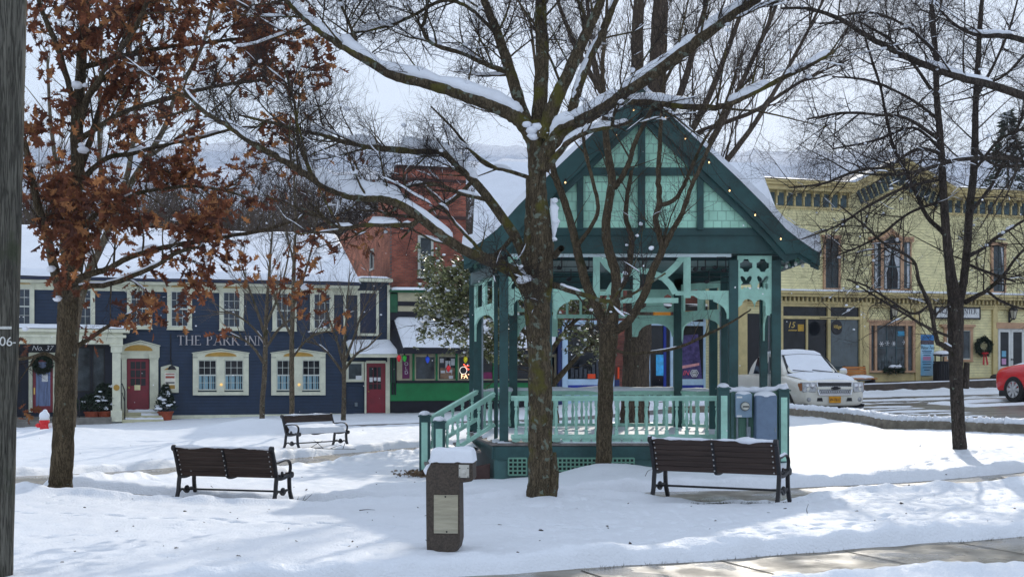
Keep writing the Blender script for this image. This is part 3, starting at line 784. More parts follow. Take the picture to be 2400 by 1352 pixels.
b.box(XX(1352,y0),XX(1650,y0),y0-.012,y1,ZZ(411,y0),ZZ(393,y0))
bw(b,'gable_framing',teal,gaz,bevel=.006)
# ---- cruciform roof with flared eaves
PROF=[(0,205),(120,318),(228,420),(290,482),(338,536),(372,563),(398,581),(417,593)]
YE=25.2; ks=YE/F
prof=[(dx*ks,ZZ(py,YE)) for dx,py in PROF]           # (half width, z) of the roof's upper surface
XC=2.553; YC=29.25
roofm=mat('roof_dark_teal',rgb(22,56,58,1.25),.55,.2,4,.2,30)
def roof_sheet(b,pr,side,along0,along1,axis,th,zoff=0.0,centre=0.0):
    """one slope: profile pr on side (+1/-1), extruded between along0 and along1"""
    n=len(pr); V=[];Fc=[]
    for al in (along0,along1):
        for off in (0,-th):
            for (w_,z_) in pr:
                z2=z_+zoff+off
                V.append((centre+side*w_,al,z2) if axis=='y' else (al,centre+side*w_,z2))
    def id(a,o,i): return (a*2+o)*n+i
    for i in range(n-1):
        Fc.append((id(0,0,i),id(0,0,i+1),id(1,0,i+1),id(1,0,i))); Fc.append((id(0,1,i),id(1,1,i),id(1,1,i+1),id(0,1,i+1)))
        Fc.append((id(0,0,i),id(0,1,i),id(0,1,i+1),id(0,0,i+1))); Fc.append((id(1,0,i),id(1,0,i+1),id(1,1,i+1),id(1,1,i)))
    Fc.append((id(0,0,0),id(1,0,0),id(1,1,0),id(0,1,0))); Fc.append((id(0,0,n-1),id(0,1,n-1),id(1,1,n-1),id(1,0,n-1)))
    b.add(V,Fc)
cz_=ZZ(396,YC); sc_=(cz_-prof[-1][1])/(prof[0][1]-prof[-1][1])
profc=[(w_*.985,prof[-1][1]+(z_-prof[-1][1])*sc_) for w_,z_ in prof]
b=MB()
for s_ in (1,-1): roof_sheet(b,prof,s_,YE,YC+3.6,'y',.10,0,XC); roof_sheet(b,profc,s_,XC-3.35,XC+3.12,'x',.10,-.004,YC)
roof=bw(b,'roof',roofm,gaz)
# barge boards: broad dark rakes on the front and side gables
b=MB()
def barge(pr,side,al,axis,centre,drop,t):
    n=len(pr)
    for i in range(n-1):
        (w0,z0_),(w1,z1_)=pr[i],pr[i+1]
        d0=drop*(1 if i<n-3 else .55+.0*i); d1=drop*(1 if i+1<n-3 else .5)
        q=[(w0,z0_-.02),(w1,z1_-.02),(w1,z1_-d1),(w0,z0_-d0)]
        if axis=='y': b.hexa([(centre+side*a,al,c) for a,c in q],[(centre+side*a,al+t,c) for a,c in q])
        else: b.hexa([(al,centre+side*a,c) for a,c in q],[(al+t,centre+side*a,c) for a,c in q])
for s_ in (1,-1): barge(prof,s_,YE-.03,'y',XC,.50,.06); barge(prof,s_,YE+.06,'y',XC,.66,.06)
bw(b,'barge_board',teal,gaz,parent=roof)
for xx in (XC-3.38,XC+3.09):
    b=MB()
    for s_ in (1,-1): barge(profc,s_,xx,'x',YC,.45,.06)
    bw(b,'barge_board',teal,gaz,parent=roof)
# flat ceiling and the closed side and rear gables
b=MB(); b.prism([(-.6,25.75),(5.6,25.75),(5.9,29.4),(5,32.6),(0,32.6),(-1,29.6)],lambda a,c,d:(a,c,d),4.10,4.14); bw(b,'ceiling',teal,gaz)
b=MB()
for xx in (XC-3.1,XC+2.8):
    b.prism([(YC-2.9,4.2),(YC+2.9,4.2),(YC,cz_-.25)],lambda a,c,d:(d,a,c),xx,xx+.06)
b.prism([(XC-2.8,4.2),(XC+2.8,4.2),(XC,prof[0][1]-.35)],fz,YC+3.2,YC+3.26)
bw(b,'rear_gable_wall',shing,gaz)
# exposed rafter tails under the right and left eaves
b=MB()
for s_ in (1,-1):
    for i in range(9):
        yy=25.7+i*.8
        b.bar((XC+s_*2.85,yy,4.42),(XC+s_*3.40,yy,4.05),.05,.09)
bw(b,'rafter',mintdark,gaz,parent=roof)
# snow on the roof
def roof_snow(pr,side,al0,al1,axis,centre,t0,t1,seed,n=90,na=70):
    w_=np.array([p[0] for p in pr]); z_=np.array([p[1] for p in pr])
    u=np.linspace(0,1,n); ww=np.interp(u,np.linspace(0,1,len(pr)),w_); zz=np.interp(u,np.linspace(0,1,len(pr)),z_)
    al=np.linspace(al0,al1,na)
    A,U=np.meshgrid(al,u,indexing='ij')
    th=t0+(t1-t0)*U**1.5; th=th*(1+.35*fbm(A*1.1+seed,U*5,seed,3))
    ed=np.minimum(np.minimum(A-al0,al1-A)/.10,(1-U)/.025); th=th*np.sqrt(np.clip(ed,0,1))-.005
    Wd=np.broadcast_to(ww,A.shape)+.05*(U>.96); Zd=np.broadcast_to(zz,A.shape)+th
    if axis=='y': V=np.stack([centre+side*Wd,A,Zd],2)
    else: V=np.stack([A,centre+side*Wd,Zd],2)
    V=V.reshape(-1,3)-np.array(O); i,j=np.meshgrid(np.arange(na-1),np.arange(n-1),indexing='ij'); p=(i*n+j).ravel()
    q.addarr(V,np.stack([p,p+1,p+n+1,p+n],1),4)
q=QB()
roof_snow(prof,1,YE-.02,YC+3.5,'y',XC,.13,.36,3); roof_snow(prof,-1,YE-.02,YC+3.5,'y',XC,.12,.34,4)
roof_snow(profc,-1,XC-3.37,XC+3.14,'x',YC,.14,.20,5,na=60); roof_snow(profc,1,XC-3.33,XC+3.1,'x',YC,.12,.2,6)
q.build('roof_snow',SNOW,gaz)
# ---- fretwork frieze between the front posts
def frieze(name,build,y0=25.55,y1=25.60,m=mint,par=None):
    b=MB(); build(b,y0,y1); return bw(b,name,m,gaz,parent=par,bevel=.004)
def rp(b,x0,x1,ya,yb,y0,y1): b.box(XX(x0,y0),XX(x1,y0),y0,y1,ZZ(yb,y0),ZZ(ya,y0))
def pl(b,pts,y0,y1): b.prism([(XX(x,y0),ZZ(y,y0)) for x,y in pts],fz,y0,y1)
def thick(pts,w):
    """offset polyline (px) to a closed strip"""
    L=[];Rr=[]
    for i,(x,y) in enumerate(pts):
        x0,y0=pts[max(0,i-1)];x1,y1=pts[min(len(pts)-1,i+1)]; d=math.hypot(x1-x0,y1-y0); nx,ny=-(y1-y0)/d,(x1-x0)/d
        L.append((x+nx*w/2,y+ny*w/2)); Rr.append((x-nx*w/2,y-ny*w/2))
    return L+Rr[::-1]
def centre_bay(b,y0,y1):
    rp(b,1390,1406,602,698,y0,y1); rp(b,1602,1619,602,698,y0,y1)
    for m_ in (0,1):
        f=(lambda x:x) if not m_ else (lambda x:3008-x)
        pl(b,[(f(x),y) for x,y in thick([(1602,600),(1585,622),(1566,640),(1548,652)],15)],y0+.002,y1-.002)
        pl(b,[(f(x),y) for x,y in thick([(1540,644),(1556,652),(1572,668),(1583,688)],15)],y0+.004,y1-.004)
    pl(b,thick([(1458,650),(1480,638),(1504,634),(1528,638),(1550,650)],14),y0+.006,y1-.006)
    rp(b,1484,1500,641,700,y0,y1); rp(b,1421,1590,698,710,y0+.003,y1-.003)
    rp(b,1406,1425,682,692,y0,y1); rp(b,1583,1602,682,692,y0,y1)
    rp(b,1290,1390,677,690,y0,y1); rp(b,1619,1712,681,693,y0,y1)
    # drop brackets with scalloped ends by the inner posts
    for f in (lambda x:x,lambda x:3008-x):
        pl(b,[(f(x),y) for x,y in ((1712,690),(1712,747),(1704,747),(1704,735),(1698,722),(1686,712),(1672,706),(1672,690))],y0-.004,y1+.004)
        pl(b,[(f(x),y) for x,y in ((1672,690),(1672,702),(1640,702),(1625,692))],y0-.002,y1+.002)
frz=frieze('fretwork',centre_bay)
wire=mat('black_iron',(.012,.012,.014,1),.45,.2,8,metal=.4)
def staff(b,y0,y1):
    for x0,x1 in ((1297,1390),(1619,1712)):
        for yy in (625,637,649,662): rp(b,x0,x1,yy-.9,yy+.9,y0+.01,y0+.02)
    for nx,ny,st in ((1311,628,-24),(1375,628,-26),(1333,655,-24),(1630,631,-24),(1648,630,-24),(1676,627,-22),(1696,633,-28),(1656,660,-26)):
        c=(XX(nx,25.52),25.52,ZZ(ny,25.52)); b.ball(c,.055,12,8,(1,.35,.72)); b.box(c[0]+.035,c[0]+.055,25.512,25.528,c[2],c[2]-st*25.5/F)
    b.box(XX(1676,25.5)+.035,XX(1696,25.5)+.055,25.510,25.530,ZZ(604,25.5),ZZ(600,25.5))
frieze('music_staff',staff,m=wire,par=frz)
def arc(cx,cy,r,a0,a1,n=6): return [(cx+r*math.cos(R(a0+(a1-a0)*i/n)),cy+r*math.sin(R(a0+(a1-a0)*i/n))) for i in range(n+1)]
def side_panel(b,y0,y1,x0,x1,flip=False):
    W=x1-x0; mx=(x0+x1)/2; g=lambda x:(x0+x1-x) if flip else x
    def hole(cx,cy,hw,hh):      # square opening with rounded-in corners
        k=9; return [(g(x),y) for x,y in arc(cx-hw,cy-hh,k,90,0,4)+arc(cx+hw,cy-hh,k,180,90,4)+arc(cx+hw,cy+hh,k,270,180,4)+arc(cx-hw,cy+hh,k,360,270,4)]
    def butterfly(cx,cy,hw,hh):
        p=[(-.0,-.3),(.25,-.75),(.7,-1),(1,-.8),(.85,-.3),(.55,.0),(.9,.35),(.95,.85),(.6,1),(.25,.6),(0,.95),(-.25,.6),(-.6,1),(-.95,.85),(-.9,.35),(-.55,0),(-.85,-.3),(-1,-.8),(-.7,-1),(-.25,-.75)]
        return [(g(cx+a*hw),cy+c*hh) for a,c in p]
    hs=[hole(x0+W*.26,622,W*.18,15),hole(x0+W*.74,622,W*.18,15),butterfly(x0+W*.26,662,W*.17,16),butterfly(x0+W*.74,662,W*.17,16)]
    outer=[(x0,599),(x1,599),(x1,686),(x0,686)]
    tr=lambda lp:[(XX(x,y0),ZZ(y,y0)) for x,y in lp]
    b.plate(tr(outer),[tr(h_) for h_ in hs],fz,y0,y1)
    # arched spandrel with drop ends
    low=[(x0,684),(x1,684),(x1,735),(x1-4,735),(x1-4,739),(x1-14,739),(x1-15,715)]+[(x,y) for x,y in arc(mx+W*.17,714,W*.15,0,-180,6)]+[(mx,722),(mx,708)]+[(x,y) for x,y in arc(mx-W*.19,714,W*.17,0,-180,6)]+[(x0,722)]
    b.prism(tr([(g(x),y) for x,y in low]),fz,y0+.003,y1-.003)
for x0,x1,fl in ((1190,1275,True),(1728,1809,False)):
    frieze('fretwork_panel',lambda b,y0,y1:side_panel(b,y0,y1,x0,x1,fl))
# rear and side fretwork seen through the front
def rear(b,y0,y1):
    for xa,xb in ((.03,1.1),(2.9,4.0)):
        b.plate([(xa,3.05),(xb,3.05),(xb,3.85),(xa,3.85)],[[(xa+.18+.12*math.cos(t)+ (xb-xa-.36)*k,3.45+.18*math.sin(t)) for t in np.linspace(0,2*math.pi,9)[:-1]] for k in (.08,.92)]+[[(xa+.1,3.12),(xb-.1,3.12),(xb-.1,3.2),(xa+.1,3.2)]],fz,y0,y1)
        b.prism([(xa,3.05),(xb,3.05),(xb,2.6),(xb-.12,2.6)]+[((xa+xb)/2+((xb-xa)/2-.14)*math.cos(R(t)),2.62+.3*math.sin(R(t))) for t in range(0,181,20)]+[(xa+.12,2.6),(xa,2.6)],fz,y0+.002,y1-.002)
    b.box(1.1,2.9,y0,y1,3.05,3.14); b.box(1.1,2.9,y0+.003,y1-.003,3.72,3.85)
    for i in range(5): b.box(1.3+i*.33,1.36+i*.33,y0+.001,y1-.001,3.14,3.72)
frieze('fretwork',rear,30.88,30.93)
b=MB()
for (xa,ya),(xb,yb) in (((-.33,26.3),(-.85,29.3)),((5.25,25.8),(5.6,28.5)),((4.05,30.9),(4.86,29.3))):
    d=Vector((xb-xa,yb-ya,0)); L=d.length; d.normalize(); fn=lambda a,c,dd,xa=xa,ya=ya,d=d:(xa+d.x*a-d.y*dd,ya+d.y*a+d.x*dd,c)
    b.plate([(0,3.1),(L,3.1),(L,3.85),(0,3.85)],[[(L*k-L*.16,3.2),(L*k+L*.16,3.2),(L*k+L*.16,3.7),(L*k-L*.16,3.7)] for k in (.27,.73)],fn,-.025,.025)
    b.prism([(0,3.1),(L,3.1),(L,2.45),(L-.1,2.45)]+[(L/2+(L/2-.13)*math.cos(R(t)),2.75+.25*math.sin(R(t))) for t in range(0,181,20)]+[(.1,2.45),(0,2.45)],fn,-.022,.022)
bw(b,'fretwork',mint,gaz)
# ---- string of bulbs along the barge boards
bulbm=mat('lit_bulb',(1,.75,.4,1),.3,0,1,emit=(1,.62,.25,1),estr=2.2)
sock=mat('bulb_socket',(.02,.02,.02,1),.5,0)
SP=[(1325,428),(1378,370),(1444,318),(1485,258),(1560,277),(1606,325),(1662,381),(1710,447),(1770,504),(1830,560)]
st=empty('string_lights',P(1504,250,25.0),0,'string of small warm bulbs hung along the front gable edge of the bandstand','string lights')
wl=[P(1300,455,25.05)]+[P(x,y-5,25.05) for x,y in SP]
b=MB(); pts=[]
for a,c in zip(wl[:-1],wl[1:]):
    for i in range(6):
        t=i/6; q_=a.lerp(c,t); pts.append((q_.x,q_.y,q_.z-.05*math.sin(math.pi*t)))
b.tube(pts,.006,4); bw(b,'wire',sock,st)
for x,y in SP:
    b=MB(); c=P(x,y,25.05); b.ball(c,.015,10,8,(1,1,1.3)); o=bw(b,'bulb',bulbm,st,smooth=True)
    b=MB(); b.lathe([(.018,0),(.018,.045)],8,(c.x,c.y,c.z+.03)); bw(b,'socket',sock,st,parent=o)
st2=empty('unlit_string_lights',P(1880,600,26),0,'string of unlit white bulbs hung under the right eave of the bandstand','string lights')
whb=mat('white_bulb',(.75,.75,.7,1),.3,0)
b=MB(); b.tube([tuple(P(1830,624,25.6)),tuple(P(1870,612,25.7)),tuple(P(1905,598,25.5)),tuple(P(1918,590,25.3))],.006,4); bw(b,'wire',sock,st2)
for x,y in ((1843,624),(1865,618),(1881,622),(1904,614),(1921,596)):
    b=MB(); b.ball(P(x,y,25.6),.035,10,8,(1,1,1.3)); bw(b,'bulb',whb,st2,smooth=True)

# ================================================================== screen wall with meter and cabinet, right of the bandstand front
YP=24.85
scr=empty('utility_screen',(XX(1765,YP),YP,.0),0,'short green screen wall between two panelled newel posts at the right front of the bandstand','screen wall')
gaz_keep=gaz; gaz=scr; O_keep=O
def newel2(px,ytop,ybot,w):
    return newel(XX(px,YP),YP,ZZ(ybot,YP)-.15,ZZ(ytop,YP),'newel_post',True,w)
newel2(1695,912,1100,.108); newel2(1835,916,1100,.105)
grn=mat('green_boards',rgb(84,124,106,1.05),.6,.2,6,.2,50,stretch=(14,1,1))
b=MB(); b.box(XX(1708,YP),XX(1823,YP),YP-.02,YP+.05,-.2,ZZ(916,YP)); bw(b,'board_panel',grn,scr)
b=MB(); 
for px in (1712,1800): b.box(XX(px,YP),XX(px+7,YP),YP-.05,YP-.021,-.2,ZZ(920,YP))
bw(b,'batten',teal2,scr)
b=QB(); n=40; xs=np.linspace(1705,1845,n); pts=np.array([tuple(P(x,915-2-14*max(0,(x-1790)/55)**2*.8,YP)) for x in xs])-np.array(scr.location)
b.tube(pts,np.full(n,.055)*(1+.2*np.sin(xs*.2)),9,.05,np.random.default_rng(1),flat=1.0); b.build('screen_snow',SNOW,scr)
gaz=gaz_keep
boxgrey=mat('meter_grey',rgb(128,152,172,1.05),.45,.15,4,spec=.5); boxblue=mat('cabinet_blue_grey',rgb(104,124,148,1.0),.5,.12,5,spec=.45)
lbl=mat('label_white',(.75,.75,.72,1),.5,.1)
mt=empty('electric_meter',P(1740,1000,YP-.1),0,'grey electric meter box with a round glass dial on the green screen wall','electric meter')
b=MB(); b.box(XX(1721,YP),XX(1759,YP),YP-.17,YP-.022,ZZ(977,YP),ZZ(922,YP)); bw(b,'box',boxgrey,mt,bevel=.01)
b=MB(); b.lathe([(.085,.0),(.085,-.03),(.075,-.09),(.06,-.11)],24,(XX(1742,YP),YP-.17,ZZ(951,YP)),axis='y'); dial=bw(b,'dial',mat('meter_glass',rgb(190,190,180,1),.15,.2,8,spec=.6),mt,smooth=False)
b=MB(); b.lathe([(.088,-.02),(.088,-.045)],24,(XX(1742,YP),YP-.17,ZZ(951,YP)),axis='y'); bw(b,'dial_ring',wire,mt,parent=dial)
b=MB(); b.box(XX(1735,YP),XX(1749,YP),YP-.285,YP-.28,ZZ(953,YP),ZZ(950,YP)); bw(b,'dial_face',darkvoid,mt,parent=dial)
b=MB(); b.tube([(XX(1726,YP),YP-.08,ZZ(977,YP)),(XX(1726,YP),YP-.08,-.05)],.026,10); b.tube([(XX(1750,YP),YP-.08,ZZ(977,YP)),(XX(1750,YP),YP-.08,-.05)],.022,10); b.box(XX(1747,YP),XX(1757,YP),YP-.12,YP-.05,ZZ(1022,YP),ZZ(999,YP)); bw(b,'pipe',metal,mt,bevel=.004)
b=MB(); b.box(XX(1723,YP),XX(1735,YP),YP-.173,YP-.1705,ZZ(976,YP),ZZ(972,YP)); b.box(XX(1723,YP),XX(1736,YP),YP-.173,YP-.1705,ZZ(932,YP),ZZ(928,YP)); bw(b,'label',lbl,mt)
b=MB(); b.ball((XX(1740,YP),YP-.10,ZZ(922,YP)),.155,16,8,(1,.5,.32)); bw(b,'snow',SNOW,mt,smooth=True)
cb=empty('electrical_cabinet',P(1790,1060,YP-.1),0,'tall plain blue grey electrical cabinet with snow on top beside the meter','cabinet')
b=MB(); b.box(XX(1765,YP),XX(1814,YP),YP-.30,YP-.022,ZZ(1110,YP),ZZ(926,YP)); bw(b,'body',boxblue,cb,bevel=.012)
b=MB(); b.box(XX(1767,YP),XX(1812,YP),YP-.312,YP-.301,ZZ(1105,YP),ZZ(930,YP)); dr=bw(b,'door',boxblue,cb,bevel=.004)
b=MB(); b.box(XX(1808,YP),XX(1810.5,YP),YP-.33,YP-.313,ZZ(1010,YP),ZZ(1000,YP)); bw(b,'latch',metal,cb,parent=dr)
b=MB(); b.ball((XX(1789,YP),YP-.16,ZZ(926,YP)),.215,18,8,(1,.7,.42)); bw(b,'snow',SNOW,cb,smooth=True)
# ================================================================== village street fronts
YAW=R(17.3)
cream=mat('cream_trim',rgb(206,206,184,1.1),.55,.14,3,.1,40)
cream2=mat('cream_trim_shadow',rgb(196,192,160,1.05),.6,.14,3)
navy=siding_mat('navy_clapboard',rgb(34,52,76,1.0),.125)
navyd=mat('navy_trim',rgb(26,34,58,1.2),.5,.2,4)
gold=mat('gold_paint',rgb(170,132,56,1.15),.5,.15,6)
redd=mat('red_door_paint',rgb(118,22,38,1.2),.4,.15,4,spec=.5)
glassd=glass_mat('window_glass',(.012,.015,.02,1),.05)
glassg=glass_mat('window_glass_grey',(.06,.075,.085,1),.08,.6)
screenm=mat('window_screen',rgb(56,66,78,1.1),.35,.3,5)
curt=mat('blue_curtain',rgb(128,160,172,1.1),.8,.35,9,stretch=(6,1,.3))
muntin=mat('white_muntin',rgb(196,200,192,1.1),.5,.1)
brass=mat('brass',(.6,.4,.12,1),.3,.2,6,metal=.9)
blackm=mat('black_paint',(.012,.012,.016,1),.5,.25,5)
terra=mat('terracotta',rgb(150,72,48,1.1),.8,.25,6)
evergreen=mat('dark_evergreen',(.018,.035,.018,1),.8,.4,9)
paperw=mat('white_paper',(.75,.76,.78,1),.7,.1)
stonem=mat('grey_stone',(.20,.19,.17,1),.9,.3,3,.4,25)
snow_roof=SNOW

def child(fc,root,name,m,fn,parent=None,bevel=0,smooth=False):
    b=MB(); fn(b); return b.build(name,m,parent or root,bevel=bevel,smooth=smooth)
def window(fc,root,x0,x1,y0,y1,fw,m,rows=2,cols=2,sash=True,d=.09,glass=None,curtain=None,name='window',sill=True,top=None,base=0.0,mun=None):
    """x0..y1 is the glass opening; fw the casing width in px"""
    def fr(b):
        fc.rect(b,x0-fw,x0,y0-fw*.0,y1,base+.004,base+d); fc.rect(b,x1,x1+fw,y0,y1,base+.004,base+d)
        fc.rect(b,x0-fw,x1+fw,y1,y1+fw*.75,base+.002,base+d+.006)
        fc.rect(b,x0-fw,x1+fw,y0-fw,y0,base+.002,base+d+.006)
        if sill: fc.rect(b,x0-fw-1.5,x1+fw+1.5,y1+fw*.6,y1+fw*.6+2.2,base+.001,base+d+.05)
    f=child(fc,root,name,m,fr,bevel=.006)
    g=child(fc,root,'pane',glass or glassd,lambda b:fc.rect(b,x0,x1,y0,y1,base+.010,base+.022),parent=f)
    if curtain:
        def cu(b):
            n=28; pts=[]
            for i in range(n+1): pts.append((x0+(x1-x0)*i/n, .026+.010*math.sin(i*1.9)+.006*math.sin(i*.7)))
            V=[];Fc=[]
            for i,(x,dd) in enumerate(pts):
                s_=fc.s(x); V+= [(s_,-base-dd,fc.z(x,y1)),(s_,-base-dd,fc.z(x,curtain))]
                if i: Fc.append((2*i-2,2*i,2*i+1,2*i-1))
            b.add(V,Fc)
        child(fc,root,'curtain',curt,cu,parent=f,smooth=True)
    def mn(b):
        mw=1.0
        for i in range(1,cols): 
            x=x0+(x1-x0)*i/cols; fc.rect(b,x-mw/2,x+mw/2,y0,y1,base+.040,base+.056)
        for j in range(1,rows*(2 if sash else 1)):
            y=y0+(y1-y0)*j/(rows*(2 if sash else 1)); big=sash and j==rows
            fc.rect(b,x0,x1,y-(1.6 if big else mw/2),y+(1.6 if big else mw/2),base+(.042 if not big else .038),base+(.054 if not big else .066))
        fc.rect(b,x0,x0+1.6,y0,y1,base+.037,base+.06); fc.rect(b,x1-1.6,x1,y0,y1,base+.037,base+.06)
        fc.rect(b,x0,x1,y0,y0+1.6,base+.036,base+.061); fc.rect(b,x0,x1,y1-2.2,y1,base+.036,base+.061)
    child(fc,root,'muntins',mun or muntin,mn,parent=f)
    return f
def pediment(fc,root,x0,x1,y0,y1,m,arcm,parent,base=.09,ax0=None,ax1=None):
    """low gabled head with a gold segmental panel"""
    xm=(x0+x1)/2
    b=MB(); fc.poly(b,[(x0,y1),(x1,y1),(x1,y0+(y1-y0)*.45),(xm,y0),(x0,y0+(y1-y0)*.45)],base-.08,base+.01); o=b.build('pediment',m,parent or root)
    b=MB(); fc.poly(b,[(x0-2,y0+(y1-y0)*.45),(xm,y0-1.5),(x1+2,y0+(y1-y0)*.45),(x1+2,y0+(y1-y0)*.45-2),(xm,y0-4),(x0-2,y0+(y1-y0)*.45-2)],base-.05,base+.07); b.build('pediment_moulding',m,o)
    a0=ax0 or x0+(x1-x0)*.14; a1=ax1 or x1-(x1-x0)*.14
    pts=[(a0,y1-2)]+[(a0+(a1-a0)*(1-math.cos(math.pi*i/10))/2, y1-2-(y1-y0)*.62*math.sin(math.pi*i/10)) for i in range(1,10)]+[(a1,y1-2)]
    b=MB(); fc.poly(b,pts,base+.008,base+.022); b.build('arch_panel',arcm,o)
    return o
def slab_snow(name,root,V4,th,seed,nx=50,ny=16,rag=.12):
    """snow sheet over the quad V4 (eaveL, eaveR, ridgeR, ridgeL) in root space"""
    a,b_,c,d=[np.array(v,float) for v in V4]
    u=np.linspace(0,1,nx); v=np.linspace(0,1,ny); U,W=np.meshgrid(u,v,indexing='xy')
    Pt=(a*(1-U)[...,None]+b_*U[...,None])*(1-W)[...,None]+(d*(1-U)[...,None]+c*U[...,None])*W[...,None]
    L=np.linalg.norm(b_-a); S=np.linalg.norm(d-a)
    h=th*(1+.40*fbm(U*L*.45+seed,W*S*.8,seed,4)+.10*fbm(U*L*3,W*S*3,seed+9,2))
    ed=np.minimum(np.minimum(U,1-U)*L/.15,np.minimum(W+.001,1-W)*S/.10); h=h*np.sqrt(np.clip(ed,0,1))
    Pt[...,2]+=h+.004
    fw=(a-d)/S; Pt+= (rag*(W<.02)*(0.3+fbm(U*L*.8,U*0+seed,seed+4,3)))[...,None]*fw*.5
    q=QB(); r,cc=U.shape; i,j=np.meshgrid(np.arange(r-1),np.arange(cc-1),indexing='ij'); p=(i*cc+j).ravel()
    q.addarr(Pt.reshape(-1,3),np.stack([p,p+1,p+cc+1,p+cc],1),4)
    return q.build(name,SNOW,root)

# ------------------------------------------------------------------ the inn
F1=Facade(640,50.0,YAW,-.5)
inn=F1.root('inn','navy clapboard inn with cream window trim, red doors and a snow covered roof','inn')
s=F1.s; zE=lambda x,y:F1.z(x,y)
sl=s(-90); sr=s(806); se=s(912)
ez=F1.z(640,661)
b=MB(); b.box(sl,sr,0,9,-.3,ez); b.box(sr,se,.06,9,-.3,F1.z(860,658)); b.build('wall',navy,inn)
rz_=F1.z(640,556)+.62; RB=5.2
b=MB()
b.prism([(-.38,ez-.02),(RB,rz_),(2*RB+.3,ez-.02),(2*RB+.3,ez-.14),(RB,rz_-.14),(-.38,ez-.14)],lambda a,c,d:(d,a,c),sl,s(842)); roof_i=b.build('roof',navyd,inn)
slab_snow('roof_snow',inn,[(sl,-.42,ez-.02),(s(842),-.42,ez-.02),(s(842),RB,rz_),(sl,RB,rz_)],.2,5,140,26)
b=MB(); b.prism([(0,ez),(RB,rz_-.15),(2*RB,ez)],lambda a,c,d:(d,a,c),sr-.25,sr-.05); b.build('gable_wall',navy,inn)
def eave(b):
    b.box(sl,s(838),-.34,0,ez-.22,ez-.14); b.box(sl,s(838),-.44,-.341,ez-.20,ez-.02); b.box(sl,s(838),-.05,-.002,ez-.46,ez-.221)
child(F1,inn,'eave_trim',cream,eave,bevel=.01)
child(F1,inn,'gutter',navyd,lambda b:b.tube([(sl,-.49,ez-.06),(s(838),-.49,ez-.06)],.05,8))
ez2=F1.z(860,660)
b=MB(); b.box(s(838)+.01,s(916),-.42,6,ez2-.02,ez2+.10); b.build('eave_trim',cream,inn,bevel=.01)
slab_snow('roof_snow',inn,[(s(838)+.02,-.40,ez2+.10),(s(915),-.40,ez2+.10),(s(915),4,ez2+.12),(s(838)+.02,4,ez2+.12)],.13,8,20,10)
for xa,xb,d in ((805.5,811,.075),(908,914,.07)):
    child(F1,inn,'corner_board',cream,lambda b:F1.rect(b,xa,xb,668,968,.0 if xa>900 else -.05,d),bevel=.004)
child(F1,inn,'base_board',cream,lambda b:F1.rect(b,378,806,971,979,.003,.05),bevel=.004)
for xc in (50,193,327,421,543,667,755):
    k=59.5-3.2*(xc-300)/450
    yt=681+ (xc-327)*.019; yb=764+(xc-327)*.014
    w_=window(F1,inn,xc-k*.335,xc+k*.335,yt,yb,k*.16,cream,2,3,glass=screenm if True else None)
    pediment(F1,inn,xc-k*.5,xc+k*.5,yt-16,yt-8,cream,gold,w_,base=.098)
# blind dark window on the right end
f=child(F1,inn,'window',cream,lambda b:(F1.rect(b,838,844,681,787,-.05,.05),F1.rect(b,882,888,681,787,-.05,.05),F1.rect(b,844,882,681,687,-.05,.052),F1.rect(b,844,882,781,787,-.05,.052)),bevel=.005)
child(F1,inn,'blind_panel',navyd,lambda b:F1.rect(b,844,882,687,781,-.05,.0),parent=f)
# paired dining room windows with curtains
for x0,x1,mid in ((452,583,517),(636,763,699)):
    ws=[]
    xa=x0+12; xb=mid-9; xc=mid+9; xd=x1-12
    def casing(b):
        F1.rect(b,x0,xa,838,926,.004,.10); F1.rect(b,xd,x1,838,926,.004,.10); F1.rect(b,xb,xc,840,918,.004,.10)
        F1.rect(b,xa,xd,918,926,.003,.102); F1.rect(b,xa,xd,836,843,.003,.102)
    cs=child(F1,inn,'window_casing',cream,casing,bevel=.006)
    pediment(F1,inn,x0,x1,821,837,cream,gold,cs,base=.105,ax0=x0+28,ax1=x1-28)
    for p,q in ((xa,xb),(xc,xd)):
        window(F1,inn,p+1,q-1,844,914,1.0,cream,2,3,curtain=878,sill=False)
    b=MB(); b.ball((s(mid+1),-.125,F1.z(mid,901)),.055,10,8,(1,.5,1)); b.build('candle_lamp',mat('small_gold_lamp',(.8,.5,.15,1),.3,.2,emit=(1,.6,.2,1),estr=.6),cs,smooth=True)
# main red door
def pil(b):
    for xa,xb in ((285,297),(351,371)):
        F1.rect(b,xa,xb,838,966,.0,.16); F1.rect(b,xa-2,xb+3,830,838,.0,.22); F1.rect(b,xa-1,xb+1,838,842,.0,.19); F1.rect(b,xa-2,xb+2,957,966,.0,.19)
    F1.rect(b,297,351,829,840,.0,.12)
    F1.rect(b,284,374,823,830,.001,.14)
ds=child(F1,inn,'door_surround',cream,pil,bevel=.008)
pediment(F1,inn,284,374,801,824,cream,gold,ds,base=.15,ax0=291,ax1=358)
dr=child(F1,inn,'door',redd,lambda b:F1.rect(b,298,349,841,965,.02,.06),bevel=.004)
for i in range(3):
    for j in range(3):
        xa=306+i*12.4; ya=847.5+j*19.5
        child(F1,inn,'pane',glassd,lambda b:F1.rect(b,xa,xa+10.5,ya,ya+17,.058,.066),parent=dr)
child(F1,inn,'knob',brass,lambda b:b.ball((s(302),-.10,F1.z(302,908)),.045,10,8),parent=dr,smooth=True)
child(F1,inn,'notice',mat('cream_card',rgb(226,216,170,1.1),.7,.1),lambda b:F1.rect(b,315,329,902,914,.061,.067),parent=dr)
child(F1,inn,'door_steps',cream2,lambda b:(F1.rect(b,283,376,966,973,.0,.45),F1.rect(b,284,380,974,982,.0,.85),F1.rect(b,286,384,983,996,.0,1.2)),bevel=.01)
b=QB()
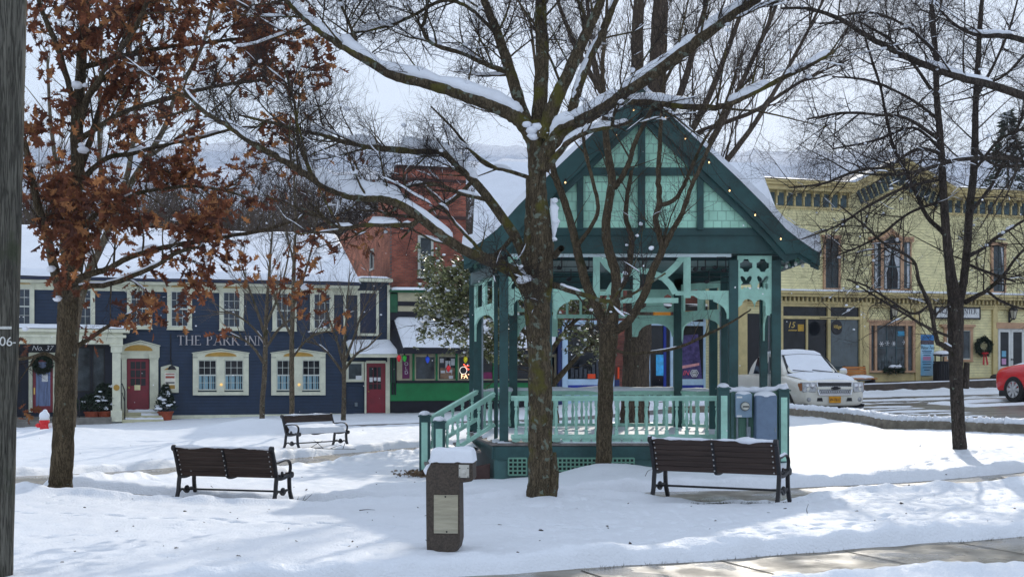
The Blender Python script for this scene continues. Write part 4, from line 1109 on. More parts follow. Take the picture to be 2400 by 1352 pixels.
for xa,xb,yy,dd in ((330,378,974,.62),(290,380,983,1.02),(300,372,966,.3)):
    pts=np.array([(s(x),-dd,F1.z(x,yy)+.02) for x in np.linspace(xa,xb,12)]); b.tube(pts,np.full(12,.10),8,.1,np.random.default_rng(int(xa)),flat=.5)
b.build('step_snow',SNOW,inn)
child(F1,inn,'handrail',blackm,lambda b:(b.tube([(s(292),-1.05,F1.z(292,990)),(s(292),-1.05,F1.z(292,915)),(s(286),-.25,F1.z(286,899))],.022,8),b.tube([(s(292),-1.05,F1.z(292,940)),(s(286),-.25,F1.z(286,920))],.015,6)))
# side red door, its surround, side light and little shed roof
def pil2(b):
    F1.rect(b,855,859,848,968,.0,.10); F1.rect(b,904,912,848,968,.02,.10); F1.rect(b,859,904,845,851,.0,.102)
child(F1,inn,'door_surround',cream,pil2,bevel=.005)
d2=child(F1,inn,'door',redd,lambda b:F1.rect(b,859,904,851,967,.01,.05),bevel=.004)
child(F1,inn,'pane',glassd,lambda b:F1.rect(b,865,893,860,912,.049,.056),parent=d2)
child(F1,inn,'muntins',redd,lambda b:(F1.rect(b,874,875.2,860,912,.055,.064),F1.rect(b,883.5,884.7,860,912,.055,.064),F1.rect(b,865,893,884,885.4,.055,.062),F1.rect(b,865,893,898,899.2,.055,.062)),parent=d2)
child(F1,inn,'notice',paperw,lambda b:(F1.rect(b,866,873.5,884,894.5,.064,.068),F1.rect(b,876,882.5,884,892,.064,.068),F1.rect(b,885,892,884,893,.064,.068)),parent=d2)
child(F1,inn,'knob',brass,lambda b:b.ball((s(863),-.08,F1.z(863,917)),.03,8,6),parent=d2,smooth=True)
w_=window(F1,inn,816,849,851,890,4,cream,1,1,sash=False,glass=glassg)
child(F1,inn,'notice',paperw,lambda b:F1.rect(b,834,848,880,891,.062,.066),parent=w_)
sh0,sh1=s(811),s(926); zt=F1.z(860,806); zb_=F1.z(860,838)
b=MB(); b.hexa([(sh0,-1.0,zb_),(sh1,-1.0,zb_),(s(916),-.01,zt),(sh0,-.01,zt)],[(sh0,-1.0,zb_+.14),(sh1,-1.0,zb_+.14),(s(916),-.01,zt+.10),(sh0,-.01,zt+.10)]); shr=b.build('shed_roof',cream,inn,bevel=.008)
slab_snow('shed_snow',inn,[(sh0+.01,-1.0,zb_+.14),(sh1,-1.0,zb_+.14),(s(916),-.01,zt+.10),(sh0,-.01,zt+.10)],.14,3,40,14)
child(F1,inn,'meter_box',metal,lambda b:F1.rect(b,832,838,943,952,-.05,.07),bevel=.008)
# menu case with its own gooseneck lamp
mc=child(F1,inn,'menu_case',cream,lambda b:(F1.poly(b,[(377,920),(419,920),(419,860),(398,854),(377,860)],.0,.10)),bevel=.006)
child(F1,inn,'menu_arch',gold,lambda b:F1.poly(b,[(384,866.5),(412,866.5),(405,862),(398,861),(391,862)],.1,.106),parent=mc)
child(F1,inn,'menu_sheet',mat('menu_paper',rgb(226,220,206,1.1),.6,.1),lambda b:F1.rect(b,386,411,873,913,.101,.108),parent=mc)
child(F1,inn,'menu_lines',mat('menu_red',rgb(170,80,60),.6,.2),lambda b:(F1.rect(b,388,409,881,886,.108,.112),F1.rect(b,388,409,875.5,877.5,.108,.112)),parent=mc)
child(F1,inn,'menu_band',gold,lambda b:F1.rect(b,387,410,902,911,.108,.112),parent=mc)
child(F1,inn,'menu_lines',blackm,lambda b:(F1.rect(b,388,409,895,898,.108,.112)),parent=mc)
gl=child(F1,inn,'gooseneck_lamp',blackm,lambda b:(b.tube([(s(400),-.03,F1.z(400,783)),(s(400),-.03,F1.z(400,848)),(s(400),-.16,F1.z(400,842)),(s(401),-.30,F1.z(401,850)),(s(402),-.34,F1.z(401,857))],.02,8),b.lathe([(.03,.16),(.10,.12),(.17,.0)],14,(s(402),-.36,F1.z(402,866)))))
# the lettered name
b=MB(); xs0=s(415); W_=s(625)-xs0; zb_=F1.z(520,809); hh=F1.z(520,786.5)-zb_
serif_text(b,'THE PARK INN',W_,hh,lambda a,c,d:(xs0+a,-d,zb_+c),.02,.07); b.build('name_letter',mat('silver_letters',rgb(172,168,170,1.05),.5,.2,5),inn)
# porch on the left: flat roof on square columns over a dark shop front
PO=1.35
sp=lambda x:F1.s(x,PO)
zr=F1.z(170,771,PO); zb1=F1.z(170,806,PO)
b=MB(); b.box(s(-90),sp(304),-PO-.12,-.003,zr-.12,zr); b.box(s(-90),sp(288),-PO,-.004,zb1,zr-.121); b.box(s(-90),sp(296),-PO-.06,-.005,zr-.30,zr-.20); pr_=b.build('porch_roof',cream,inn,bevel=.012)
slab_snow('porch_snow',inn,[(s(-90),-PO-.1,zr),(sp(304),-PO-.1,zr),(sp(304),-.05,zr),(s(-90),-.05,zr)],.17,14,60,10)
def colm(b):
    xa,xb=sp(263),sp(283); z_0=F1.z(272,988,PO); 
    b.box(xa,xb,-PO+.02,-PO+.36,z_0,zb1); b.box(xa-.05,xb+.05,-PO-.03,-PO+.41,z_0,z_0+.42); b.box(xa-.05,xb+.05,-PO-.03,-PO+.41,zb1-.30,zb1-.02); b.box(xa-.09,xb+.09,-PO-.07,-PO+.45,zb1-.07,zb1)
child(F1,inn,'porch_column',cream,colm,bevel=.012)
child(F1,inn,'porch_column',cream,lambda b:b.box(sp(20),sp(38),-PO+.02,-PO+.36,F1.z(30,990,PO),zb1),bevel=.012)
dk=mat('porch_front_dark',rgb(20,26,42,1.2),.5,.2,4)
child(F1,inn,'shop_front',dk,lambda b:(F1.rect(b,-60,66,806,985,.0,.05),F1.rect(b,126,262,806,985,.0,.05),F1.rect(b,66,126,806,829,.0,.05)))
for xa,xb in ((176,210),(219,243),(24,44)):
    f=child(F1,inn,'shop_window',blackm,lambda b:(F1.rect(b,xa-3,xa,812,918,.05,.09),F1.rect(b,xb,xb+3,812,918,.05,.09),F1.rect(b,xa,xb,810,816,.05,.091),F1.rect(b,xa,xb,915,919,.05,.091)))
    child(F1,inn,'pane',glassg,lambda b:F1.rect(b,xa,xb,816,915,.05,.06),parent=f)
def jam(b): F1.rect(b,67,76,826,966,.0,.12); F1.rect(b,124,130,826,966,.0,.12); F1.rect(b,72,126,826,834,.0,.122)
child(F1,inn,'door_surround',cream,jam,bevel=.006)
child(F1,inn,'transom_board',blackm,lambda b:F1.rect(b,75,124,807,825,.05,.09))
tm=text_mesh('house_number','No. 37',.26,paperw,inn,(s(99),-.095,F1.z(99,816)),0,.01,shear=.3)
d3=child(F1,inn,'door',redd,lambda b:F1.rect(b,77,124,840,966,.03,.08),bevel=.004)
child(F1,inn,'pane',mat('door_curtain_glass',rgb(96,112,150,1.1),.15,.4,4,stretch=(5,1,.4)),lambda b:F1.rect(b,84,118,848,951,.078,.086),parent=d3)
child(F1,inn,'notice',paperw,lambda b:F1.rect(b,98,112,876,894,.087,.092),parent=d3)
child(F1,inn,'door_plate',brass,lambda b:F1.rect(b,79,82,908,924,.081,.10),parent=d3)
child(F1,inn,'porch_floor',stonem,lambda b:(b.box(s(-90),sp(262),-PO-.2,-.003,-.5,F1.z(160,975)),b.box(s(-90),sp(130),-PO-.75,-PO-.2,-.5,F1.z(100,986,PO))),bevel=.01)
child(F1,inn,'handrail',blackm,lambda b:(b.tube([(sp(186),-PO-.1,F1.z(186,990,PO)),(sp(186),-PO-.1,F1.z(186,930,PO)),(sp(192),-.6,F1.z(192,936))],.022,6),b.tube([(sp(186),-PO-.1,F1.z(186,948,PO)),(sp(192),-.6,F1.z(192,952))],.016,6),b.tube([(sp(53),-PO-.1,F1.z(53,990,PO)),(sp(53),-PO-.1,F1.z(53,935,PO)),(sp(50),-.6,F1.z(50,940))],.022,6)))
child(F1,inn,'plaque',gold,lambda b:b.lathe([(.0,.01),(.11,.01),(.11,-.015)],16,(sp(273),-PO,F1.z(273,908,PO)),axis='y'))
# wreath on the porch door, urns and planters stand free
def wreath(name,c,ro,ri,label,bow=True,seed=1,yaw=YAW,needle=.10,n=900):
    root=empty(name,c,yaw,label,'wreath')
    rng=np.random.default_rng(seed); q=QB()
    th=rng.random(n)*2*np.pi; ph=rng.random(n)*2*np.pi; rm=(ro+ri)/2; rt=(ro-ri)/2
    base=np.stack([(rm+rt*.8*np.cos(ph))*np.cos(th),rt*.6*np.sin(ph)-.08,(rm+rt*.8*np.cos(ph))*np.sin(th)],1)
    dr=np.stack([-np.sin(th),rng.standard_normal(n)*.5-.3,np.cos(th)],1)+rng.standard_normal((n,3))*.6
    dr/=np.linalg.norm(dr,axis=1,keepdims=True); up=rng.standard_normal((n,3)); sd=np.cross(dr,up); sd/=np.linalg.norm(sd,axis=1,keepdims=True)
    L=needle*(.6+rng.random((n,1))); w=.022
    V=np.stack([base-sd*w,base+sd*w,base+dr*L+sd*w*.5,base+dr*L-sd*w*.5],1).reshape(-1,3); q.addarr(V,np.arange(4*n).reshape(n,4),4)
    q.build('greenery',evergreen,root)
    if bow:
        redb=mat('red_ribbon',rgb(170,20,30,1.2),.45,.2,5)
        b=MB(); z=-rm
        b.ball((0,-.17,z),.05,10,6); 
        for s_ in (1,-1):
            b.ball((s_*.09,-.17,z+.03),.09,10,6,(1,.4,.6)); b.hexa([(s_*.01,-.16,z),(s_*.07,-.16,z),(s_*.07,-.15,z),(s_*.01,-.15,z)],[(s_*.06,-.2,z-.5),(s_*.15,-.2,z-.45),(s_*.15,-.19,z-.45),(s_*.06,-.19,z-.5)])
        b.build('bow',redb,root)
    return root
wreath('wreath',F1.world(99,853,.11),.36,.16,'dark evergreen wreath on the curtained red porch door of the inn',False,3)
def cone_shrub(name,c,h,w,label,snow,seed,pot=(.30,.36),snowy=40,conical=True):
    root=empty(name,c,YAW,label,'potted shrub')
    b=MB(); b.lathe([(pot[0]*.68,0),(pot[0]*.9,pot[1]*.85),(pot[0],pot[1]*.86),(pot[0],pot[1]),(pot[0]*.85,pot[1])],18,(0,0,0)); b.build('pot',terra,root,smooth=False)
    rng=np.random.default_rng(seed); n=1300; q=QB(); t=rng.random(n)**.8
    rad=(w*(1-t)**.8 if conical else w*np.sqrt(np.clip(1-(2*t-.6)**2*.5,.05,1)))*np.sqrt(rng.random(n)); a=rng.random(n)*2*np.pi
    base=np.stack([rad*np.cos(a),rad*np.sin(a),pot[1]+t*h],1); dr=np.stack([np.cos(a),np.sin(a),.3+rng.random(n)],1)+rng.standard_normal((n,3))*.5; dr/=np.linalg.norm(dr,axis=1,keepdims=True)
    sd=np.cross(dr,rng.standard_normal((n,3))); sd/=np.linalg.norm(sd,axis=1,keepdims=True); L=.10+.08*rng.random((n,1)); ww=.02 if conical else .028
    V=np.stack([base,base+dr*L*.5+sd*ww,base+dr*L,base+dr*L*.5-sd*ww],1).reshape(-1,3); q.addarr(V,np.arange(4*n).reshape(n,4),4); q.build('foliage',evergreen,root)
    b=MB()
    for i in range(snowy):
        t_=rng.random(); r_=(w*(1-t_)**.8 if conical else w*.9)*(.6+.4*rng.random()); a_=rng.random()*6.28
        b.ball((r_*math.cos(a_),r_*math.sin(a_),pot[1]+t_*h*.95+.06),.05+.06*rng.random(),8,5,(1.2,1.2,.55))
    b.build('snow',SNOW,root,smooth=True)
    return root
def foot(px,py,Y): p=P(px,py,Y); return p
cone_shrub('potted_conifer',F1.world(388,986,.65),.95,.40,'small snow dusted conifer in a terracotta pot beside the menu case of the inn',True,1)
cone_shrub('potted_plant',F1.world(216,987,1.0),.55,.50,'leafy green plant in a terracotta pot under the inn porch',True,2,conical=False,snowy=10)
cone_shrub('potted_shrub',F1.world(246,986,1.0),.95,.38,'taller dark shrub with snow behind the square porch column of the inn',True,4,conical=False,snowy=26)

# ------------------------------------------------------------------ brick building behind
FB=Facade(918,56.5,YAW,-.5)
brk=FB.root('brick_building','tall red brick building with a paler left side wall rising behind the inn','building')
bf=brick_mat('red_brick',rgb(168,90,68,1.25),rgb(128,64,50,1.15),rgb(128,108,98,1.0),axis='XZ')
bs_=brick_mat('orange_brick',rgb(190,112,80,1.15),rgb(166,92,66,1.1),rgb(140,110,92,1.0),axis='YZ')
zt_=FB.z(980,396); DB=13.5; sx=FB.s(1092)
zt0=FB.z(918,415)
b=MB(); b.prism([(0,-.3),(sx,-.3),(sx,zt_-.3),(FB.s(1068),zt_),(FB.s(930),zt_),(0,zt0)],lambda a,c,d:(a,d,c),0,.4); b.build('front_wall',bf,brk)
b=MB(); b.prism([(0.4,-.3),(DB,-.3),(DB,zt0-1.3),(3.0,zt0-1.1),(2.95,zt0-.3),(.4,zt0-.02)],lambda a,c,d:(d,a,c),0,.4); b.build('side_wall',bs_,brk)
b=MB(); b.box(.4,sx,.41,DB,-.3,zt0-1.35); b.build('core',bf,brk)
b=MB(); b.box(FB.s(928),FB.s(1070),-.10,.45,zt_,zt_+.12); b.box(0,sx,-.06,-.002,zt_-.55,zt_-.42); b.box(0,sx,-.05,-.002,zt_-2.2,zt_-2.05); b.build('parapet_coping',mat('brown_coping',rgb(70,44,40),.7,.2),brk)
slab_snow('parapet_snow',brk,[(FB.s(928),-.1,zt_+.12),(FB.s(1070),-.1,zt_+.12),(FB.s(1070),.45,zt_+.12),(FB.s(928),.45,zt_+.12)],.1,6,40,6)
slab_snow('roof_snow',brk,[(.45,.45,zt0-1.34),(sx,.45,zt0-1.34),(sx,DB,zt0-1.34),(.45,DB,zt0-1.34)],.12,7,20,20)
window(FB,brk,984,1012,556,648,4,muntin,1,1,glass=glassg)
yw=4.4; zw0,zw1=FB.z(918,620)+.15,FB.z(918,576)+.15
b=MB(); b.box(-.05,-.002,yw-.42,yw-.34,zw0,zw1); b.box(-.05,-.002,yw+.34,yw+.42,zw0,zw1); b.box(-.055,-.002,yw-.42,yw+.42,zw1,zw1+.09); b.box(-.07,-.002,yw-.46,yw+.46,zw0-.09,zw0); sw=b.build('window',muntin,brk)
b=MB(); b.box(-.02,-.003,yw-.34,yw+.34,zw0,zw1); b.build('pane',glassg,brk if False else sw)

# ------------------------------------------------------------------ bicycle shop
FS=Facade(940,51.6,YAW,-.5)
shop=FS.root('bicycle_shop','green and black bicycle shop with a snow covered awning and coloured bulbs','shop')
green=mat('shop_green',rgb(20,120,66,1.15),.45,.18,3); greend=mat('shop_dark_green',rgb(24,84,54,1.15),.5,.2,3); blk=mat('shop_black',rgb(22,22,34,1.1),.6,.3,3)
creams=mat('shop_cream',rgb(190,182,152,1.1),.6,.15,3)
b=MB(); FS.rect(b,914,1312,680,1000,-7,-.0); b.build('wall',blk,shop)
child(FS,shop,'base',blk,lambda b:FS.rect(b,914,1310,938,1000,.001,.04))
child(FS,shop,'green_band',green,lambda b:FS.rect(b,914,1310,896,938,.001,.10),bevel=.006)
child(FS,shop,'sill_band',blk,lambda b:FS.rect(b,930,1310,891,897,.0,.16),bevel=.004)
child(FS,shop,'cornice',greend,lambda b:(FS.rect(b,914,1310,682,688,.001,.30),FS.rect(b,914,932,688,732,.001,.12)),bevel=.008)
for xa,xb,ya,yb in ((933,1300,688,709),(933,1300,719,732)):
    child(FS,shop,'sign_band',creams,lambda b:FS.rect(b,xa,xb,ya,yb,.001,.06))
child(FS,shop,'black_band',blk,lambda b:(FS.rect(b,914,1305,709,719,.001,.10),FS.rect(b,914,1305,732,752,.001,.10)))
slab_snow('cornice_snow',shop,[(FS.s(914),-.34,FS.z(930,682)),(FS.s(1308),-.34,FS.z(1308,684)),(FS.s(1308),1.5,FS.z(1308,684)),(FS.s(914),1.5,FS.z(930,682))],.16,21,60,8)
for i in range(4):
    child(FS,shop,'pilaster_rib',greend if i%2==0 else blk,lambda b:FS.rect(b,916+i*3.2,919+i*3.2,838,925,.001,.10+.02*(i%2)))
AO=1.6
za,zb_=FS.z(930,748),FS.z(960,815,AO)
xl0,xl1,xr=FS.s(922),FS.s(944,AO),FS.s(1300,AO)
b=MB(); b.hexa([(xl0,-.0,za-.1),(FS.s(1306),-.0,za-.1),(xr,-AO,zb_-.12),(xl1,-AO,zb_-.12)],[(xl0,-.0,za),(FS.s(1306),-.0,za),(xr,-AO,zb_),(xl1,-AO,zb_)])
b.box(xl1,xr,-AO-.02,-AO+.03,FS.z(960,829,AO),zb_-.1); aw=b.build('awning',blk,shop)
b=MB(); b.add([(xl0-.02,.0,za),(xl0-.35,.0,FS.z(920,829)),(xl1,-AO,FS.z(944,829,AO)),(xl1,-AO,zb_)],[(0,1,2,3)]); b.build('awning_side',blk,shop,fixn=False)
slab_snow('awning_snow',shop,[(xl1+.02,-AO,zb_),(xr,-AO,zb_),(FS.s(1306),-.02,za),(xl0+.02,-.02,za)],.14,31,90,16,rag=.04)
child(FS,shop,'window_band',creams,lambda b:FS.rect(b,930,1310,828,892,.0,.05))
pink=mat('poster_magenta',rgb(140,40,96,1.1),.5,.4,3); cork=mat('corkboard',rgb(150,120,96,1.1),.8,.4,6)
wins=((975,1019),(1029,1068),(1076,1118),(1130,1155),(1163,1198),(1208,1240),(1250,1300))
for i,(xa,xb) in enumerate(wins):
    f=child(FS,shop,'shop_window',creams,lambda b:(FS.rect(b,xa-3,xa,832,893,.05,.10),FS.rect(b,xb,xb+3,832,893,.05,.10),FS.rect(b,xa,xb,832,836,.05,.101),FS.rect(b,xa,xb,888,892,.05,.101)),bevel=.004)
    child(FS,shop,'pane',glassd if i!=0 else glassg,lambda b:FS.rect(b,xa,xb,836,888,.05,.06),parent=f)
    child(FS,shop,'mullion',green,lambda b:FS.rect(b,xa-8,xa-3.2,829,892,.05,.13),bevel=.004)
    if i==1:
        child(FS,shop,'notice_board',cork,lambda b:FS.rect(b,xa+3,xb-2,862,887,.061,.066),parent=f)
        def notes(b):
            for (p,q,r_,t_) in ((1031,1040,840,850),(1044,1056,845,862),(1033,1043,868,874),(1046,1060,866,873),(1052,1062,880,887),(1057,1066,840,856)): FS.rect(b,p,q,r_,t_,.066,.070)
        child(FS,shop,'notice',paperw,notes,parent=f)
    if i==3: child(FS,shop,'poster',pink,lambda b:FS.rect(b,xa+1,xb-1,872,888,.061,.066),parent=f)
ban=child(FS,shop,'banner',mat('banner_purple',rgb(110,44,90,1.1),.7,.15),lambda b:FS.rect(b,943,960,832,887,.052,.060))
for ch,yy in (('O',853),('L',863),('D',873)):
    text_mesh('banner_letter',ch,.20,paperw,shop,(FS.s(951.5),-.066,FS.z(951,yy)),0,.008)
neon=mat('neon_red',(1,.1,.06,1),.4,0,emit=(1,.10,.05,1),estr=4.0); neon2=mat('neon_amber',(1,.5,.2,1),.4,0,emit=(1,.55,.3,1),estr=2.5)
bk=empty('neon_bicycle',FS.world(1097,865,.10),YAW,'red neon bicycle sign over amber letters in the bicycle shop window','neon sign')
b=MB()
def ringp(cx,cz,r,n=18): return [(cx+r*math.cos(2*math.pi*i/n),0,cz+r*math.sin(2*math.pi*i/n)) for i in range(n+1)]
b.tube([(.0,0,0),(-.13,0,.13),(.14,0,.15),(.02,0,-.02),(-.13,0,.13)],.012,6); b.tube([(.14,0,.15),(.2,0,-.03)],.012,6); b.tube([(.14,0,.15),(.12,0,.24),(.06,0,.25)],.012,6); b.tube([(-.13,0,.13),(-.16,0,.2),(-.2,0,.2)],.012,6); b.tube(ringp(.2,-.03,.14),.012,6)
b.build('frame_tube',neon,bk)
b=MB(); b.tube(ringp(-.2,-.05,.15),.012,6); b.build('wheel_tube',mat('neon_white',(.9,.9,.85,1),.4,0,emit=(1,.9,.8,1),estr=.8),bk)
text_mesh('neon_letters','FATT',.26,neon2,bk,(0,-.0,-.30),0,.01)
bulbcol={'red':rgb(220,30,40,1.2),'green':rgb(40,170,50,1.2),'blue':rgb(30,80,220,1.2),'yellow':rgb(230,215,20,1.2),'white':rgb(225,235,245,1.2)}
for cn,px,py,wh in (('red',935,838,'red festive bulb hanging leftmost below the bicycle shop awning'),('green',948,838,'green festive bulb hanging in front of the purple banner'),('blue',1002,841,'blue festive bulb hanging at the first shop window'),
      ('red',1051,862,'red festive bulb hanging low at the notice board window'),('yellow',1091,841,'yellow festive bulb hanging over the neon bicycle'),('white',1145,841,'white festive bulb hanging rightmost beside the bandstand post')):
    r_=empty('festive_bulb',FS.world(px,py,1.45),YAW,wh,'ornament','festive bulbs under the shop awning')
    b=MB(); b.lathe([(.005,-.17),(.05,-.13),(.085,-.03),(.085,.03),(.05,.09),(.035,.10)],14); b.build('globe',mat('festive_'+cn,bulbcol[cn],.2,.1,3,spec=.6),r_,smooth=True)
    b=MB(); b.lathe([(.035,.10),(.035,.16)],10); b.tube([(0,0,.15),(0,0,.42)],.008,5); b.build('cap',blk,r_)
# upper brick storey over the auto parts shop and bike shop
# ------------------------------------------------------------------ auto parts shop
FN=Facade(1480,54.2,YAW,-.3)
ap=FN.root('parts_shop','pale blue framed parts shop with an orange awning under a brick upper storey','shop')
ltb=mat('pale_blue_paint',rgb(176,202,226,1.1),.5,.1,3); dkb=mat('strong_blue',rgb(24,48,140,1.2),.45,.15,3); navb=mat('dark_blue_post',rgb(30,44,92,1.2),.5,.15)
bfs=brick_mat('shop_brick',rgb(150,82,66,1.0),rgb(112,56,48,1.0),rgb(110,92,86,1.0))
b=MB(); FN.rect(b,1311,1738,560,1010,-8,0); b.build('wall',bfs,ap)
child(FN,ap,'shop_front',ltb,lambda b:(FN.rect(b,1318,1668,752,762,.0,.14),FN.rect(b,1318,1331,762,960,.0,.12),FN.rect(b,1572,1598,740,960,.0,.12),FN.rect(b,1650,1668,740,960,.0,.12),FN.rect(b,1331,1440,888,960,.0,.08),FN.rect(b,1598,1650,888,960,.0,.08),FN.rect(b,1433,1440,762,888,.0,.121),FN.rect(b,1516,1524,762,960,.0,.12)),bevel=.006)
child(FN,ap,'blue_band',dkb,lambda b:(FN.rect(b,1330,1434,902,909,.08,.10),FN.rect(b,1599,1649,902,909,.08,.10)))
child(FN,ap,'corner_post',navb,lambda b:(FN.rect(b,1308,1317,745,960,.0,.18),FN.rect(b,1441,1452,890,960,.0,.06)),bevel=.006)
for xa,xb,ya,yb in ((1331,1433,762,888),(1598,1650,745,888)):
    child(FN,ap,'shop_window',glassd,lambda b:FN.rect(b,xa,xb,ya,yb,.0,.03))
d_=child(FN,ap,'door',blackm,lambda b:FN.rect(b,1524,1572,746,955,.0,.03))
child(FN,ap,'pane',glassd,lambda b:FN.rect(b,1528,1555,758,930,.03,.036),parent=d_)
child(FN,ap,'door_post',dkb,lambda b:FN.rect(b,1556,1561.5,755,955,.03,.10))
child(FN,ap,'door_light',mat('lit_strip',(1,.95,.85,1),.4,0,emit=(1,.92,.8,1),estr=2.0),lambda b:FN.rect(b,1526,1568,748,749.6,.04,.06))
child(FN,ap,'display_screen',mat('blue_screen',rgb(40,130,190,1.0),.4,.6,4,emit=rgb(60,150,205),estr=.35),lambda b:FN.rect(b,1538,1556,831,880,.04,.06))
oran=mat('orange_awning',rgb(206,128,24,1.1),.5,.15,3)
for xa,xb in ((1534,1572),(1600,1655)):
    b=MB(); FN.poly(b,[(xa,744),(xb,744),(xb,728),(xa,728)],.02,.30); a_=b.build('awning',oran,ap,bevel=.02)
    b=MB(); FN.poly(b,[(xa-2,728),(xb+2,728),(xb+2,718),(xa+3,712),(xb-6,712),(xa-2,719)][:4]+[(xa-2,718)],.0,.36); b.build('awning_frame',blackm,a_)
for xa,xb in ((1531,1574),(1597,1657)): slab_snow('awning_snow',ap,[(FN.s(xa),-.36,FN.z(xa,719)),(FN.s(xb),-.36,FN.z(xb,719)),(FN.s(xb),-.01,FN.z(xb,716)),(FN.s(xa),-.01,FN.z(xa,716))],.08,41,20,5)
pos=child(FN,ap,'poster',mat('poster_indigo',rgb(44,34,86,1.0),.4,.5,5,col2=rgb(92,80,140,1.0)),lambda b:FN.poly(b,[(1598,786),(1636,783),(1641,838),(1646,888),(1598,888)],.031,.040))
child(FN,ap,'poster_stripe',mat('poster_pink',rgb(226,160,166,1.0),.5,.2),lambda b:FN.poly(b,[(1598,857),(1639,850),(1639,856),(1598,864)],.041,.046),parent=pos)
hexa_=[(1617,874),(1622,866),(1633,866),(1638,874),(1633,883),(1622,883)]
child(FN,ap,'badge',mat('badge_white',(.72,.72,.76,1),.4,.1),lambda b:FN.poly(b,hexa_,.041,.046),parent=pos)
hi=[(1619,874),(1623,868),(1632,868),(1636,874),(1632,881),(1623,881)]
child(FN,ap,'badge_ring',mat('badge_blue',rgb(28,40,110),.4,.1),lambda b:(FN.poly(b,hi,.046,.049)),parent=pos)
hj=[(1620.3,874),(1624,869),(1631,869),(1634.7,874),(1631,880),(1624,880)]
child(FN,ap,'badge_field',mat('badge_white',(.72,.72,.76,1),.4,.1),lambda b:(FN.poly(b,hj,.049,.051)),parent=pos)
text_mesh('badge_letters','NAPA',.125,blackm,ap,(FN.s(1627.5),-.055,FN.z(1627,874.5)),0,.006,sx=.8)
text_mesh('poster_letters','IN',.30,mat('poster_red',rgb(226,90,110,1.1),.5,.1),ap,(FN.s(1606),-.046,FN.z(1606,874)),0,.006,shear=.3)
def goods(b):
    rng=random.Random(4)
    for i in range(9):
        x=1338+i*10; FN.rect(b,x,x+7,870-rng.random()*40,886,.031,.12)
child(FN,ap,'window_goods',mat('dark_goods',rgb(60,66,76),.5,.6,9),goods)
child(FN,ap,'orange_goods',mat('orange_plastic',rgb(222,70,26,1.1),.4,.1),lambda b:(FN.rect(b,1378,1396,876,887,.04,.16),FN.rect(b,1448,1452,860,887,.07,.14)),bevel=.01)
slab_snow('roof_snow',ap,[(FN.s(1311),.0,FN.z(1330,562)),(FN.s(1738),.0,FN.z(1730,566)),(FN.s(1738),6,FN.z(1730,566)),(FN.s(1311),6,FN.z(1330,562))],.15,51,40,10)
for xa in (1345,1425,1520,1600,1680): window(FN,ap,xa,xa+26,600,668,4,cream,1,1,glass=glassd)

# ------------------------------------------------------------------ yellow visitor building
FY=Facade(2200,55.0,YAW,.55)
yel=FY.root('visitor_building','yellow clapboard two storey building with a bracketed cornice and central gable','building')
ysid=siding_mat('yellow_clapboard',rgb(202,194,148,1.3),.12); ytr=mat('ochre_trim',rgb(182,166,118,1.25),.55,.15,3); pinkt=mat('tan_pink_trim',rgb(178,142,112,1.1),.55,.15,3)
tealp=mat('slate_panel',rgb(56,78,84,1.1),.55,.2,4); grg=mat('dentil_green',rgb(84,88,66,1.05),.6,.2)
zc=FY.z(2200,449)
b=MB(); FY.rect(b,1732,2560,FY.O.y and 449,960,-9,0)
b.v=[(x,y,zc if z>3 else z) for x,y,z in b.v]; b.build('wall',ysid,yel)

b=MB(); FY.poly(b,[(2003,452),(2208,452),(2105,396)],-.5,.001); b.build('gable_wall',ysid,yel)
def yz(y): return FY.z(2200,y)
# level cornice either side of the gable
for xa,xb in ((1732,1996),(2214,2560)):
    sa,sb=FY.s(xa),FY.s(xb)
    b=MB(); b.box(sa,sb,-.55,.0,zc-.10,zc+.02); b.box(sa,sb,-.42,.0,zc-.28,zc-.101); b.box(sa,sb,-.62,-.2,zc+.021,zc+.10); co_=b.build('cornice',ytr,yel,bevel=.012)
    slab_snow('cornice_snow',yel,[(sa,-.6,zc+.10),(sb,-.6,zc+.10),(sb,3,zc+.10),(sa,3,zc+.10)],.14,61,70,8)
    b=MB(); x=sa+.075
    while x<sb-.5:
        b.box(x,x+.27,-.05,-.003,zc-.88,zc-.36); x+=.42
    b.build('frieze_panels',tealp,yel)
    b=MB(); x=sa
    while x<sb:
        b.box(x-.035,x+.035,-.20,-.001,zc-.50,zc-.281); b.box(x-.03,x+.03,-.09,-.001,zc-.90,zc-.5); x+=.42
    b.box(sa,sb,-.07,-.002,zc-.99,zc-.905); b.build('cornice_brackets',ytr,co_)
# raking cornice of the gable
apx=(FY.s(2105),zc+ (452-388)*FY.Y(FY.s(2105))/F)
for sx_,px in ((1,1990),(-1,2220)):
    a=Vector((FY.s(px),0,zc+.05)); c=Vector((apx[0],0,apx[1]))
    d=(c-a).normalized(); nn_=Vector((-d.z,0,d.x)) if d.x>0 else Vector((d.z,0,-d.x))
    b=MB()
    def rk(y0_,y1_,o0,o1,m0=0,m1=1):
        p=a.lerp(c,m0); q=a.lerp(c,m1)
        b.prism([(p.x+nn_.x*o0,p.z+nn_.z*o0),(q.x+nn_.x*o0,q.z+nn_.z*o0),(q.x+nn_.x*o1,q.z+nn_.z*o1),(p.x+nn_.x*o1,p.z+nn_.z*o1)],lambda u,v,dd:(u,dd,v),y0_,y1_)
    rk(-.58,.3,-.02,.10); rk(-.45,.0,-.26,-.021); rk(-.07,-.003,-1.02,-.95,.08,.98)
    rc=b.build('raking_cornice',ytr,yel)
    b=MB(); n_=9
    for i in range(n_):
        t0=(i+.25)/n_; t1=(i+.85)/n_; rk(-.05,-.004,-.90,-.34,t0*.9+.05,t1*.9+.05)
    b.build('frieze_panels',tealp,rc)
    b=MB(); rk(-.60,.35,.10,.21,.0,.99); b.build('gable_snow',SNOW,rc)
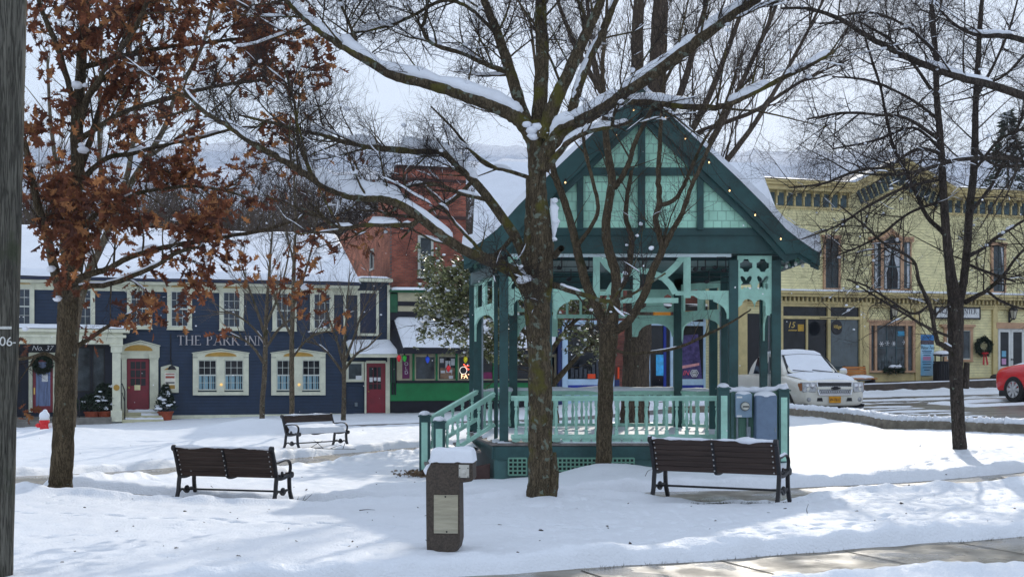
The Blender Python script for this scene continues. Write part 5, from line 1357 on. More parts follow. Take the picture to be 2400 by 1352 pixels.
b=MB(); b.prism([(FY.s(1996),zc),(apx[0],apx[1]-.02),(FY.s(2214),zc)],lambda u,v,dd:(u,dd,v),.3,7.5); b.build('gable_roof',mat('roof_slate',(.08,.08,.09,1),.8,.2),yel)
# upper windows
def shutter_win(px0,px1,py0,py1):
    f=window(FY,yel,px0,px1,py0,py1,5,pinkt,1,2,glass=glassg,mun=tealp)
    child(FY,yel,'window_head',pinkt,lambda b:(FY.rect(b,px0-8,px1+8,py0-9,py0-5,.0,.16),FY.rect(b,px0-6,px1+6,py0-5,py0,.0,.13)),parent=f,bevel=.006)
    return f
f=shutter_win(1936,1966,560,675)
def lou(b):
    for i in range(26): y=563+i*4.3; FY.rect(b,1938,1964,y,y+2.4,.023,.036)
child(FY,yel,'louvres',mat('louvre_grey',rgb(64,72,74),.6,.2),lou,parent=f)
shutter_win(2329,2354,577,683); shutter_win(2440,2465,577,683)
for px0,px1,py0 in ((2049,2065,566),(2119,2134,566)): window(FY,yel,px0,px1,py0,676,3,pinkt,1,1,glass=glassg,mun=tealp)
tw=window(FY,yel,2072,2111,572,678,5,pinkt,1,2,glass=glassd,mun=tealp)
child(FY,yel,'arch_glass',glassd,lambda b:FY.poly(b,[(2072,571),(2111,571),(2111,566),(2091.5,553),(2072,566)],.1,.115),parent=tw)
def hood(b):
    for (x0,y0),(x1,y1) in (((2042,560),(2068,560)),((2068,562),(2092,540)),((2092,540),(2116,562)),((2116,560),(2142,560))):
        FY.poly(b,[(x0-1,y0),(x1+1,y1),(x1+1,y1-5),(x0-1,y0-5)],.0,.20); FY.poly(b,[(x0-1,y0+7),(x1+1,y1+7),(x1+1,y1+.1),(x0-1,y0+.1)],.0,.13)
child(FY,yel,'window_head',pinkt,hood,parent=tw)
cw=mat('lace_curtain',rgb(190,195,200,1.0),.8,.3,14,stretch=(6,1,.4))
def drape(b):
    for m_ in (0,1):
        g=(lambda x:x) if not m_ else (lambda x:4183-x)
        pts=[(g(x),y) for x,y in ((2073,574),(2091,574),(2086,610),(2078,640),(2079,676),(2073,676))]
        FY.poly(b,pts,.026,.034)
child(FY,yel,'curtain',cw,drape,parent=tw)
child(FY,yel,'curtain',cw,lambda b:(FY.rect(b,2050,2057,570,674,.026,.034),FY.rect(b,2126,2133,570,674,.026,.034),FY.poly(b,[(2345,580),(2353,580),(2353,680),(2349,680),(2351,630)],.026,.034)))
# middle cornice with dentils
zm=FY.z(2200,690)
sa,sb=FY.s(1732),FY.s(2560)
b=MB(); b.box(sa,sb,-.50,.0,zm-.10,zm-.002); b.box(sa,sb,-.40,.0,zm-.22,zm-.101); b.box(sa,sb,-.10,.0,zm-.62,zm-.5); b.box(sa,sb,-.16,.0,zm-.50,zm-.44); mc_=b.build('middle_cornice',ytr,yel,bevel=.01)
slab_snow('ledge_snow',yel,[(sa,-.5,zm),(sb,-.5,zm),(sb,-.02,zm),(sa,-.02,zm)],.09,71,90,5)
b=MB(); b.box(sa,sb,-.06,-.002,zm-.439,zm-.221); b.build('dentil_band',grg,mc_)
b=MB(); x=sa
while x<sb: b.box(x,x+.08,-.20,-.061,zm-.42,zm-.23); x+=.2
b.build('dentils',ytr,mc_)
# ground floor: dark glazed shop front
tan=ytr
child(FY,yel,'shop_glass',glassd,lambda b:(FY.rect(b,1834,2019,712,742,.0,.02),FY.rect(b,1834,1943,748,870,.0,.02)))
refl=mat('reflecting_glass',rgb(70,84,90,1.0),.12,.25,2,spec=.6)
child(FY,yel,'shop_glass',refl,lambda b:FY.rect(b,1946,2017,748,868,.0,.022))
child(FY,yel,'shop_posts',tan,lambda b:(FY.rect(b,1829,1836,706,905,.0,.14),FY.rect(b,1890,1894,742,905,.0,.10),FY.rect(b,1941,1947,710,905,.0,.14),FY.rect(b,2016,2022,710,905,.0,.14),FY.rect(b,1836,2016,741,748,.0,.12),FY.rect(b,1836,2016,868,873,.0,.14),FY.rect(b,1829,2022,706,712,.0,.15)),bevel=.006)
child(FY,yel,'stall_riser',ytr,lambda b:FY.rect(b,1830,2022,873,910,.0,.06))
child(FY,yel,'doorway',blackm,lambda b:FY.rect(b,1752,1829,735,900,.0,.02))
child(FY,yel,'pilaster',tan,lambda b:(FY.rect(b,1733,1752,700,905,.0,.16),FY.rect(b,2023,2037,712,905,.0,.15),FY.rect(b,2021,2039,708,716,.0,.2),FY.rect(b,2146,2158,712,905,.0,.12),FY.rect(b,2144,2160,900,912,.0,.14),FY.rect(b,2328,2339,712,895,.0,.12)),bevel=.008)
child(FY,yel,'door_sticker',mat('amber_sign',rgb(190,150,50),.5,.2),lambda b:(FY.rect(b,1870,1884,760,776,.024,.03)))
text_mesh('window_number','15',.34,mat('gilt_letters',rgb(200,170,90,1.1),.4,.1),yel,(FY.s(1853),-.03,FY.z(1853,762)),0,.008,shear=.3)
child(FY,yel,'gilt_script',MATS['gilt_letters'],lambda b:b.tube([(FY.s(1847+i*.5),-.03,FY.z(1856,774+1.6*math.sin(i*1.3))) for i in range(40)],.012,4))
# three-part display window
def w3(b):
    for x in (2040,2053.5,2126,2143): FY.rect(b,x-2.5,x+2.5,762,868,.0,.12)
    FY.rect(b,2036,2147,755,763,.0,.14); FY.rect(b,2034,2149,750,755,.0,.19); FY.rect(b,2037,2146,868,873,.0,.18)
ww_=child(FY,yel,'display_window',pinkt,w3,bevel=.006)
child(FY,yel,'pane',glassg,lambda b:(FY.rect(b,2042,2051,763,868,.0,.02),FY.rect(b,2128.5,2140.5,763,868,.0,.02),FY.rect(b,2056,2123.5,763,868,.0,.021)),parent=ww_)
child(FY,yel,'muntins',tealp,lambda b:(FY.rect(b,2078,2079.5,763,868,.022,.05),FY.rect(b,2100,2101.5,763,868,.022,.05),FY.rect(b,2056,2124,814,816,.022,.052)),parent=ww_)
def stars(b):
    for x,y in ((2065,806),(2078,804),(2094,805),(2119,802)):
        for k in range(3):
            a=R(60*k); b.bar((FY.s(x)-.11*math.cos(a),-.035,FY.z(x,y)-.11*math.sin(a)),(FY.s(x)+.11*math.cos(a),-.035,FY.z(x,y)+.11*math.sin(a)),.02,.008,up=(0,1,0))
child(FY,yel,'paper_snowflakes',paperw,stars,parent=ww_)
child(FY,yel,'window_goods',mat('shop_goods',rgb(70,80,84),.6,.8,6),lambda b:[FY.rect(b,2058+i*8,2064+i*8,850-((i*37)%5)*5,868,.022,.04) for i in range(8)],parent=ww_)
child(FY,yel,'blue_sticker',mat('sticker_blue',rgb(60,150,190),.5,.2),lambda b:FY.rect(b,2104,2120,776,787,.022,.028),parent=ww_)
def riser(b): FY.rect(b,2037,2146,876,898,.002,.05); FY.rect(b,2160,2330,884,898,.002,.05); FY.rect(b,2036,2147,893,900,.0,.1)
child(FY,yel,'base_panel',ytr,riser,bevel=.005)
child(FY,yel,'stone_base',stonem,lambda b:FY.rect(b,1830,2560,900,960,-.02,.08))
# small window behind the tree, double doors
w4=window(FY,yel,2220,2275,774,842,6,pinkt,1,2,glass=glassg,sash=False); child(FY,yel,'window_head',pinkt,lambda b:(FY.rect(b,2208,2287,760,766,.0,.2),FY.rect(b,2212,2283,766,769,.0,.14)),parent=w4,bevel=.006)
whd=mat('white_door',rgb(206,208,206,1.1),.5,.1,3)
for xa,xb in ((2340,2369),(2370,2400)):
    d_=child(FY,yel,'door',whd,lambda b:FY.rect(b,xa,xb,770,896,.0,.06),bevel=.004)
    child(FY,yel,'pane',glassd,lambda b:FY.rect(b,xa+5,xb-5,778,858,.06,.066),parent=d_)
    child(FY,yel,'knob',blackm,lambda b:b.ball((FY.s(2369.5+(4 if xa>2350 else -4)*.5),-.1,FY.z(2370,842)),.035,8,6),parent=d_,smooth=True)
child(FY,yel,'notice',mat('notice_blue',rgb(110,170,200),.6,.2),lambda b:FY.rect(b,2348,2358,822,836,.067,.072))
child(FY,yel,'notice',mat('notice_pink',rgb(200,150,190),.6,.2),lambda b:FY.rect(b,2348,2358,840,854,.067,.072))
child(FY,yel,'door_surround',pinkt,lambda b:(FY.rect(b,2336,2410,756,770,.0,.14)),bevel=.006)
# things fixed to or standing before the yellow building
def sign_board(px0,px1,py0,py1,txt,label):
    c=FY.world((px0+px1)/2,(py0+py1)/2,.10); r_=empty('hanging_sign',c,YAW,label,'sign')
    Wd=FY.s(px1)-FY.s(px0); Hh=FY.z(px0,py0)-FY.z(px0,py1)
    b=MB(); b.box(-Wd/2,Wd/2,-.03,.03,-Hh/2,Hh/2); b.build('board',mat('sign_white',(.68,.70,.70,1),.5,.1,2),r_,bevel=.01)
    b=MB()
    for z in (Hh/2,-Hh/2): b.box(-Wd/2,Wd/2,-.045,.035,z-.03,z+.03)
    for x in (-Wd/2,Wd/2): b.box(x-.03,x+.03,-.044,.034,-Hh/2+.031,Hh/2-.031); b.lathe([(.05,-.02),(.05,.02)],8,(x,0,-Hh/2),axis='y'); b.lathe([(.05,-.02),(.05,.02)],8,(x,0,Hh/2),axis='y')
    b.build('frame',blackm,r_)
    b=MB(); h_=Hh*.46; w_=Wd*.86; serif_text(b,txt,w_,h_,lambda a,c_,d:(-w_/2+a,-d,-h_*.15+c_),.031,.042); b.build('letters',mat('sign_letters',(.05,.045,.07,1),.5,.1),r_)
    return r_
sign_board(2192,2296,721,746,'VISITOR CENTER','white framed sign lettered visitor center on the yellow building')
pst=empty('event_poster',FY.world(2172,832,.07),YAW,'tall narrow blue winter event poster on the yellow wall','poster')
Wd=FY.s(2189)-FY.s(2156); Hh=FY.z(2172,783)-FY.z(2172,879)
b=MB(); b.box(-Wd/2,Wd/2,-.01,.01,-Hh/2,Hh/2); b.build('sheet',mat('poster_blue',rgb(120,180,214,1.05),.5,.4,1.2,col2=rgb(176,208,226,1.05)),pst)
b=MB(); b.box(-Wd/2,Wd/2,-.013,-.0101,Hh*.36,Hh/2); b.build('picture',mat('poster_sky',rgb(50,120,180,1.05),.5,.3,2),pst)
b=MB(); b.box(-Wd/2,Wd/2,-.014,-.0131,Hh*.26,Hh*.36); b.build('crowd_picture',mat('poster_crowd',rgb(90,80,90),.6,.8,9),pst)
b=MB()
for i,(wf,yy) in enumerate(((.7,.10),(.6,.06),(.5,.0),(.65,-.16),(.55,-.22),(.6,-.30),(.4,-.36))): b.box(-Wd*wf/2,Wd*wf/2,-.014,-.0105,Hh*yy-.018,Hh*yy+.018)
b.build('text_lines',mat('poster_text',rgb(40,80,120),.6,.1),pst)
text_mesh('title_letters','Winter Fest',.21,mat('poster_title',rgb(40,60,60),.6,.1),pst,(0,-.016,Hh*.18),0,.004,shear=.2,sx=.75)
b=MB()
for yy in (-.05,-.08,-.11): b.box(-Wd*.28,Wd*.28,-.014,-.0105,Hh*yy-.02,Hh*yy+.02)
b.build('text_lines',mat('poster_pinktext',rgb(200,110,150),.6,.1),pst)
def lantern(px,py,label):
    r_=empty('wall_lantern',FY.world(px,py,.28),YAW,label,'lantern','wall lanterns on the yellow building')
    g_=mat('lantern_glass',(.45,.42,.33,1),.15,.2,4,spec=.5)
    b=MB(); b.lathe([(.10,-.20),(.17,.14)],6,(0,0,0)); gl_=b.build('glass',g_,r_)
    b=MB(); b.lathe([(.20,.14),(.21,.17),(.12,.26),(.04,.30),(.03,.36)],6); b.lathe([(.05,-.27),(.11,-.22),(.11,-.20)],6); b.bar((0,0,-.2),(0,.27,-.36),.04); b.bar((0,.26,-.4),(0,.26,.1),.09,.03,up=(0,1,0))
    for k in range(6):
        a=math.pi*2*k/6; b.bar((.10*math.cos(a),.10*math.sin(a),-.2),(.175*math.cos(a),.175*math.sin(a),.14),.022)
    b.build('frame',blackm,r_); return r_
lantern(2097,729,'black six sided wall lantern above the display window'); lantern(2375,735,'black six sided wall lantern above the white double doors')
hs=empty('oval_shop_sign',FY.world(1961,767,.9),YAW,'black oval shop sign with gold script hanging from an iron bracket','sign')
b=MB(); b.prism([(.26*math.cos(2*math.pi*i/28),.31*math.sin(2*math.pi*i/28)) for i in range(28)],lambda a,c,d:(a,d,c),-.025,.025); b.build('panel',blackm,hs,bevel=.01)
text_mesh('script_letters','Village',.20,mat('gilt_letters',rgb(200,170,90,1.1),.4,.1),hs,(0,-.032,.02),0,.008,shear=.4,sx=.72)
b=MB(); b.tube([(.0,0,.31),(.0,0,.40)],.012,5); b.tube([(-.33,.75,.40),(.35,-.1,.40)],.016,6); b.tube([(-.33,.75,1.15),(.15,.1,.42)],.014,6); b.build('bracket',blackm,hs)
wreath('door_wreath',FY.world(2303,812,.12),.42,.21,'round green wreath with a red bow on the yellow wall by the white doors',True,7,n=1400)
fb=empty('flower_basket',FY.world(2095,866,.22),YAW,'drooping evergreen basket topped with snow on the display window sill','flower basket')
rng=np.random.default_rng(11); n=500; q=QB(); a=rng.random(n)*6.28; rr=rng.random(n)**.5
base=np.stack([.36*rr*np.cos(a),.14*rr*np.sin(a),.05-.12*rng.random(n)],1); dr=np.stack([np.cos(a),.4*np.sin(a)-.2,-.6+rng.random(n)*.9],1); dr/=np.linalg.norm(dr,axis=1,keepdims=True)
sd=np.cross(dr,rng.standard_normal((n,3))); sd/=np.linalg.norm(sd,axis=1,keepdims=True); L=.10+.2*rng.random((n,1))
V=np.stack([base,base+dr*L*.5+sd*.022,base+dr*L,base+dr*L*.5-sd*.022],1).reshape(-1,3); q.addarr(V,np.arange(4*n).reshape(n,4),4); q.build('greenery',evergreen,fb)
b=MB()
for i in range(9): b.ball((-.25+.5*rng.random(),-.08+.1*rng.random(),.10+.05*rng.random()),.10,8,5,(1.2,1,.6))
b.build('snow',SNOW,fb,smooth=True)
tc_=empty('litter_bin',FY.world(2208,907,.75),YAW,'black slatted litter bin with a domed snow capped lid by the yellow wall','litter bin')
b=MB(); b.lathe([(.30,.0),(.33,.06),(.33,1.02),(.36,1.04),(.36,1.10)],22)
for k in range(22):
    a_=2*math.pi*k/22; b.box(.0,.0,.0,.0,.0,.0) if False else b.bar((.335*math.cos(a_),.335*math.sin(a_),.08),(.335*math.cos(a_),.335*math.sin(a_),1.0),.045)
b.build('body',blackm,tc_)
b=MB(); b.lathe([(.36,1.34),(.37,1.37),(.25,1.45),(.05,1.5)],22); 
b.build('lid',blackm,tc_)
b=MB()
for k in range(4): a_=math.pi/4+math.pi/2*k; b.bar((.28*math.cos(a_),.28*math.sin(a_),1.1),(.28*math.cos(a_),.28*math.sin(a_),1.36),.04)
b.build('lid_posts',blackm,tc_)
b=MB(); b.ball((0,0,1.42),.36,18,8,(1,1,.36)); b.build('snow',SNOW,tc_,smooth=True)
# raised brown pavement along the yellow front, rising with the street
sa,sb=FY.s(1985,1.7),FY.s(2560,1.7); zl=FY.z(1985,903,1.7); zr_=FY.z(2340,890,1.7); zr2=zl+(zr_-zl)*(sb-sa)/(FY.s(2340,1.7)-sa)
b=MB(); b.hexa([(sa,-1.7,-1.2),(sb,-1.7,-1.2),(sb,-.09,-1.2),(sa,-.09,-1.2)],[(sa,-1.7,zl),(sb,-1.7,zr2),(sb,-.09,zr2+.05),(sa,-.09,zl+.05)])
M4=Matrix.Translation(FY.O)@Matrix.Rotation(YAW,4,'Z'); b.v=[tuple(M4@Vector(v)) for v in b.v]
o=b.build('raised_pavement',MATS['brown_pavement'],bevel=.02); o['kind']='structure'
q=QB(); n=60; xs=np.linspace(sa,sb,n); pts=np.array([tuple(M4@Vector((x,-1.62,zl+(zr2-zl)*(x-sa)/(sb-sa)+.01))) for x in xs]); q.tube(pts,.045+.03*np.abs(fbm(xs*.8,xs*0,4,3)),7,.1,np.random.default_rng(3),flat=.7)
o=q.build('pavement_snow',SNOW); o['kind']='structure'
# ================================================================== trees
bark_maple=bark_mat('bark_maple',(.22,.172,.108,1),(.12,.092,.058,1),moss=(.150,.135,.035,1),mossy=.085,lichen=.105)
bark_oak=bark_mat('bark_oak',(.21,.162,.10,1),(.12,.09,.056,1),moss=(.055,.052,.022,1),mossy=.02,lichen=.02)
bark_dark=bark_mat('bark_dark',(.145,.118,.098,1),(.08,.066,.057,1),moss=(.045,.042,.022,1),mossy=.01,lichen=.03)
bark_young=bark_mat('bark_young',(.27,.215,.145,1),(.17,.135,.095,1),moss=(.075,.07,.03,1),mossy=.04,lichen=.05)
bark_big=bark_mat('bark_big',(.21,.16,.118,1),(.11,.083,.064,1),lichen=.02,zscale=.12)
twig_d=mat('twig_dark',(.042,.033,.030,1),.85,.3,9,spec=.1)
twig_b=mat('twig_brown',(.080,.058,.046,1),.85,.3,9,spec=.1)
twig_g=mat('twig_grey',(.14,.112,.095,1),.85,.3,9,spec=.1)
def catmull(pts,per=6):
    pts=np.asarray(pts,float); n=len(pts)
    if n<3: 
        t=np.linspace(0,1,per+1)[:,None]; return pts[0]*(1-t)+pts[-1]*t
    Pp=np.concatenate([[2*pts[0]-pts[1]],pts,[2*pts[-1]-pts[-2]]]); out=[]
    for i in range(1,n):
        p0,p1,p2,p3=Pp[i-1],Pp[i],Pp[i+1],Pp[i+2]
        for k in range(per):
            t=k/per; out.append(.5*((2*p1)+(-p0+p2)*t+(2*p0-5*p1+4*p2-p3)*t*t+(-p0+3*p1-3*p2+p3)*t**3))
    out.append(pts[-1]); return np.array(out)
class Tree:
    def __init__(s,name,label,cat,px,py,Y,seed,bark,twig,group=None,sink=.12):
        s.c=P(px,py,Y); s.Y=Y; s.root=empty(name,s.c,0,label,cat,group); s.rng=np.random.default_rng(seed)
        s.trunk=QB(); s.crown=QB(); s.snow=QB(); s.bark=bark; s.twig=twig; s.lv=[]; s.O=np.array(s.c)
        s.tips=[]
    def loc(s,pt):   # (px,py,dY)
        return np.array(P(pt[0],pt[1],s.Y+pt[2]))-s.O
    def limb(s,pts,k=10,per=6,which='trunk',noise=.04,snow=None,grow=None,dys=None):
        """pts: (px,py,r_px[,dY])"""
        w=np.array([list(s.loc((p[0],p[1],(p[3] if len(p)>3 else 0))))+[p[2]*(s.Y)/F] for p in pts])
        c=catmull(w,per); c[:,3]=np.maximum(c[:,3],.0025); c[:,3]*=np.where(c[:,3]>.03,(.80 if s.root.name.startswith('maple') and which=='trunk' and c[0,3]>.2 else .80 if s.root.name.startswith('twin') else .91),1.0)
        nn=len(c)
        if noise: c[1:-1,:3]+=s.rng.standard_normal((nn-2,3))*c[1:-1,3:4]*np.where(c[1:-1,3:4]>.06,.03,.09)
        (s.trunk if which=='trunk' else s.crown).tube(c[:,:3],c[:,3],k,noise,s.rng,mi=0 if which=='trunk' else (0 if c[0,3]>.02 else 1))
        if snow:
            for sn in snow: s.snow_on(c,*sn)
        s.lv.append((c,grow))
        return c
    def snow_on(s,c,u0,u1,th,wd=1.0):
        if s.root.name.startswith('maple'): th*=1.25
        n=len(c); i0,i1=u0*(n-1),u1*(n-1); L=np.linalg.norm(np.diff(c[:,:3],axis=0),axis=1).sum()*(u1-u0)
        m=max(5,int(L/.05)); ii=np.linspace(i0,i1,m)
        q=np.stack([np.interp(ii,np.arange(n),c[:,k]) for k in range(4)],1)
        v=np.interp(np.arange(m),np.arange(0,m+4,4),s.rng.standard_normal(len(np.arange(0,m+4,4))))
        v2=np.interp(np.arange(m),np.arange(0,m+9,9),s.rng.standard_normal(len(np.arange(0,m+9,9))))
        t=np.linspace(0,1,m); end=np.sqrt(np.clip(np.minimum(t,1-t)/max(.02,.07/max(L,.1)),0,1))
        slope=np.abs(np.gradient(q[:,2]))/(np.linalg.norm(np.gradient(q[:,:3],axis=0),axis=1)+1e-6)
        T=th*(1+.16*v+.20*v2)*end*np.clip(1.25-slope,.15,1)
        T=np.maximum(T,.0)
        rad=np.maximum(.55*T+.25*q[:,3]*end, .001)*wd; rad=np.minimum(rad,np.maximum(T*.75,q[:,3]*1.05))*end+.0005
        p=q[:,:3].copy(); p[:,2]+=q[:,3]*.75+T*.42
        s.snow.tube(p,rad,9,.045,s.rng)
    def blob(s,p,r):
        q=s.snow; n=6
        th=np.linspace(0,np.pi,5); pts=np.stack([np.zeros(5),np.zeros(5),np.cos(th)*r*.65],1)+p
        pts[:,:2]+=s.rng.standard_normal(2)*r*.1*np.linspace(-1,1,5)[:,None]
        q.tube(pts,np.sin(th)*r*(.8+.4*s.rng.random())+.0008,7,.12,s.rng)
    def twigs(s,dens=(3.5,6,6),length=(1.2,.5,.2),rmax=(.018,.007,.0035),up=.25,spread=(35,70),gravity=0.0,snowp=.25,lvl0min=.1,levels=3,limbs=None,kk=(5,3,3),taper=.15,leafcb=None,wander=.22,fine=5.0):
        rng=s.rng; s.pend=[]
        def spawn(c,lvl,u0,dl=1.0,ll=1.0):
            n=len(c); seg=np.linalg.norm(np.diff(c[:,:3],axis=0),axis=1); L=seg.sum()
            m=L*dens[lvl]*dl*(1-u0); m=int(m)+(1 if rng.random()<m-int(m) else 0)
            for _ in range(m):
                u=u0+(1-u0)*rng.random()**.85; x=u*(n-1); i=min(int(x),n-2); f=x-i
                p=c[i,:3]*(1-f)+c[i+1,:3]*f; r=c[i,3]*(1-f)+c[i+1,3]*f
                t=c[i+1,:3]-c[i,:3]; t=t/(np.linalg.norm(t)+1e-9)
                a=rng.standard_normal(3); a-=t*a.dot(t); a/=np.linalg.norm(a)+1e-9
                ang=R(spread[0]+(spread[1]-spread[0])*rng.random())
                d=t*math.cos(ang)+a*math.sin(ang); d[2]+=up; d/=np.linalg.norm(d)
                Lc=length[lvl]*ll*(.45+1.0*rng.random()**1.3)*(1-.35*u); Lc=max(Lc,.06)
                if lvl>0: Lc=min(Lc,L*.85)
                r0=min(r*.62,rmax[lvl]*(.6+.4*Lc/length[lvl]))
                k=6 if lvl==0 else (5 if lvl==1 else 4)
                steps=rng.standard_normal((k,3))*wander*(1 if lvl else .75)
                dd=d+np.cumsum(steps,0)*.55; dd[:,2]+=np.linspace(0,up*.7-gravity,k)
                dd/=np.linalg.norm(dd,axis=1,keepdims=True)
                pts=np.concatenate([p[None],p+np.cumsum(dd*Lc/k,0)]); rr=np.linspace(r0,max(r0*taper,.0016),k+1)
                cc=np.concatenate([pts,rr[:,None]],1)
                s.crown.tube(pts,rr,kk[lvl],mi=0 if r0>.012 else 1)
                if lvl<2 and rng.random()<snowp and abs(dd[:,2].mean())<.62:
                    a0=rng.random()*.5; s.snow_on(cc,a0,min(1,a0+.25+.55*rng.random()),min(.010+.024*rng.random()*(1.3 if lvl==0 else .7),1.9*r0+.002),1.0)
                if lvl<2 and rng.random()<snowp*.3:
                    s.blob(pts[int(rng.integers(1,k))]+np.array([0,0,.02]),.018+.03*rng.random())
                if lvl+1<levels:
                    if lvl+1>=2: s.pend.append(cc)
                    else: spawn(cc,lvl+1,.12)
                if leafcb is not None and lvl>=1: leafcb(s,cc,lvl)
        for c,g in (limbs or s.lv):
            if g is None: continue
            u0,dl,ll=g
            spawn(c,0,u0,dl,ll)
        if levels<3 or not s.pend: return
        # last two orders of twigs, vectorised
        def batch(S0,S1,RR,m,ln,rm,sp,upk):
            """m twigs on every segment pair S0->S1"""
            n=len(S0); k=rng.poisson(m)
            idx=np.repeat(np.arange(n),k)
            if len(idx)==0: return None
            f=rng.random(len(idx))[:,None]; p=S0[idx]*(1-f)+S1[idx]*f
            t=S1[idx]-S0[idx]; t/=np.linalg.norm(t,axis=1,keepdims=True)+1e-9
            a=rng.standard_normal(p.shape); a-=t*(a*t).sum(1,keepdims=True); a/=np.linalg.norm(a,axis=1,keepdims=True)+1e-9
            an=np.radians(sp[0]+(sp[1]-sp[0])*rng.random(len(idx)))[:,None]
            d=t*np.cos(an)+a*np.sin(an); d[:,2]+=upk; d/=np.linalg.norm(d,axis=1,keepdims=True)
            L=(ln*(.4+1.1*rng.random(len(idx))))[:,None]; r0=np.minimum(RR[idx]*.7,rm)[:,None]
            q1=p+(d+.18*rng.standard_normal(d.shape))*L*.5; q2=q1+(d+.35*rng.standard_normal(d.shape)+np.array([0,0,upk*.6]))*L*.5
            V=np.empty((len(idx),9,3)); u=np.cross(d,np.array([.31,.87,.38])); u/=np.linalg.norm(u,axis=1,keepdims=True)+1e-9; v=np.cross(d,u)
            for i,(q_,rk) in enumerate(((p,1.0),(q1,.8),(q2,.55))):
                for j in range(3):
                    ang=2*np.pi*j/3; V[:,i*3+j]=q_+r0*rk*(math.cos(ang)*u+math.sin(ang)*v)
            base=np.array([[0,1,4,3],[1,2,5,4],[2,0,3,5],[3,4,7,6],[4,5,8,7],[5,3,6,8]])
            fi=(np.arange(len(idx))[:,None,None]*9+base[None]).reshape(-1,4)
            s.crown.addarr(V.reshape(-1,3),fi,4,1)
            return p,q1,q2,r0[:,0]
        A=np.concatenate([c[:-1,:3] for c in s.pend]); B=np.concatenate([c[1:,:3] for c in s.pend]); Rr=np.concatenate([c[:-1,3] for c in s.pend])
        segL=np.linalg.norm(B-A,axis=1)
        o=batch(A,B,Rr,segL*dens[2],length[2],rmax[2],spread,up)
        if o is None: return
        p,q1,q2,r0=o; s.tips=np.concatenate([q2,B[::3]])
        if fine:
            m=fine*length[2]*.5
            batch(p,q1,r0,np.full(len(p),m),length[2]*.5,rmax[2]*.8,spread,up); batch(q1,q2,r0,np.full(len(p),m),length[2]*.45,rmax[2]*.75,spread,up)
    def finish(s,extra=None):
        s.trunk.build('trunk',s.bark,s.root)
        if s.crown.n: s.crown.build('crown',[s.bark,s.twig],s.root)
        if s.snow.n: s.snow.build('snow',SNOW,s.root)['kind']='stuff'

# ---- 1. the big snow laden maple in the middle
T=Tree('maple_tree','large snow laden maple with a mossy lichened trunk in front of the bandstand','tree',1265,1178,17.6,11,bark_maple,twig_d)
T.limb([(1262,1215,48),(1264,1175,39),(1266,1120,36),(1266,1000,35),(1266,900,34),(1262,800,34),(1260,710,38),(1266,640,37),(1270,560,33),(1262,470,27),(1258,390,26),(1258,320,27),(1257,285,20)],k=22,noise=.035)
T.limb([(1290,1180,14,-.05),(1298,1120,13,-.05),(1296,1060,8,-.03)],k=8)
T.limb([(1248,640,24,.05),(1246,560,20,.08),(1246,480,16,.08),(1244,420,13,.05)],k=12)        # fused second stem
T.limb([(1300,600,9,-.1),(1312,585,8,-.3),(1316,582,8,-.42)],k=9,noise=.0)                   # sawn stub
T.limb([(1252,330,22),(1225,288,20),(1185,262,18),(1100,228,16),(1000,195,15,.3),(920,175,14,.5),(850,135,12,.6),(790,100,10.5,.7),(740,65,9.5,.8),(690,20,8.5,.9),(640,-35,7,1.0),(600,-90,5,1.1)],k=12,snow=[(.10,.62,.115),(.62,.97,.085)],grow=(.12,1.0,1.0))
T.limb([(1244,315,18,.1),(1218,240,16,.3),(1196,170,15,.5),(1170,90,13,.7),(1142,20,11,.9),(1118,-60,9,1.1),(1100,-150,6,1.2)],k=12,snow=[(.12,.26,.04)],grow=(.25,.9,1.1))
T.limb([(1260,310,20,.2),(1267,210,19,.3),(1271,120,18,.4),(1268,40,16,.5),(1270,-60,13,.6),(1276,-180,9,.7)],k=14,grow=(.2,.9,1.1))
T.limb([(1272,325,20,-.1),(1298,245,18,-.2),(1333,170,16,-.3),(1364,100,14,-.4),(1400,25,11,-.5),(1425,-60,9,-.6),(1440,-150,6,-.7)],k=12,snow=[(.05,.5,.075),(.6,.8,.06)],grow=(.2,1,1.1))
T.limb([(1335,290,12,.1),(1352,215,13,.3),(1380,140,12,.5),(1420,55,10,.7),(1452,-30,8,.8),(1470,-130,5,.9)],k=10,snow=[(.03,.78,.10)],grow=(.25,1,1))
T.limb([(1268,400,22,-.1),(1288,345,20,-.15),(1330,300,18,-.2),(1400,262,16,-.3),(1470,215,15,-.4),(1560,152,15,-.5),(1640,92,14,-.6),(1720,32,12,-.7),(1790,-12,10,-.8),(1880,-60,7,-.9)],k=12,snow=[(.10,.42,.095),(.42,.66,.10),(.66,.97,.09)],grow=(.2,1,1.1))
T.limb([(1440,240,9,-.35),(1520,240,8.5,-.5),(1600,249,8,-.6),(1690,250,7.5,-.7),(1765,218,6.5,-.8),(1835,183,6,-.9),(1900,152,5,-1.0),(1960,118,3.5,-1.1)],k=9,snow=[(.05,.33,.065),(.45,.65,.08),(.72,.97,.075)],grow=(.08,1.1,.9))
T.limb([(1290,385,9,-.2),(1335,332,7.5,-.4),(1390,306,6,-.6),(1440,297,4.5,-.7),(1482,284,3,-.8)],k=8,snow=[(.15,.95,.055)],grow=(.2,1.2,.7))
T.limb([(1290,330,10,-.15),(1310,300,9,-.3),(1350,285,7,-.5)],k=8,snow=[(.0,.95,.09,1.1)])
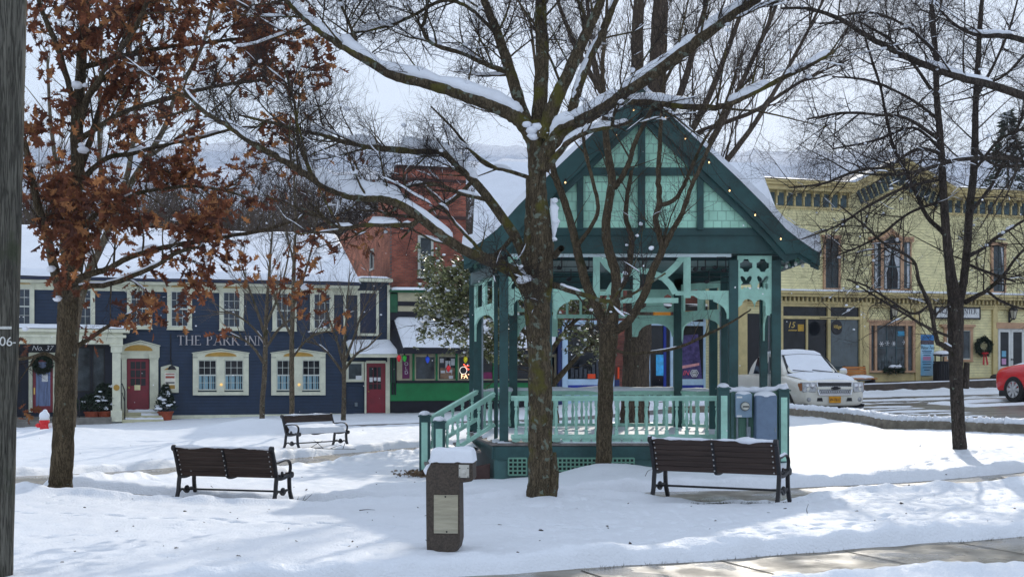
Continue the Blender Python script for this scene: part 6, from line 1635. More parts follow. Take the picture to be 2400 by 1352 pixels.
T.limb([(1245,690,20),(1215,648,16,-.1),(1180,625,15,-.2),(1120,600,13.5,-.3),(1075,580,13,-.4),(1020,538,12.5,-.5),(960,492,12,-.6),(908,467,11.5,-.65),(850,464,10.5,-.7),(790,450,9.5,-.75),(735,420,9,-.8),(690,392,8.5,-.85),(640,362,8,-.9),(590,335,7,-.95),(535,296,6.5,-1),(478,262,5,-1),(430,210,3.5,-1)],k=11,snow=[(.03,.09,.10),(.265,.625,.125),(.70,.74,.06),(.80,.9,.085),(.95,1,.05)],grow=(.12,1.0,.95))
T.limb([(1240,628,14,.1),(1206,553,13,.2),(1147,468,12,.3),(1103,416,11,.4),(1061,376,11,.45),(1030,356,10,.5),(925,352,8.5,.5),(851,341,7.5,.5),(792,329,6.5,.55),(748,313,6,.6),(703,308,5,.6),(644,290,4,.7),(560,270,2.5,.8)],k=10,snow=[(.05,.16,.03),(.22,.49,.15),(.54,.64,.075),(.69,.80,.085)],grow=(.15,1.05,.9))
T.limb([(985,512,7,-.55),(960,527,6.5,-.6),(905,527,6,-.6),(851,528,5.5,-.6),(807,534,4.5,-.65),(771,522,4,-.65),(748,498,3.5,-.7),(722,472,2.5,-.7)],k=8,snow=[(.12,.2,.04),(.2,.4,.075),(.5,.66,.035)],grow=(.15,1.1,.8))
T.limb([(1196,172,8,.5),(1132,148,6.5,.6),(1088,127,6,.6),(1029,109,6,.65),(1002,92,5.5,.65),(991,66,5,.65),(997,42,4.5,.7),(1002,0,4,.7),(1010,-60,3,.7)],k=8,snow=[(.12,.3,.05),(.35,.5,.06)],grow=(.05,1.2,.8))
T.limb([(1175,92,5,.7),(1100,20,4.5,.8),(1038,2,4.5,.8),(970,36,4,.85),(925,56,4,.85),(866,71,3.5,.9),(789,86,2,.9)],k=7,snow=[(.58,.9,.055)],grow=(.05,1.2,.8))
T.limb([(1298,668,8,-.1),(1327,678,7,-.3),(1378,693,6,-.6),(1425,706,4.5,-.9),(1480,690,3,-1.1),(1560,640,2,-1.2)],k=8,grow=(.2,.8,.8),snow=[(.1,.35,.02)])
T.limb([(1206,551,6,.2),(1150,600,5,.0),(1100,560,4,-.1),(1040,490,3,-.2),(990,430,2.2,-.3)],k=7,snow=[(.5,.7,.03)],grow=(.1,1,.8))
T.limb([(735,420,5,-.8),(700,330,4,-.7),(690,240,3,-.6),(660,140,2.2,-.5)],k=7,grow=(.1,1,.8))
T.limb([(850,135,5,.6),(820,60,4,.7),(790,-10,3,.7)],k=7,grow=(.1,1,.8))
T.limb([(1150,470,6,.25),(1085,455,5,.1),(1010,430,4,0),(930,440,3,-.1),(860,425,1.8,-.2)],k=7,snow=[(.1,.3,.03),(.55,.7,.025)],grow=(.05,.6,.7))
T.limb([(1110,422,6,.35),(1060,470,5,.5),(1000,500,4,.6),(940,560,2.6,.7)],k=7,snow=[(.2,.5,.03)],grow=(.05,.6,.7))
T.limb([(1250,420,6,.2),(1190,400,5,.4),(1130,380,4,.6),(1060,300,3,.7),(1010,250,2,.8)],k=7,snow=[(.2,.4,.03)],grow=(.1,.6,.7))
for a in ((1246,306,.11),(1262,298,.10),(1282,312,.09),(1300,290,.08),(1234,292,.08),(1252,322,.075),(1243,318,.06),(1225,655,.11),(1216,650,.08),(1300,470,.07),(1303,520,.06),(1300,560,.05),(1236,652,.09)):
    T.blob(T.loc((a[0],a[1],-.13)),a[2]*.85)
_p=np.array([T.loc(a) for a in ((1292,466,-.02),(1298,490,-.08),(1300,515,-.10),(1299,540,-.08),(1296,566,-.02))]); _p=catmull(_p,5)
T.snow.tube(_p,np.interp(np.linspace(0,1,len(_p)),(0,.25,.6,1),(.012,.06,.05,.01)),9,.10,T.rng)
T.twigs(dens=(5.0,8.0,11.0),length=(1.55,.66,.33),rmax=(.018,.0088,.0050),up=.18,snowp=.24,fine=7)
T.finish(); MAPLE=T

# ---- 2. oak with its brown winter leaves on the left
leaf_m=[mat('oak_leaf_rust',(.165,.058,.030,1),.75,.5,7,spec=.2),mat('oak_leaf_tan',(.33,.145,.058,1),.75,.45,7,spec=.2),mat('oak_leaf_dark',(.085,.034,.024,1),.75,.4,7,spec=.2)]
for m in leaf_m:
    nt=m.node_tree; bs=nt.nodes['Principled BSDF']; out=nt.nodes['Material Output']
    tr=nt.nodes.new('ShaderNodeBsdfTranslucent'); src=bs.inputs['Base Color'].links[0].from_socket
    g=nt.nodes.new('ShaderNodeGamma'); g.inputs[1].default_value=.85; nt.links.new(src,g.inputs[0]); nt.links.new(g.outputs[0],tr.inputs[0])
    mx=nt.nodes.new('ShaderNodeMixShader'); mx.inputs[0].default_value=.42; nt.links.new(bs.outputs[0],mx.inputs[1]); nt.links.new(tr.outputs[0],mx.inputs[2]); nt.links.new(mx.outputs[0],out.inputs['Surface'])
# lobed leaf outline (half), mirrored
_h=[(0,0),(.05,.10),(.20,.16),(.10,.26),(.13,.33),(.36,.44),(.17,.52),(.18,.58),(.40,.74),(.16,.76),(.13,.82),(.20,.93),(.05,.90),(0,1)]
LEAF2=np.array([(x,y) for x,y in _h]+[(-x,y) for x,y in _h[-2:0:-1]])
def leaf_faces():
    n=len(_h); m=len(LEAF2); F_=[]
    mid=m; return None
def add_leaves(qb,base,dirv,size,rng,mi):
    """vectorised: two half-leaf polygons along a curled midrib"""
    n=len(base); k=len(_h)
    nrm=rng.standard_normal((n,3)); nrm-=dirv*(nrm*dirv).sum(1,keepdims=True); nrm/=np.linalg.norm(nrm,axis=1,keepdims=True)
    sd=np.cross(dirv,nrm); fold=.25+.5*rng.random((n,1)); curl=(rng.random((n,1))-.35)*.7
    for sg in (1,-1):
        V=[]
        for x,y in _h:
            p=base+dirv*size*y+ (sd*sg*x*.85 + nrm*(abs(x)*fold+curl*y*y))*size
            V.append(p)
        V=np.stack(V,1).reshape(-1,3)
        idx=np.arange(n*k).reshape(n,k)
        if sg<0: idx=idx[:,::-1]
        qb.addarr(V,idx,k,mi)
class Leaves:
    def __init__(s): s.q=QB(); s.b=[[],[],[]]
    def cluster(s,p,rng,n,sz=.14,spread=.06):
        for _ in range(n):
            d=np.array([rng.standard_normal()*.75,rng.standard_normal()*.75,-.55+.5*rng.standard_normal()]); d/=np.linalg.norm(d)
            mi=int(rng.choice(3,p=(.55,.24,.21)))
            s.b[mi].append((p+rng.standard_normal(3)*spread,d,sz*(.6+.7*rng.random())))
    def build(s,root,rng,name='leaves'):
        for mi,l in enumerate(s.b):
            if not l: continue
            add_leaves(s.q,np.array([a[0] for a in l]),np.array([a[1] for a in l]),np.array([[a[2]] for a in l]),rng,mi)
        return s.q.build(name,leaf_m,root,smooth=False)
T=Tree('oak_tree','oak on the left still covered in clusters of rust brown leaves','tree',140,1140,20.0,21,bark_oak,twig_d)
T.limb([(138,1175,40),(141,1138,30),(147,1060,28),(151,950,26.5),(154,850,25.5),(158,760,26),(163,690,27),(168,630,24),(172,560,20),(178,480,18),(182,400,17),(180,296,15.5),(188,200,14,.2),(194,100,12.5,.3),(204,0,11,.4),(212,-100,8,.5)],k=20,noise=.03,grow=(.5,.8,.8))
T.limb([(158,720,18),(130,640,13,-.1),(112,560,11.5,-.2),(88,480,10,-.3),(70,400,8.5,-.4),(52,310,7,-.5),(30,200,5,-.6)],k=10,grow=(.15,1.2,.9),snow=[(.1,.2,.04)])
T.limb([(176,340,10),(201,240,9,-.2),(231,192,8.5,-.4),(257,154,7.5,-.5),(308,80,6.5,-.7),(334,30,6,-.8),(362,-40,5,-.9)],k=9,grow=(.15,1.3,.9))
T.limb([(178,420,10),(213,325,8,.2),(237,245,7,.4),(268,190,6,.5),(300,120,4.5,.6),(330,20,3,.7)],k=9,grow=(.15,1.2,.9))
T.limb([(176,250,8),(142,133,7.5,-.2),(120,75,7,-.3),(102,36,6.5,-.3),(85,-20,5,-.4)],k=9,grow=(.15,1.2,.9))
T.limb([(164,690,13),(142,600,9,-.3),(150,580,8.5,-.4),(166,622,8,-.5),(192,646,8,-.6),(251,631,7.5,-.7),(296,606,7,-.8),(355,587,6.5,-.9),(444,569,5.5,-1.0),(533,554,4.5,-1.1),(621,539,3.5,-1.1),(700,508,2.2,-1.2)][2:] if False else [(160,668,13),(192,648,9,-.5),(251,631,7.5,-.7),(296,606,7,-.8),(355,587,6.5,-.9),(444,569,5.5,-1.0),(533,554,4.8,-1.1),(621,539,4,-1.1),(700,512,3,-1.2),(760,480,2,-1.2)],k=9,snow=[(.04,.10,.06),(.38,.47,.05),(.55,.7,.02)],grow=(.1,1.0,.8))
T.limb([(150,720,11),(178,680,8,-.5),(205,671,7.5,-.7),(266,663,6.5,-.9),(355,628,5.5,-1.1),(414,593,4.5,-1.2),(480,575,3,-1.3)],k=9,snow=[(.2,.75,.02)],grow=(.15,1.1,.8))
T.limb([(178,520,9),(230,440,7,.2),(290,470,5,.4),(340,450,5,.4),(444,436,4,.5),(540,440,2.5,.5)][1:] if False else [(176,560,9),(228,500,7,.3),(290,468,6,.4),(342,449,5,.4),(444,437,4,.5),(520,446,3,.5),(600,470,2,.5)],k=8,grow=(.1,1.0,.8),snow=[(.3,.42,.03)])
T.limb([(180,430,9),(251,371,7,.3),(312,360,6,.4),(385,340,5,.5),(473,322,4,.6),(560,300,3,.6),(640,300,2,.6)],k=8,grow=(.1,1.1,.9),snow=[(.3,.4,.04),(.6,.75,.03)])
T.limb([(188,160,8),(300,128,6.5,.3),(420,108,5.5,.5),(560,92,4,.6),(700,78,2.5,.7)],k=8,grow=(.1,1.3,.9))
T.limb([(184,330,8),(280,268,6.5,-.3),(400,230,5.5,-.6),(520,200,4.5,-.7),(640,190,3,-.8),(720,235,2,-.8)],k=8,grow=(.1,1.2,.9),snow=[(.4,.5,.03)])
T.limb([(190,110,7),(280,30,5.5,.2),(420,-10,4.5,.3),(560,10,3.5,.4),(680,40,2,.4)],k=8,grow=(.1,1.3,.9))
T.limb([(150,860,7),(110,830,5,-.3),(60,840,3.5,-.5),(20,842,2.5,-.6)],k=7,grow=(.2,.7,.6))
T.limb([(160,820,8),(200,800,6,.2),(260,760,4.5,.4),(330,720,2.5,.5)],k=7,grow=(.2,.9,.7))
LV=Leaves(); _r=np.random.default_rng(77)
def _unused(t,cc,lvl):
    p=cc[-1,:3]; w=p+t.O; px=1200+w[0]*F/w[1]; py=H-(w[2]-CZ)*F/w[1]
    # thick on the left of the crown, thinning out to the right and low down
    d=1.0 if px<370 else max(.10,1-(px-370)/330)
    if py<-60: d*=.5
    if py>560: d*=.55
    if py>760: d=0
    cl=math.sin(px*.043+1.3)*math.sin(py*.051+.4)+.35*math.sin(px*.11-py*.07)
    if cl<-.28: d*=.12
    if _r.random()<d*(.42 if lvl==1 else .26): LV.cluster(p,_r,int(_r.integers(2,6)),.135,.055)
T.twigs(dens=(3.8,6.0,8.0),length=(1.3,.55,.28),rmax=(.018,.0085,.0048),up=.12,snowp=.20,fine=4)
tp=np.array(T.tips); W_=tp+T.O; tx=1200+W_[:,0]*F/W_[:,1]; ty=H-(W_[:,2]-CZ)*F/W_[:,1]
dn=np.where(tx<360,1.0,np.clip(1.05-(tx-360)/460,.14,1))*np.where(ty<-40,.4,1)*np.where(ty>600,.8,1)*np.where(ty>760,.2,1)*np.where(tx<40,.5,1)
cl=fbm(tx*.020,ty*.020,3,3); dn=dn*np.clip((cl+.10)*5,.01,1)
dn=np.where((tx>420)&(ty<330),dn*1.2,dn); ch=_r.choice(len(tp),min(640,len(tp)),replace=False,p=dn/dn.sum())
for i in ch: LV.cluster(tp[i],_r,int(_r.integers(4,10)),.19,.085)
for px,py,n in ((590,620,6),(690,600,8),(720,560,8),(560,595,6),(640,655,7),(745,690,8),(705,640,9),(715,720,7),(800,738,6),(545,660,3),(395,600,8),(370,590,8),(455,640,7),(520,760,5),(420,735,4),(447,720,4),(315,705,5),(375,700,6),(600,470,8),(560,480,6),(660,460,8),(690,410,6),(330,600,9),(280,640,6),(660,690,9),(730,610,7),(770,520,5),(845,540,4),(885,545,5),(850,570,6),(500,440,5),(430,350,6),(870,430,6),(840,370,4)):
    for _ in range(4): LV.cluster(T.loc((px+_r.normal()*9,py+_r.normal()*9,-1.1)),_r,max(2,n//2),.15,.06)
for px,py in ((85,385),(203,452),(195,352),(120,630),(200,200),(410,566),(430,195),(715,672),(180,200),(190,340),(210,590),(60,770),(135,700),(300,600),(110,380)):
    T.blob(T.loc((px,py,-.35)),.05+.05*_r.random())
LV.build(T.root,_r); T.finish()

# ---- 3. second bare tree behind the oak
T=Tree('bare_tree','slim bare tree standing right behind the oak beside the fire hydrant','tree',165,1003,38.0,31,bark_young,twig_b)
T.limb([(166,1030,19),(165,1000,15),(170,880,13.5),(176,760,12.5),(200,660,11),(245,560,9.5),(296,448,8.5),(345,370,7.5),(387,296,6.5),(414,219,5.5),(473,112,4.5),(503,0,3.5),(520,-70,2)],k=12,grow=(.3,1,1))
T.limb([(176,760,9),(150,600,8,.5),(140,450,6.5,.8),(120,300,5,1),(110,120,3,1)],k=9,grow=(.15,1,1))
T.limb([(245,560,8),(300,400,6.5,-.8),(320,240,5,-1),(330,80,3.5,-1.2),(335,-50,2,-1.2)],k=9,grow=(.15,1,1))
T.limb([(200,660,8),(240,500,6.5,.8),(232,330,5,1),(236,150,3.5,1.2),(246,-30,2,1.2)],k=9,grow=(.15,1,1))
T.limb([(345,370,5),(450,300,4,.5),(560,200,3,.8),(640,80,2,1)],k=8,grow=(.1,1,1))
T.twigs(dens=(2.2,3.4,4.5),length=(2.4,1.1,.55),rmax=(.022,.012,.0085),up=.35,snowp=.06,spread=(25,55),fine=3); T.finish()

# ---- 4. three young street trees before the inn
def street_tree(px,py,Y,rp,top,label,seed,forks):
    T=Tree('street_tree',label,'tree',px,py,Y,seed,bark_young,twig_g,'young bare street trees in front of the inn')
    T.limb([(px,py+18,rp*1.35),(px+1,py,rp*1.05),(px+2,(py+forks[0][1])/2,rp*.95)]+forks,k=12,noise=.02,grow=(.45,2.2,1))
    return T
T=street_tree(613,998,40.0,7.0,500,'young bare street tree with a split top nearest the middle of the inn',41,[(620,880,6.5),(622,800,6),(624,740,5),(628,680,4),(634,600,3),(640,520,2),(646,470,1.2)])
for a in ([(618,850,4),(590,810,3.2,.1),(555,790,2.4,.2),(520,790,1.5,.2)],[(621,820,4),(655,770,3.3,-.1),(690,745,2.2,-.2),(725,740,1.4,-.2)],[(622,790,4),(600,720,3,.2),(575,650,2.2,.3),(560,590,1.3,.3)],[(624,760,4),(650,700,3,-.3),(670,630,2,-.4),(682,560,1.3,-.4)],[(621,800,3),(585,760,2.4,-.3),(545,735,1.8,-.5),(500,730,1.2,-.6)]): T.limb(a,k=7,which='crown',grow=(.1,2.2,1),snow=[(.05,.2,.04)])
T.twigs(dens=(2.2,3.6,5),length=(1.5,.7,.4),rmax=(.016,.010,.0075),fine=3,up=.30,snowp=.16,spread=(25,55)); T.finish()
T=street_tree(682,1032,36.5,7.0,500,'taller young bare street tree beside the far snowy bench',42,[(684,900,6.5),(684,800,6),(687,700,5.5),(690,600,4.5),(692,520,3.5),(690,430,2.6),(688,350,1.8),(686,290,1.1)])
for a in ([(684,840,3.5),(715,800,2.8,.1),(750,780,2,.2),(790,775,1.3,.2)],[(684,790,3.5),(660,740,2.8,-.1),(640,680,2,-.2),(625,610,1.3,-.2)],[(687,720,3.5),(715,640,2.8,.1),(735,560,2,.3),(745,480,1.3,.3)],[(690,620,3),(670,540,2.4,.1),(660,460,1.6,.3)]): T.limb(a,k=7,which='crown',grow=(.1,2.2,1),snow=[(.05,.2,.04)])
T.twigs(dens=(2.2,3.6,5),length=(1.4,.7,.4),rmax=(.016,.010,.0075),fine=3,up=.30,snowp=.16,spread=(25,55)); T.finish()
T=street_tree(804,975,46.0,6.0,600,'small bare street tree in front of the side door of the inn',43,[(806,900,5.2),(806,860,5),(808,800,3.5),(812,740,2.5),(816,680,1.6),(820,640,1)])
for a in ([(806,878,4),(780,840,3,.1),(750,810,2.2,.2),(715,800,1.4,.2)],[(806,870,4),(835,830,3.4,-.2),(865,810,2.6,-.3),(895,780,1.6,-.3)],[(806,860,4),(790,800,3,.3),(770,740,2,.4),(760,690,1.2,.4)],[(807,850,4),(830,790,3,-.2),(850,730,2,-.3),(880,680,1.2,-.3)]): T.limb(a,k=7,which='crown',grow=(.1,2.4,1),snow=[(.2,.7,.03)])
T.twigs(dens=(2.2,3.6,4.5),length=(1.6,.75,.4),rmax=(.016,.010,.0085),fine=3,up=.30,snowp=.12,spread=(25,55)); T.finish()

# ---- 5. many stemmed tree between the bench and the bandstand
T=Tree('forked_tree','bare tree with several rising stems standing against the bandstand railing','tree',1415,1083,24.5,51,bark_oak,twig_b)
T.limb([(1416,1120,26),(1415,1082,21),(1417,1000,20),(1420,900,20),(1424,830,22),(1428,780,23),(1436,735,16),(1443,690,13),(1443,640,12.5),(1428,590,12),(1420,540,11.5),(1426,480,11),(1434,430,10.5),(1428,380,10),(1420,320,8.5),(1415,240,7),(1412,150,5.5),(1420,60,4),(1424,-40,2.5)],k=18,noise=.025,grow=(.5,.9,1))
T.limb([(1424,790,15),(1405,735,13,.1),(1389,700,12.5,.15),(1372,661,12,.2),(1352,580,11,.3),(1337,520,10,.3),(1322,470,9.5,.35),(1300,410,8.5,.4),(1288,350,7,.4),(1270,260,5.5,.5),(1255,150,4,.6),(1240,30,2.5,.7)],k=12,grow=(.25,.9,1),snow=[(.12,.17,.04)])
T.limb([(1434,780,13),(1475,750,10.5,-.2),(1510,690,10,-.3),(1531,631,9.5,-.35),(1552,587,9,-.4),(1548,560,8,-.4),(1537,513,7.5,-.4),(1546,470,7,-.4),(1543,409,6.5,-.45),(1546,350,5.5,-.5),(1550,280,4.5,-.5),(1556,190,3.2,-.6),(1562,90,2,-.6)],k=12,snow=[(.30,.37,.05)],grow=(.3,1,1))
T.limb([(1552,590,7,-.4),(1576,542,6.5,-.5),(1600,498,6,-.6),(1620,439,5.5,-.7),(1641,394,5,-.8),(1672,320,4,-.9),(1705,230,3,-1),(1740,120,2,-1.1)],k=9,grow=(.1,1,1))
T.limb([(1546,483,6,-.4),(1582,467,5.5,-.3),(1605,430,5,-.2),(1620,394,4.5,-.1),(1650,330,3.5,0),(1700,260,2.2,.1)],k=9,grow=(.1,1,1))
T.limb([(1440,440,8,.1),(1458,415,7.5,.2),(1476,375,6.5,.3),(1490,330,6,.4),(1530,250,5,.5),(1570,170,4,.6),(1610,70,2.6,.7)],k=10,grow=(.15,1,1))
T.limb([(1443,690,9,.1),(1470,640,8,.3),(1480,560,7.5,.5),(1466,500,6.5,.6),(1480,400,5,.7)],k=9,grow=(.2,1,1),snow=[(.05,.25,.06)])
T.limb([(1352,580,6,.3),(1400,500,5,-.2),(1388,420,4.5,-.4),(1370,350,4,-.5),(1360,250,2.6,-.6)],k=8,grow=(.1,1,1))
T.limb([(1427,815,5,-.3),(1470,828,4,-.5),(1516,826,3.6,-.7),(1566,820,3.4,-.8),(1611,806,3.2,-.9),(1655,785,3,-1),(1714,755,2.4,-1.1),(1760,725,1.6,-1.2)],k=7,grow=(.3,.6,.7),snow=[(.3,.5,.012)])
for px,py,r_ in ((1465,640,.05),(1440,782,.05),(1547,562,.045)): T.blob(T.loc((px,py,-.05)),r_)
T.twigs(dens=(2.6,4.6,6),length=(1.6,.75,.38),rmax=(.018,.0095,.0058),up=.28,snowp=.0,spread=(28,60),fine=4); T.finish()

# ---- 6. great trunk behind the bandstand
T=Tree('old_tree','thick furrowed old trunk rising behind the bandstand','tree',1487,985,37.0,61,bark_big,twig_b)
T.limb([(1484,1015,46),(1487,980,38),(1490,900,35),(1494,800,34),(1499,700,33),(1504,600,32),(1512,500,31),(1518,400,30),(1522,320,29),(1535,240,24),(1542,150,22),(1546,60,21),(1550,-60,17),(1556,-190,11)],k=22,noise=.04,grow=(.5,.4,1))
T.limb([(1516,370,20),(1500,280,18,-.4),(1494,180,16.5,-.6),(1494,80,15,-.8),(1497,-40,12,-1),(1490,-180,8,-1)],k=14,grow=(.2,.9,1))
for i,a in enumerate(([(1525,420,11),(1600,340,9,.5),(1660,230,8,.9),(1700,130,7,1.2),(1740,20,5.5,1.5),(1765,-80,4,1.6)],[(1522,470,10),(1620,400,8.5,-.6),(1690,290,7.5,-1),(1745,180,6,-1.3),(1800,60,5,-1.6),(1845,-50,3,-1.8)],
      [(1530,330,11),(1590,230,9.5,.8),(1625,120,8,1.2),(1655,10,6.5,1.5),(1675,-90,4,1.6)],[(1520,500,9),(1640,440,8,.8),(1740,330,7,1.3),(1830,190,5.5,1.8),(1900,60,4,2.1),(1950,-40,2.5,2.3)],[(1515,420,10),(1450,320,8.5,.6),(1410,210,7.5,.9),(1385,100,6,1.2),(1375,-20,4.5,1.4)],
      [(1518,360,9),(1440,260,7.5,-.8),(1370,150,6.5,-1.2),(1320,40,5,-1.5),(1290,-60,3,-1.7)],[(1524,380,9),(1640,310,7,1.6),(1770,260,5.5,2.4),(1880,190,4,3),(1990,140,2.5,3.4)])):
    T.limb(a,k=10,grow=(.12,1.1,1.05))
T.twigs(dens=(1.7,2.6,4.0),length=(3.0,1.4,.7),rmax=(.03,.015,.0085),up=.45,snowp=.0,spread=(18,45),fine=3.5); T.finish()

# ---- 7. dark twin stemmed tree on the right lawn
T=Tree('twin_stem_tree','dark bare tree with two upright stems on the right lawn','tree',2250,1066,25.0,71,bark_dark,twig_d)
T.limb([(2250,1090,26),(2250,1064,21),(2246,1000,19.5),(2243,930,19),(2241,850,20),(2240,790,22),(2240,740,23),(2236,690,19),(2228,640,15),(2219,560,12.5),(2212,470,11.5),(2208,400,10.5),(2204,330,10),(2196,230,9,.1),(2192,120,8,.1),(2184,20,7,.2),(2180,-80,5,.2)],k=18,noise=.025,grow=(.42,1.1,1))
T.limb([(2246,720,14),(2258,660,12,.1),(2266,590,12,.2),(2272,500,11.5,.3),(2282,400,11,.35),(2285,320,10,.4),(2287,230,9,.4),(2293,130,8,.4),(2300,20,6.5,.4),(2306,-80,4.5,.4)],k=14,noise=.02,grow=(.15,1.1,1))
T.limb([(2236,825,9),(2212,810,8,-.2),(2197,800,7,-.3),(2188,758,6.5,-.4),(2179,714,6,-.5),(2155,662,5,-.6),(2144,616,4.3,-.7),(2114,592,3.6,-.8),(2070,569,3,-.9),(2025,527,2.4,-1),(1965,480,1.6,-1.1)],k=9,snow=[(.02,.10,.05)],grow=(.15,1,1))
T.limb([(2179,714,4,-.5),(2140,735,3,-.7),(2080,700,2.6,-.9),(2030,670,2.2,-1),(1985,655,1.8,-1.1)],k=7,grow=(.1,.9,.8))
T.limb([(2230,790,5),(2180,770,3.6,-.5),(2120,735,3,-.8),(2060,700,2.4,-1),(1990,655,1.4,-1.2)],k=7,grow=(.3,.7,.8))
T.limb([(2216,550,8),(2200,535,7,.2),(2173,508,6.5,.3),(2150,460,6,.4),(2123,403,5.5,.5),(2096,350,5,.6),(2080,290,4.4,.7),(2064,207,3.8,.8),(2040,130,3,.9),(2010,30,2,1)],k=9,grow=(.15,1.1,1))
T.limb([(2206,360,6),(2150,350,5,-.3),(2080,390,4,-.5),(2010,400,3.4,-.7),(1930,430,2.6,-.9),(1850,440,1.6,-1)],k=8,grow=(.1,1.3,.9))
T.limb([(2204,330,6),(2130,280,5,-.5),(2060,270,4,-.8),(1980,265,3,-1),(1890,280,1.8,-1.2)],k=8,snow=[(.2,.3,.03)],grow=(.1,1.3,.9))
T.limb([(2196,230,6),(2140,150,4.6,.5),(2080,90,3.6,.8),(2010,50,2.4,1)],k=8,grow=(.1,1.2,.9))
T.limb([(2262,708,8),(2290,694,6.5,-.2),(2312,681,6,-.3),(2351,646,5,-.5),(2385,600,4,-.6),(2430,560,2.6,-.7)],k=8,grow=(.15,1.1,.9))
T.limb([(2312,681,4,-.3),(2345,705,3.4,-.4),(2390,722,2.6,-.5),(2440,726,1.6,-.6)],k=7,grow=(.1,.9,.8))
T.limb([(2268,600,7),(2300,585,5.5,.2),(2336,557,5,.3),(2375,532,4.4,.4),(2420,505,3.4,.5),(2480,480,2,.6)],k=8,snow=[(.5,.62,.06)],grow=(.1,1.2,.9))
T.limb([(2276,495,6),(2321,439,5,.3),(2350,380,4.4,.5),(2385,300,3.4,.7),(2420,210,2.2,.8)],k=8,grow=(.1,1.3,.9))
T.limb([(2285,350,5),(2330,385,4.4,-.4),(2380,390,3.6,-.6),(2450,380,2.2,-.8)],k=8,grow=(.1,1.3,.9))
T.limb([(2288,230,5),(2330,150,4,.4),(2365,70,3,.6),(2390,-20,2,.7)],k=8,grow=(.1,1.2,.9))
T.limb([(2208,420,5),(2120,440,4,-.6),(2040,480,3.2,-.9),(1960,530,2.4,-1.1),(1880,560,1.5,-1.2)],k=7,grow=(.1,1.2,.9))
T.limb([(2262,910,12,-.02),(2266,850,9,.0)],k=8)
for a in ([(2190,120,5),(2120,60,4,-.4),(2040,30,3,-.7),(1960,40,2,-1)],[(2200,280,5),(2130,230,4,.4),(2040,190,3,.8),(1950,180,2,1.1)],[(2212,470,5),(2130,500,4,.3),(2050,560,3,.6),(1960,600,1.8,.9)],[(2288,200,5),(2350,180,4,-.4),(2410,120,3,-.6)],[(2284,400,5),(2340,330,4,-.2),(2400,300,3,-.4)],[(2268,620,5),(2320,640,4,-.4),(2380,660,2.6,-.7)],[(2205,350,5),(2140,300,4,.7),(2050,330,3,1.0),(1950,350,2,1.2)]): T.limb(a,k=7,grow=(.1,1.2,.9))
T.twigs(dens=(4.4,7.2,9),length=(1.55,.7,.36),rmax=(.016,.009,.0062),up=.05,snowp=.16,spread=(40,80),fine=4.5); T.finish()

# ---- 8. tree out of frame on the right whose boughs reach in
T=Tree('leaning_bough_tree','snow lined bough of a tree reaching in from the right edge at the top','tree',2560,1120,21.0,81,bark_dark,twig_d)
T.limb([(2560,1140,34),(2560,1000,28),(2556,800,27),(2550,600,25),(2545,400,23),(2540,200,20),(2535,0,16),(2530,-150,10)],k=16,noise=.02)
T.limb([(2543,330,14),(2470,255,12,-.3),(2400,226,11,-.5),(2330,202,10,-.6),(2250,182,9,-.7),(2180,158,8.5,-.8),(2100,122,7.5,-.9),(2030,84,6.5,-1),(1970,46,5.5,-1.1),(1900,22,4,-1.2),(1830,20,2.5,-1.3)],k=10,snow=[(.30,.52,.05),(.53,.57,.04)],grow=(.25,1.2,1))
T.limb([(2536,140,11),(2470,110,9,.5),(2400,95,8,.8),(2350,84,7.5,1),(2290,82,6,1.2),(2240,60,4,1.4),(2200,20,2,1.5)],k=9,snow=[(.42,.75,.05)],grow=(.3,1.2,1))
T.limb([(2545,420,9),(2470,345,7.5,-.6),(2400,372,6,-.8),(2330,370,5.5,-1),(2240,376,5,-1.2),(2160,400,4,-1.4),(2080,410,3,-1.5),(2000,405,2,-1.6)],k=9,snow=[(.5,.6,.015)],grow=(.25,1.2,.9))
T.limb([(2540,60,10),(2440,-40,8,-.6),(2340,-60,6,-.9),(2200,-40,4,-1.2),(2080,-20,2.5,-1.4)],k=9,grow=(.25,1.2,1))
T.limb([(1790,-60,6,-.3),(1860,-10,5,-.4),(1900,25,4,-.5)],k=7) if False else None
T.twigs(dens=(5.0,7.4,9),length=(1.6,.7,.34),rmax=(.016,.009,.0058),up=.05,snowp=.16,spread=(35,75),fine=4); T.finish()

# ---- 9. snow dusted broadleaf evergreen behind the bandstand
gl=[mat('evergreen_leaf',(.135,.15,.05,1),.4,.4,6,spec=.5),mat('evergreen_leaf_pale',(.33,.33,.15,1),.4,.4,6,spec=.5),mat('evergreen_leaf_dark',(.07,.085,.03,1),.45,.3,6,spec=.5)]
T=Tree('evergreen_tree','bushy green broadleaf evergreen dusted with snow behind the bandstand','tree',1300,985,36.5,91,bark_oak,twig_b)
T.limb([(1300,1010,14),(1296,940,12),(1285,860,11),(1270,780,9),(1255,720,7),(1240,660,4)],k=10)
for a in ([(1290,900,8),(1240,850,6,.3),(1170,810,4.5,.4),(1090,770,3,.5),(1020,745,1.8,.5)],[(1280,830,7),(1210,760,5,-.3),(1130,700,4,-.5),(1070,655,2.4,-.6)],[(1296,900,8),(1340,850,6,.2),(1375,815,4,.3),(1400,795,2,.4)],[(1285,830,7),(1340,760,5,-.3),(1390,720,3.5,-.4),(1420,690,2,-.5)],[(1270,780,6),(1220,690,4.5,.5),(1180,630,3,.6)],[(1265,760,6),(1310,690,4,.3),(1340,640,2.4,.4)]):
    T.limb(a,k=8,snow=[(.3,.8,.03)],grow=(.1,1.5,1))
_r2=np.random.default_rng(5); EL=[]
def ev(t,cc,lvl):
    if lvl<1: return
    for _ in range(5): EL.append(cc[int(_r2.integers(1,len(cc))),:3]+_r2.standard_normal(3)*.07)
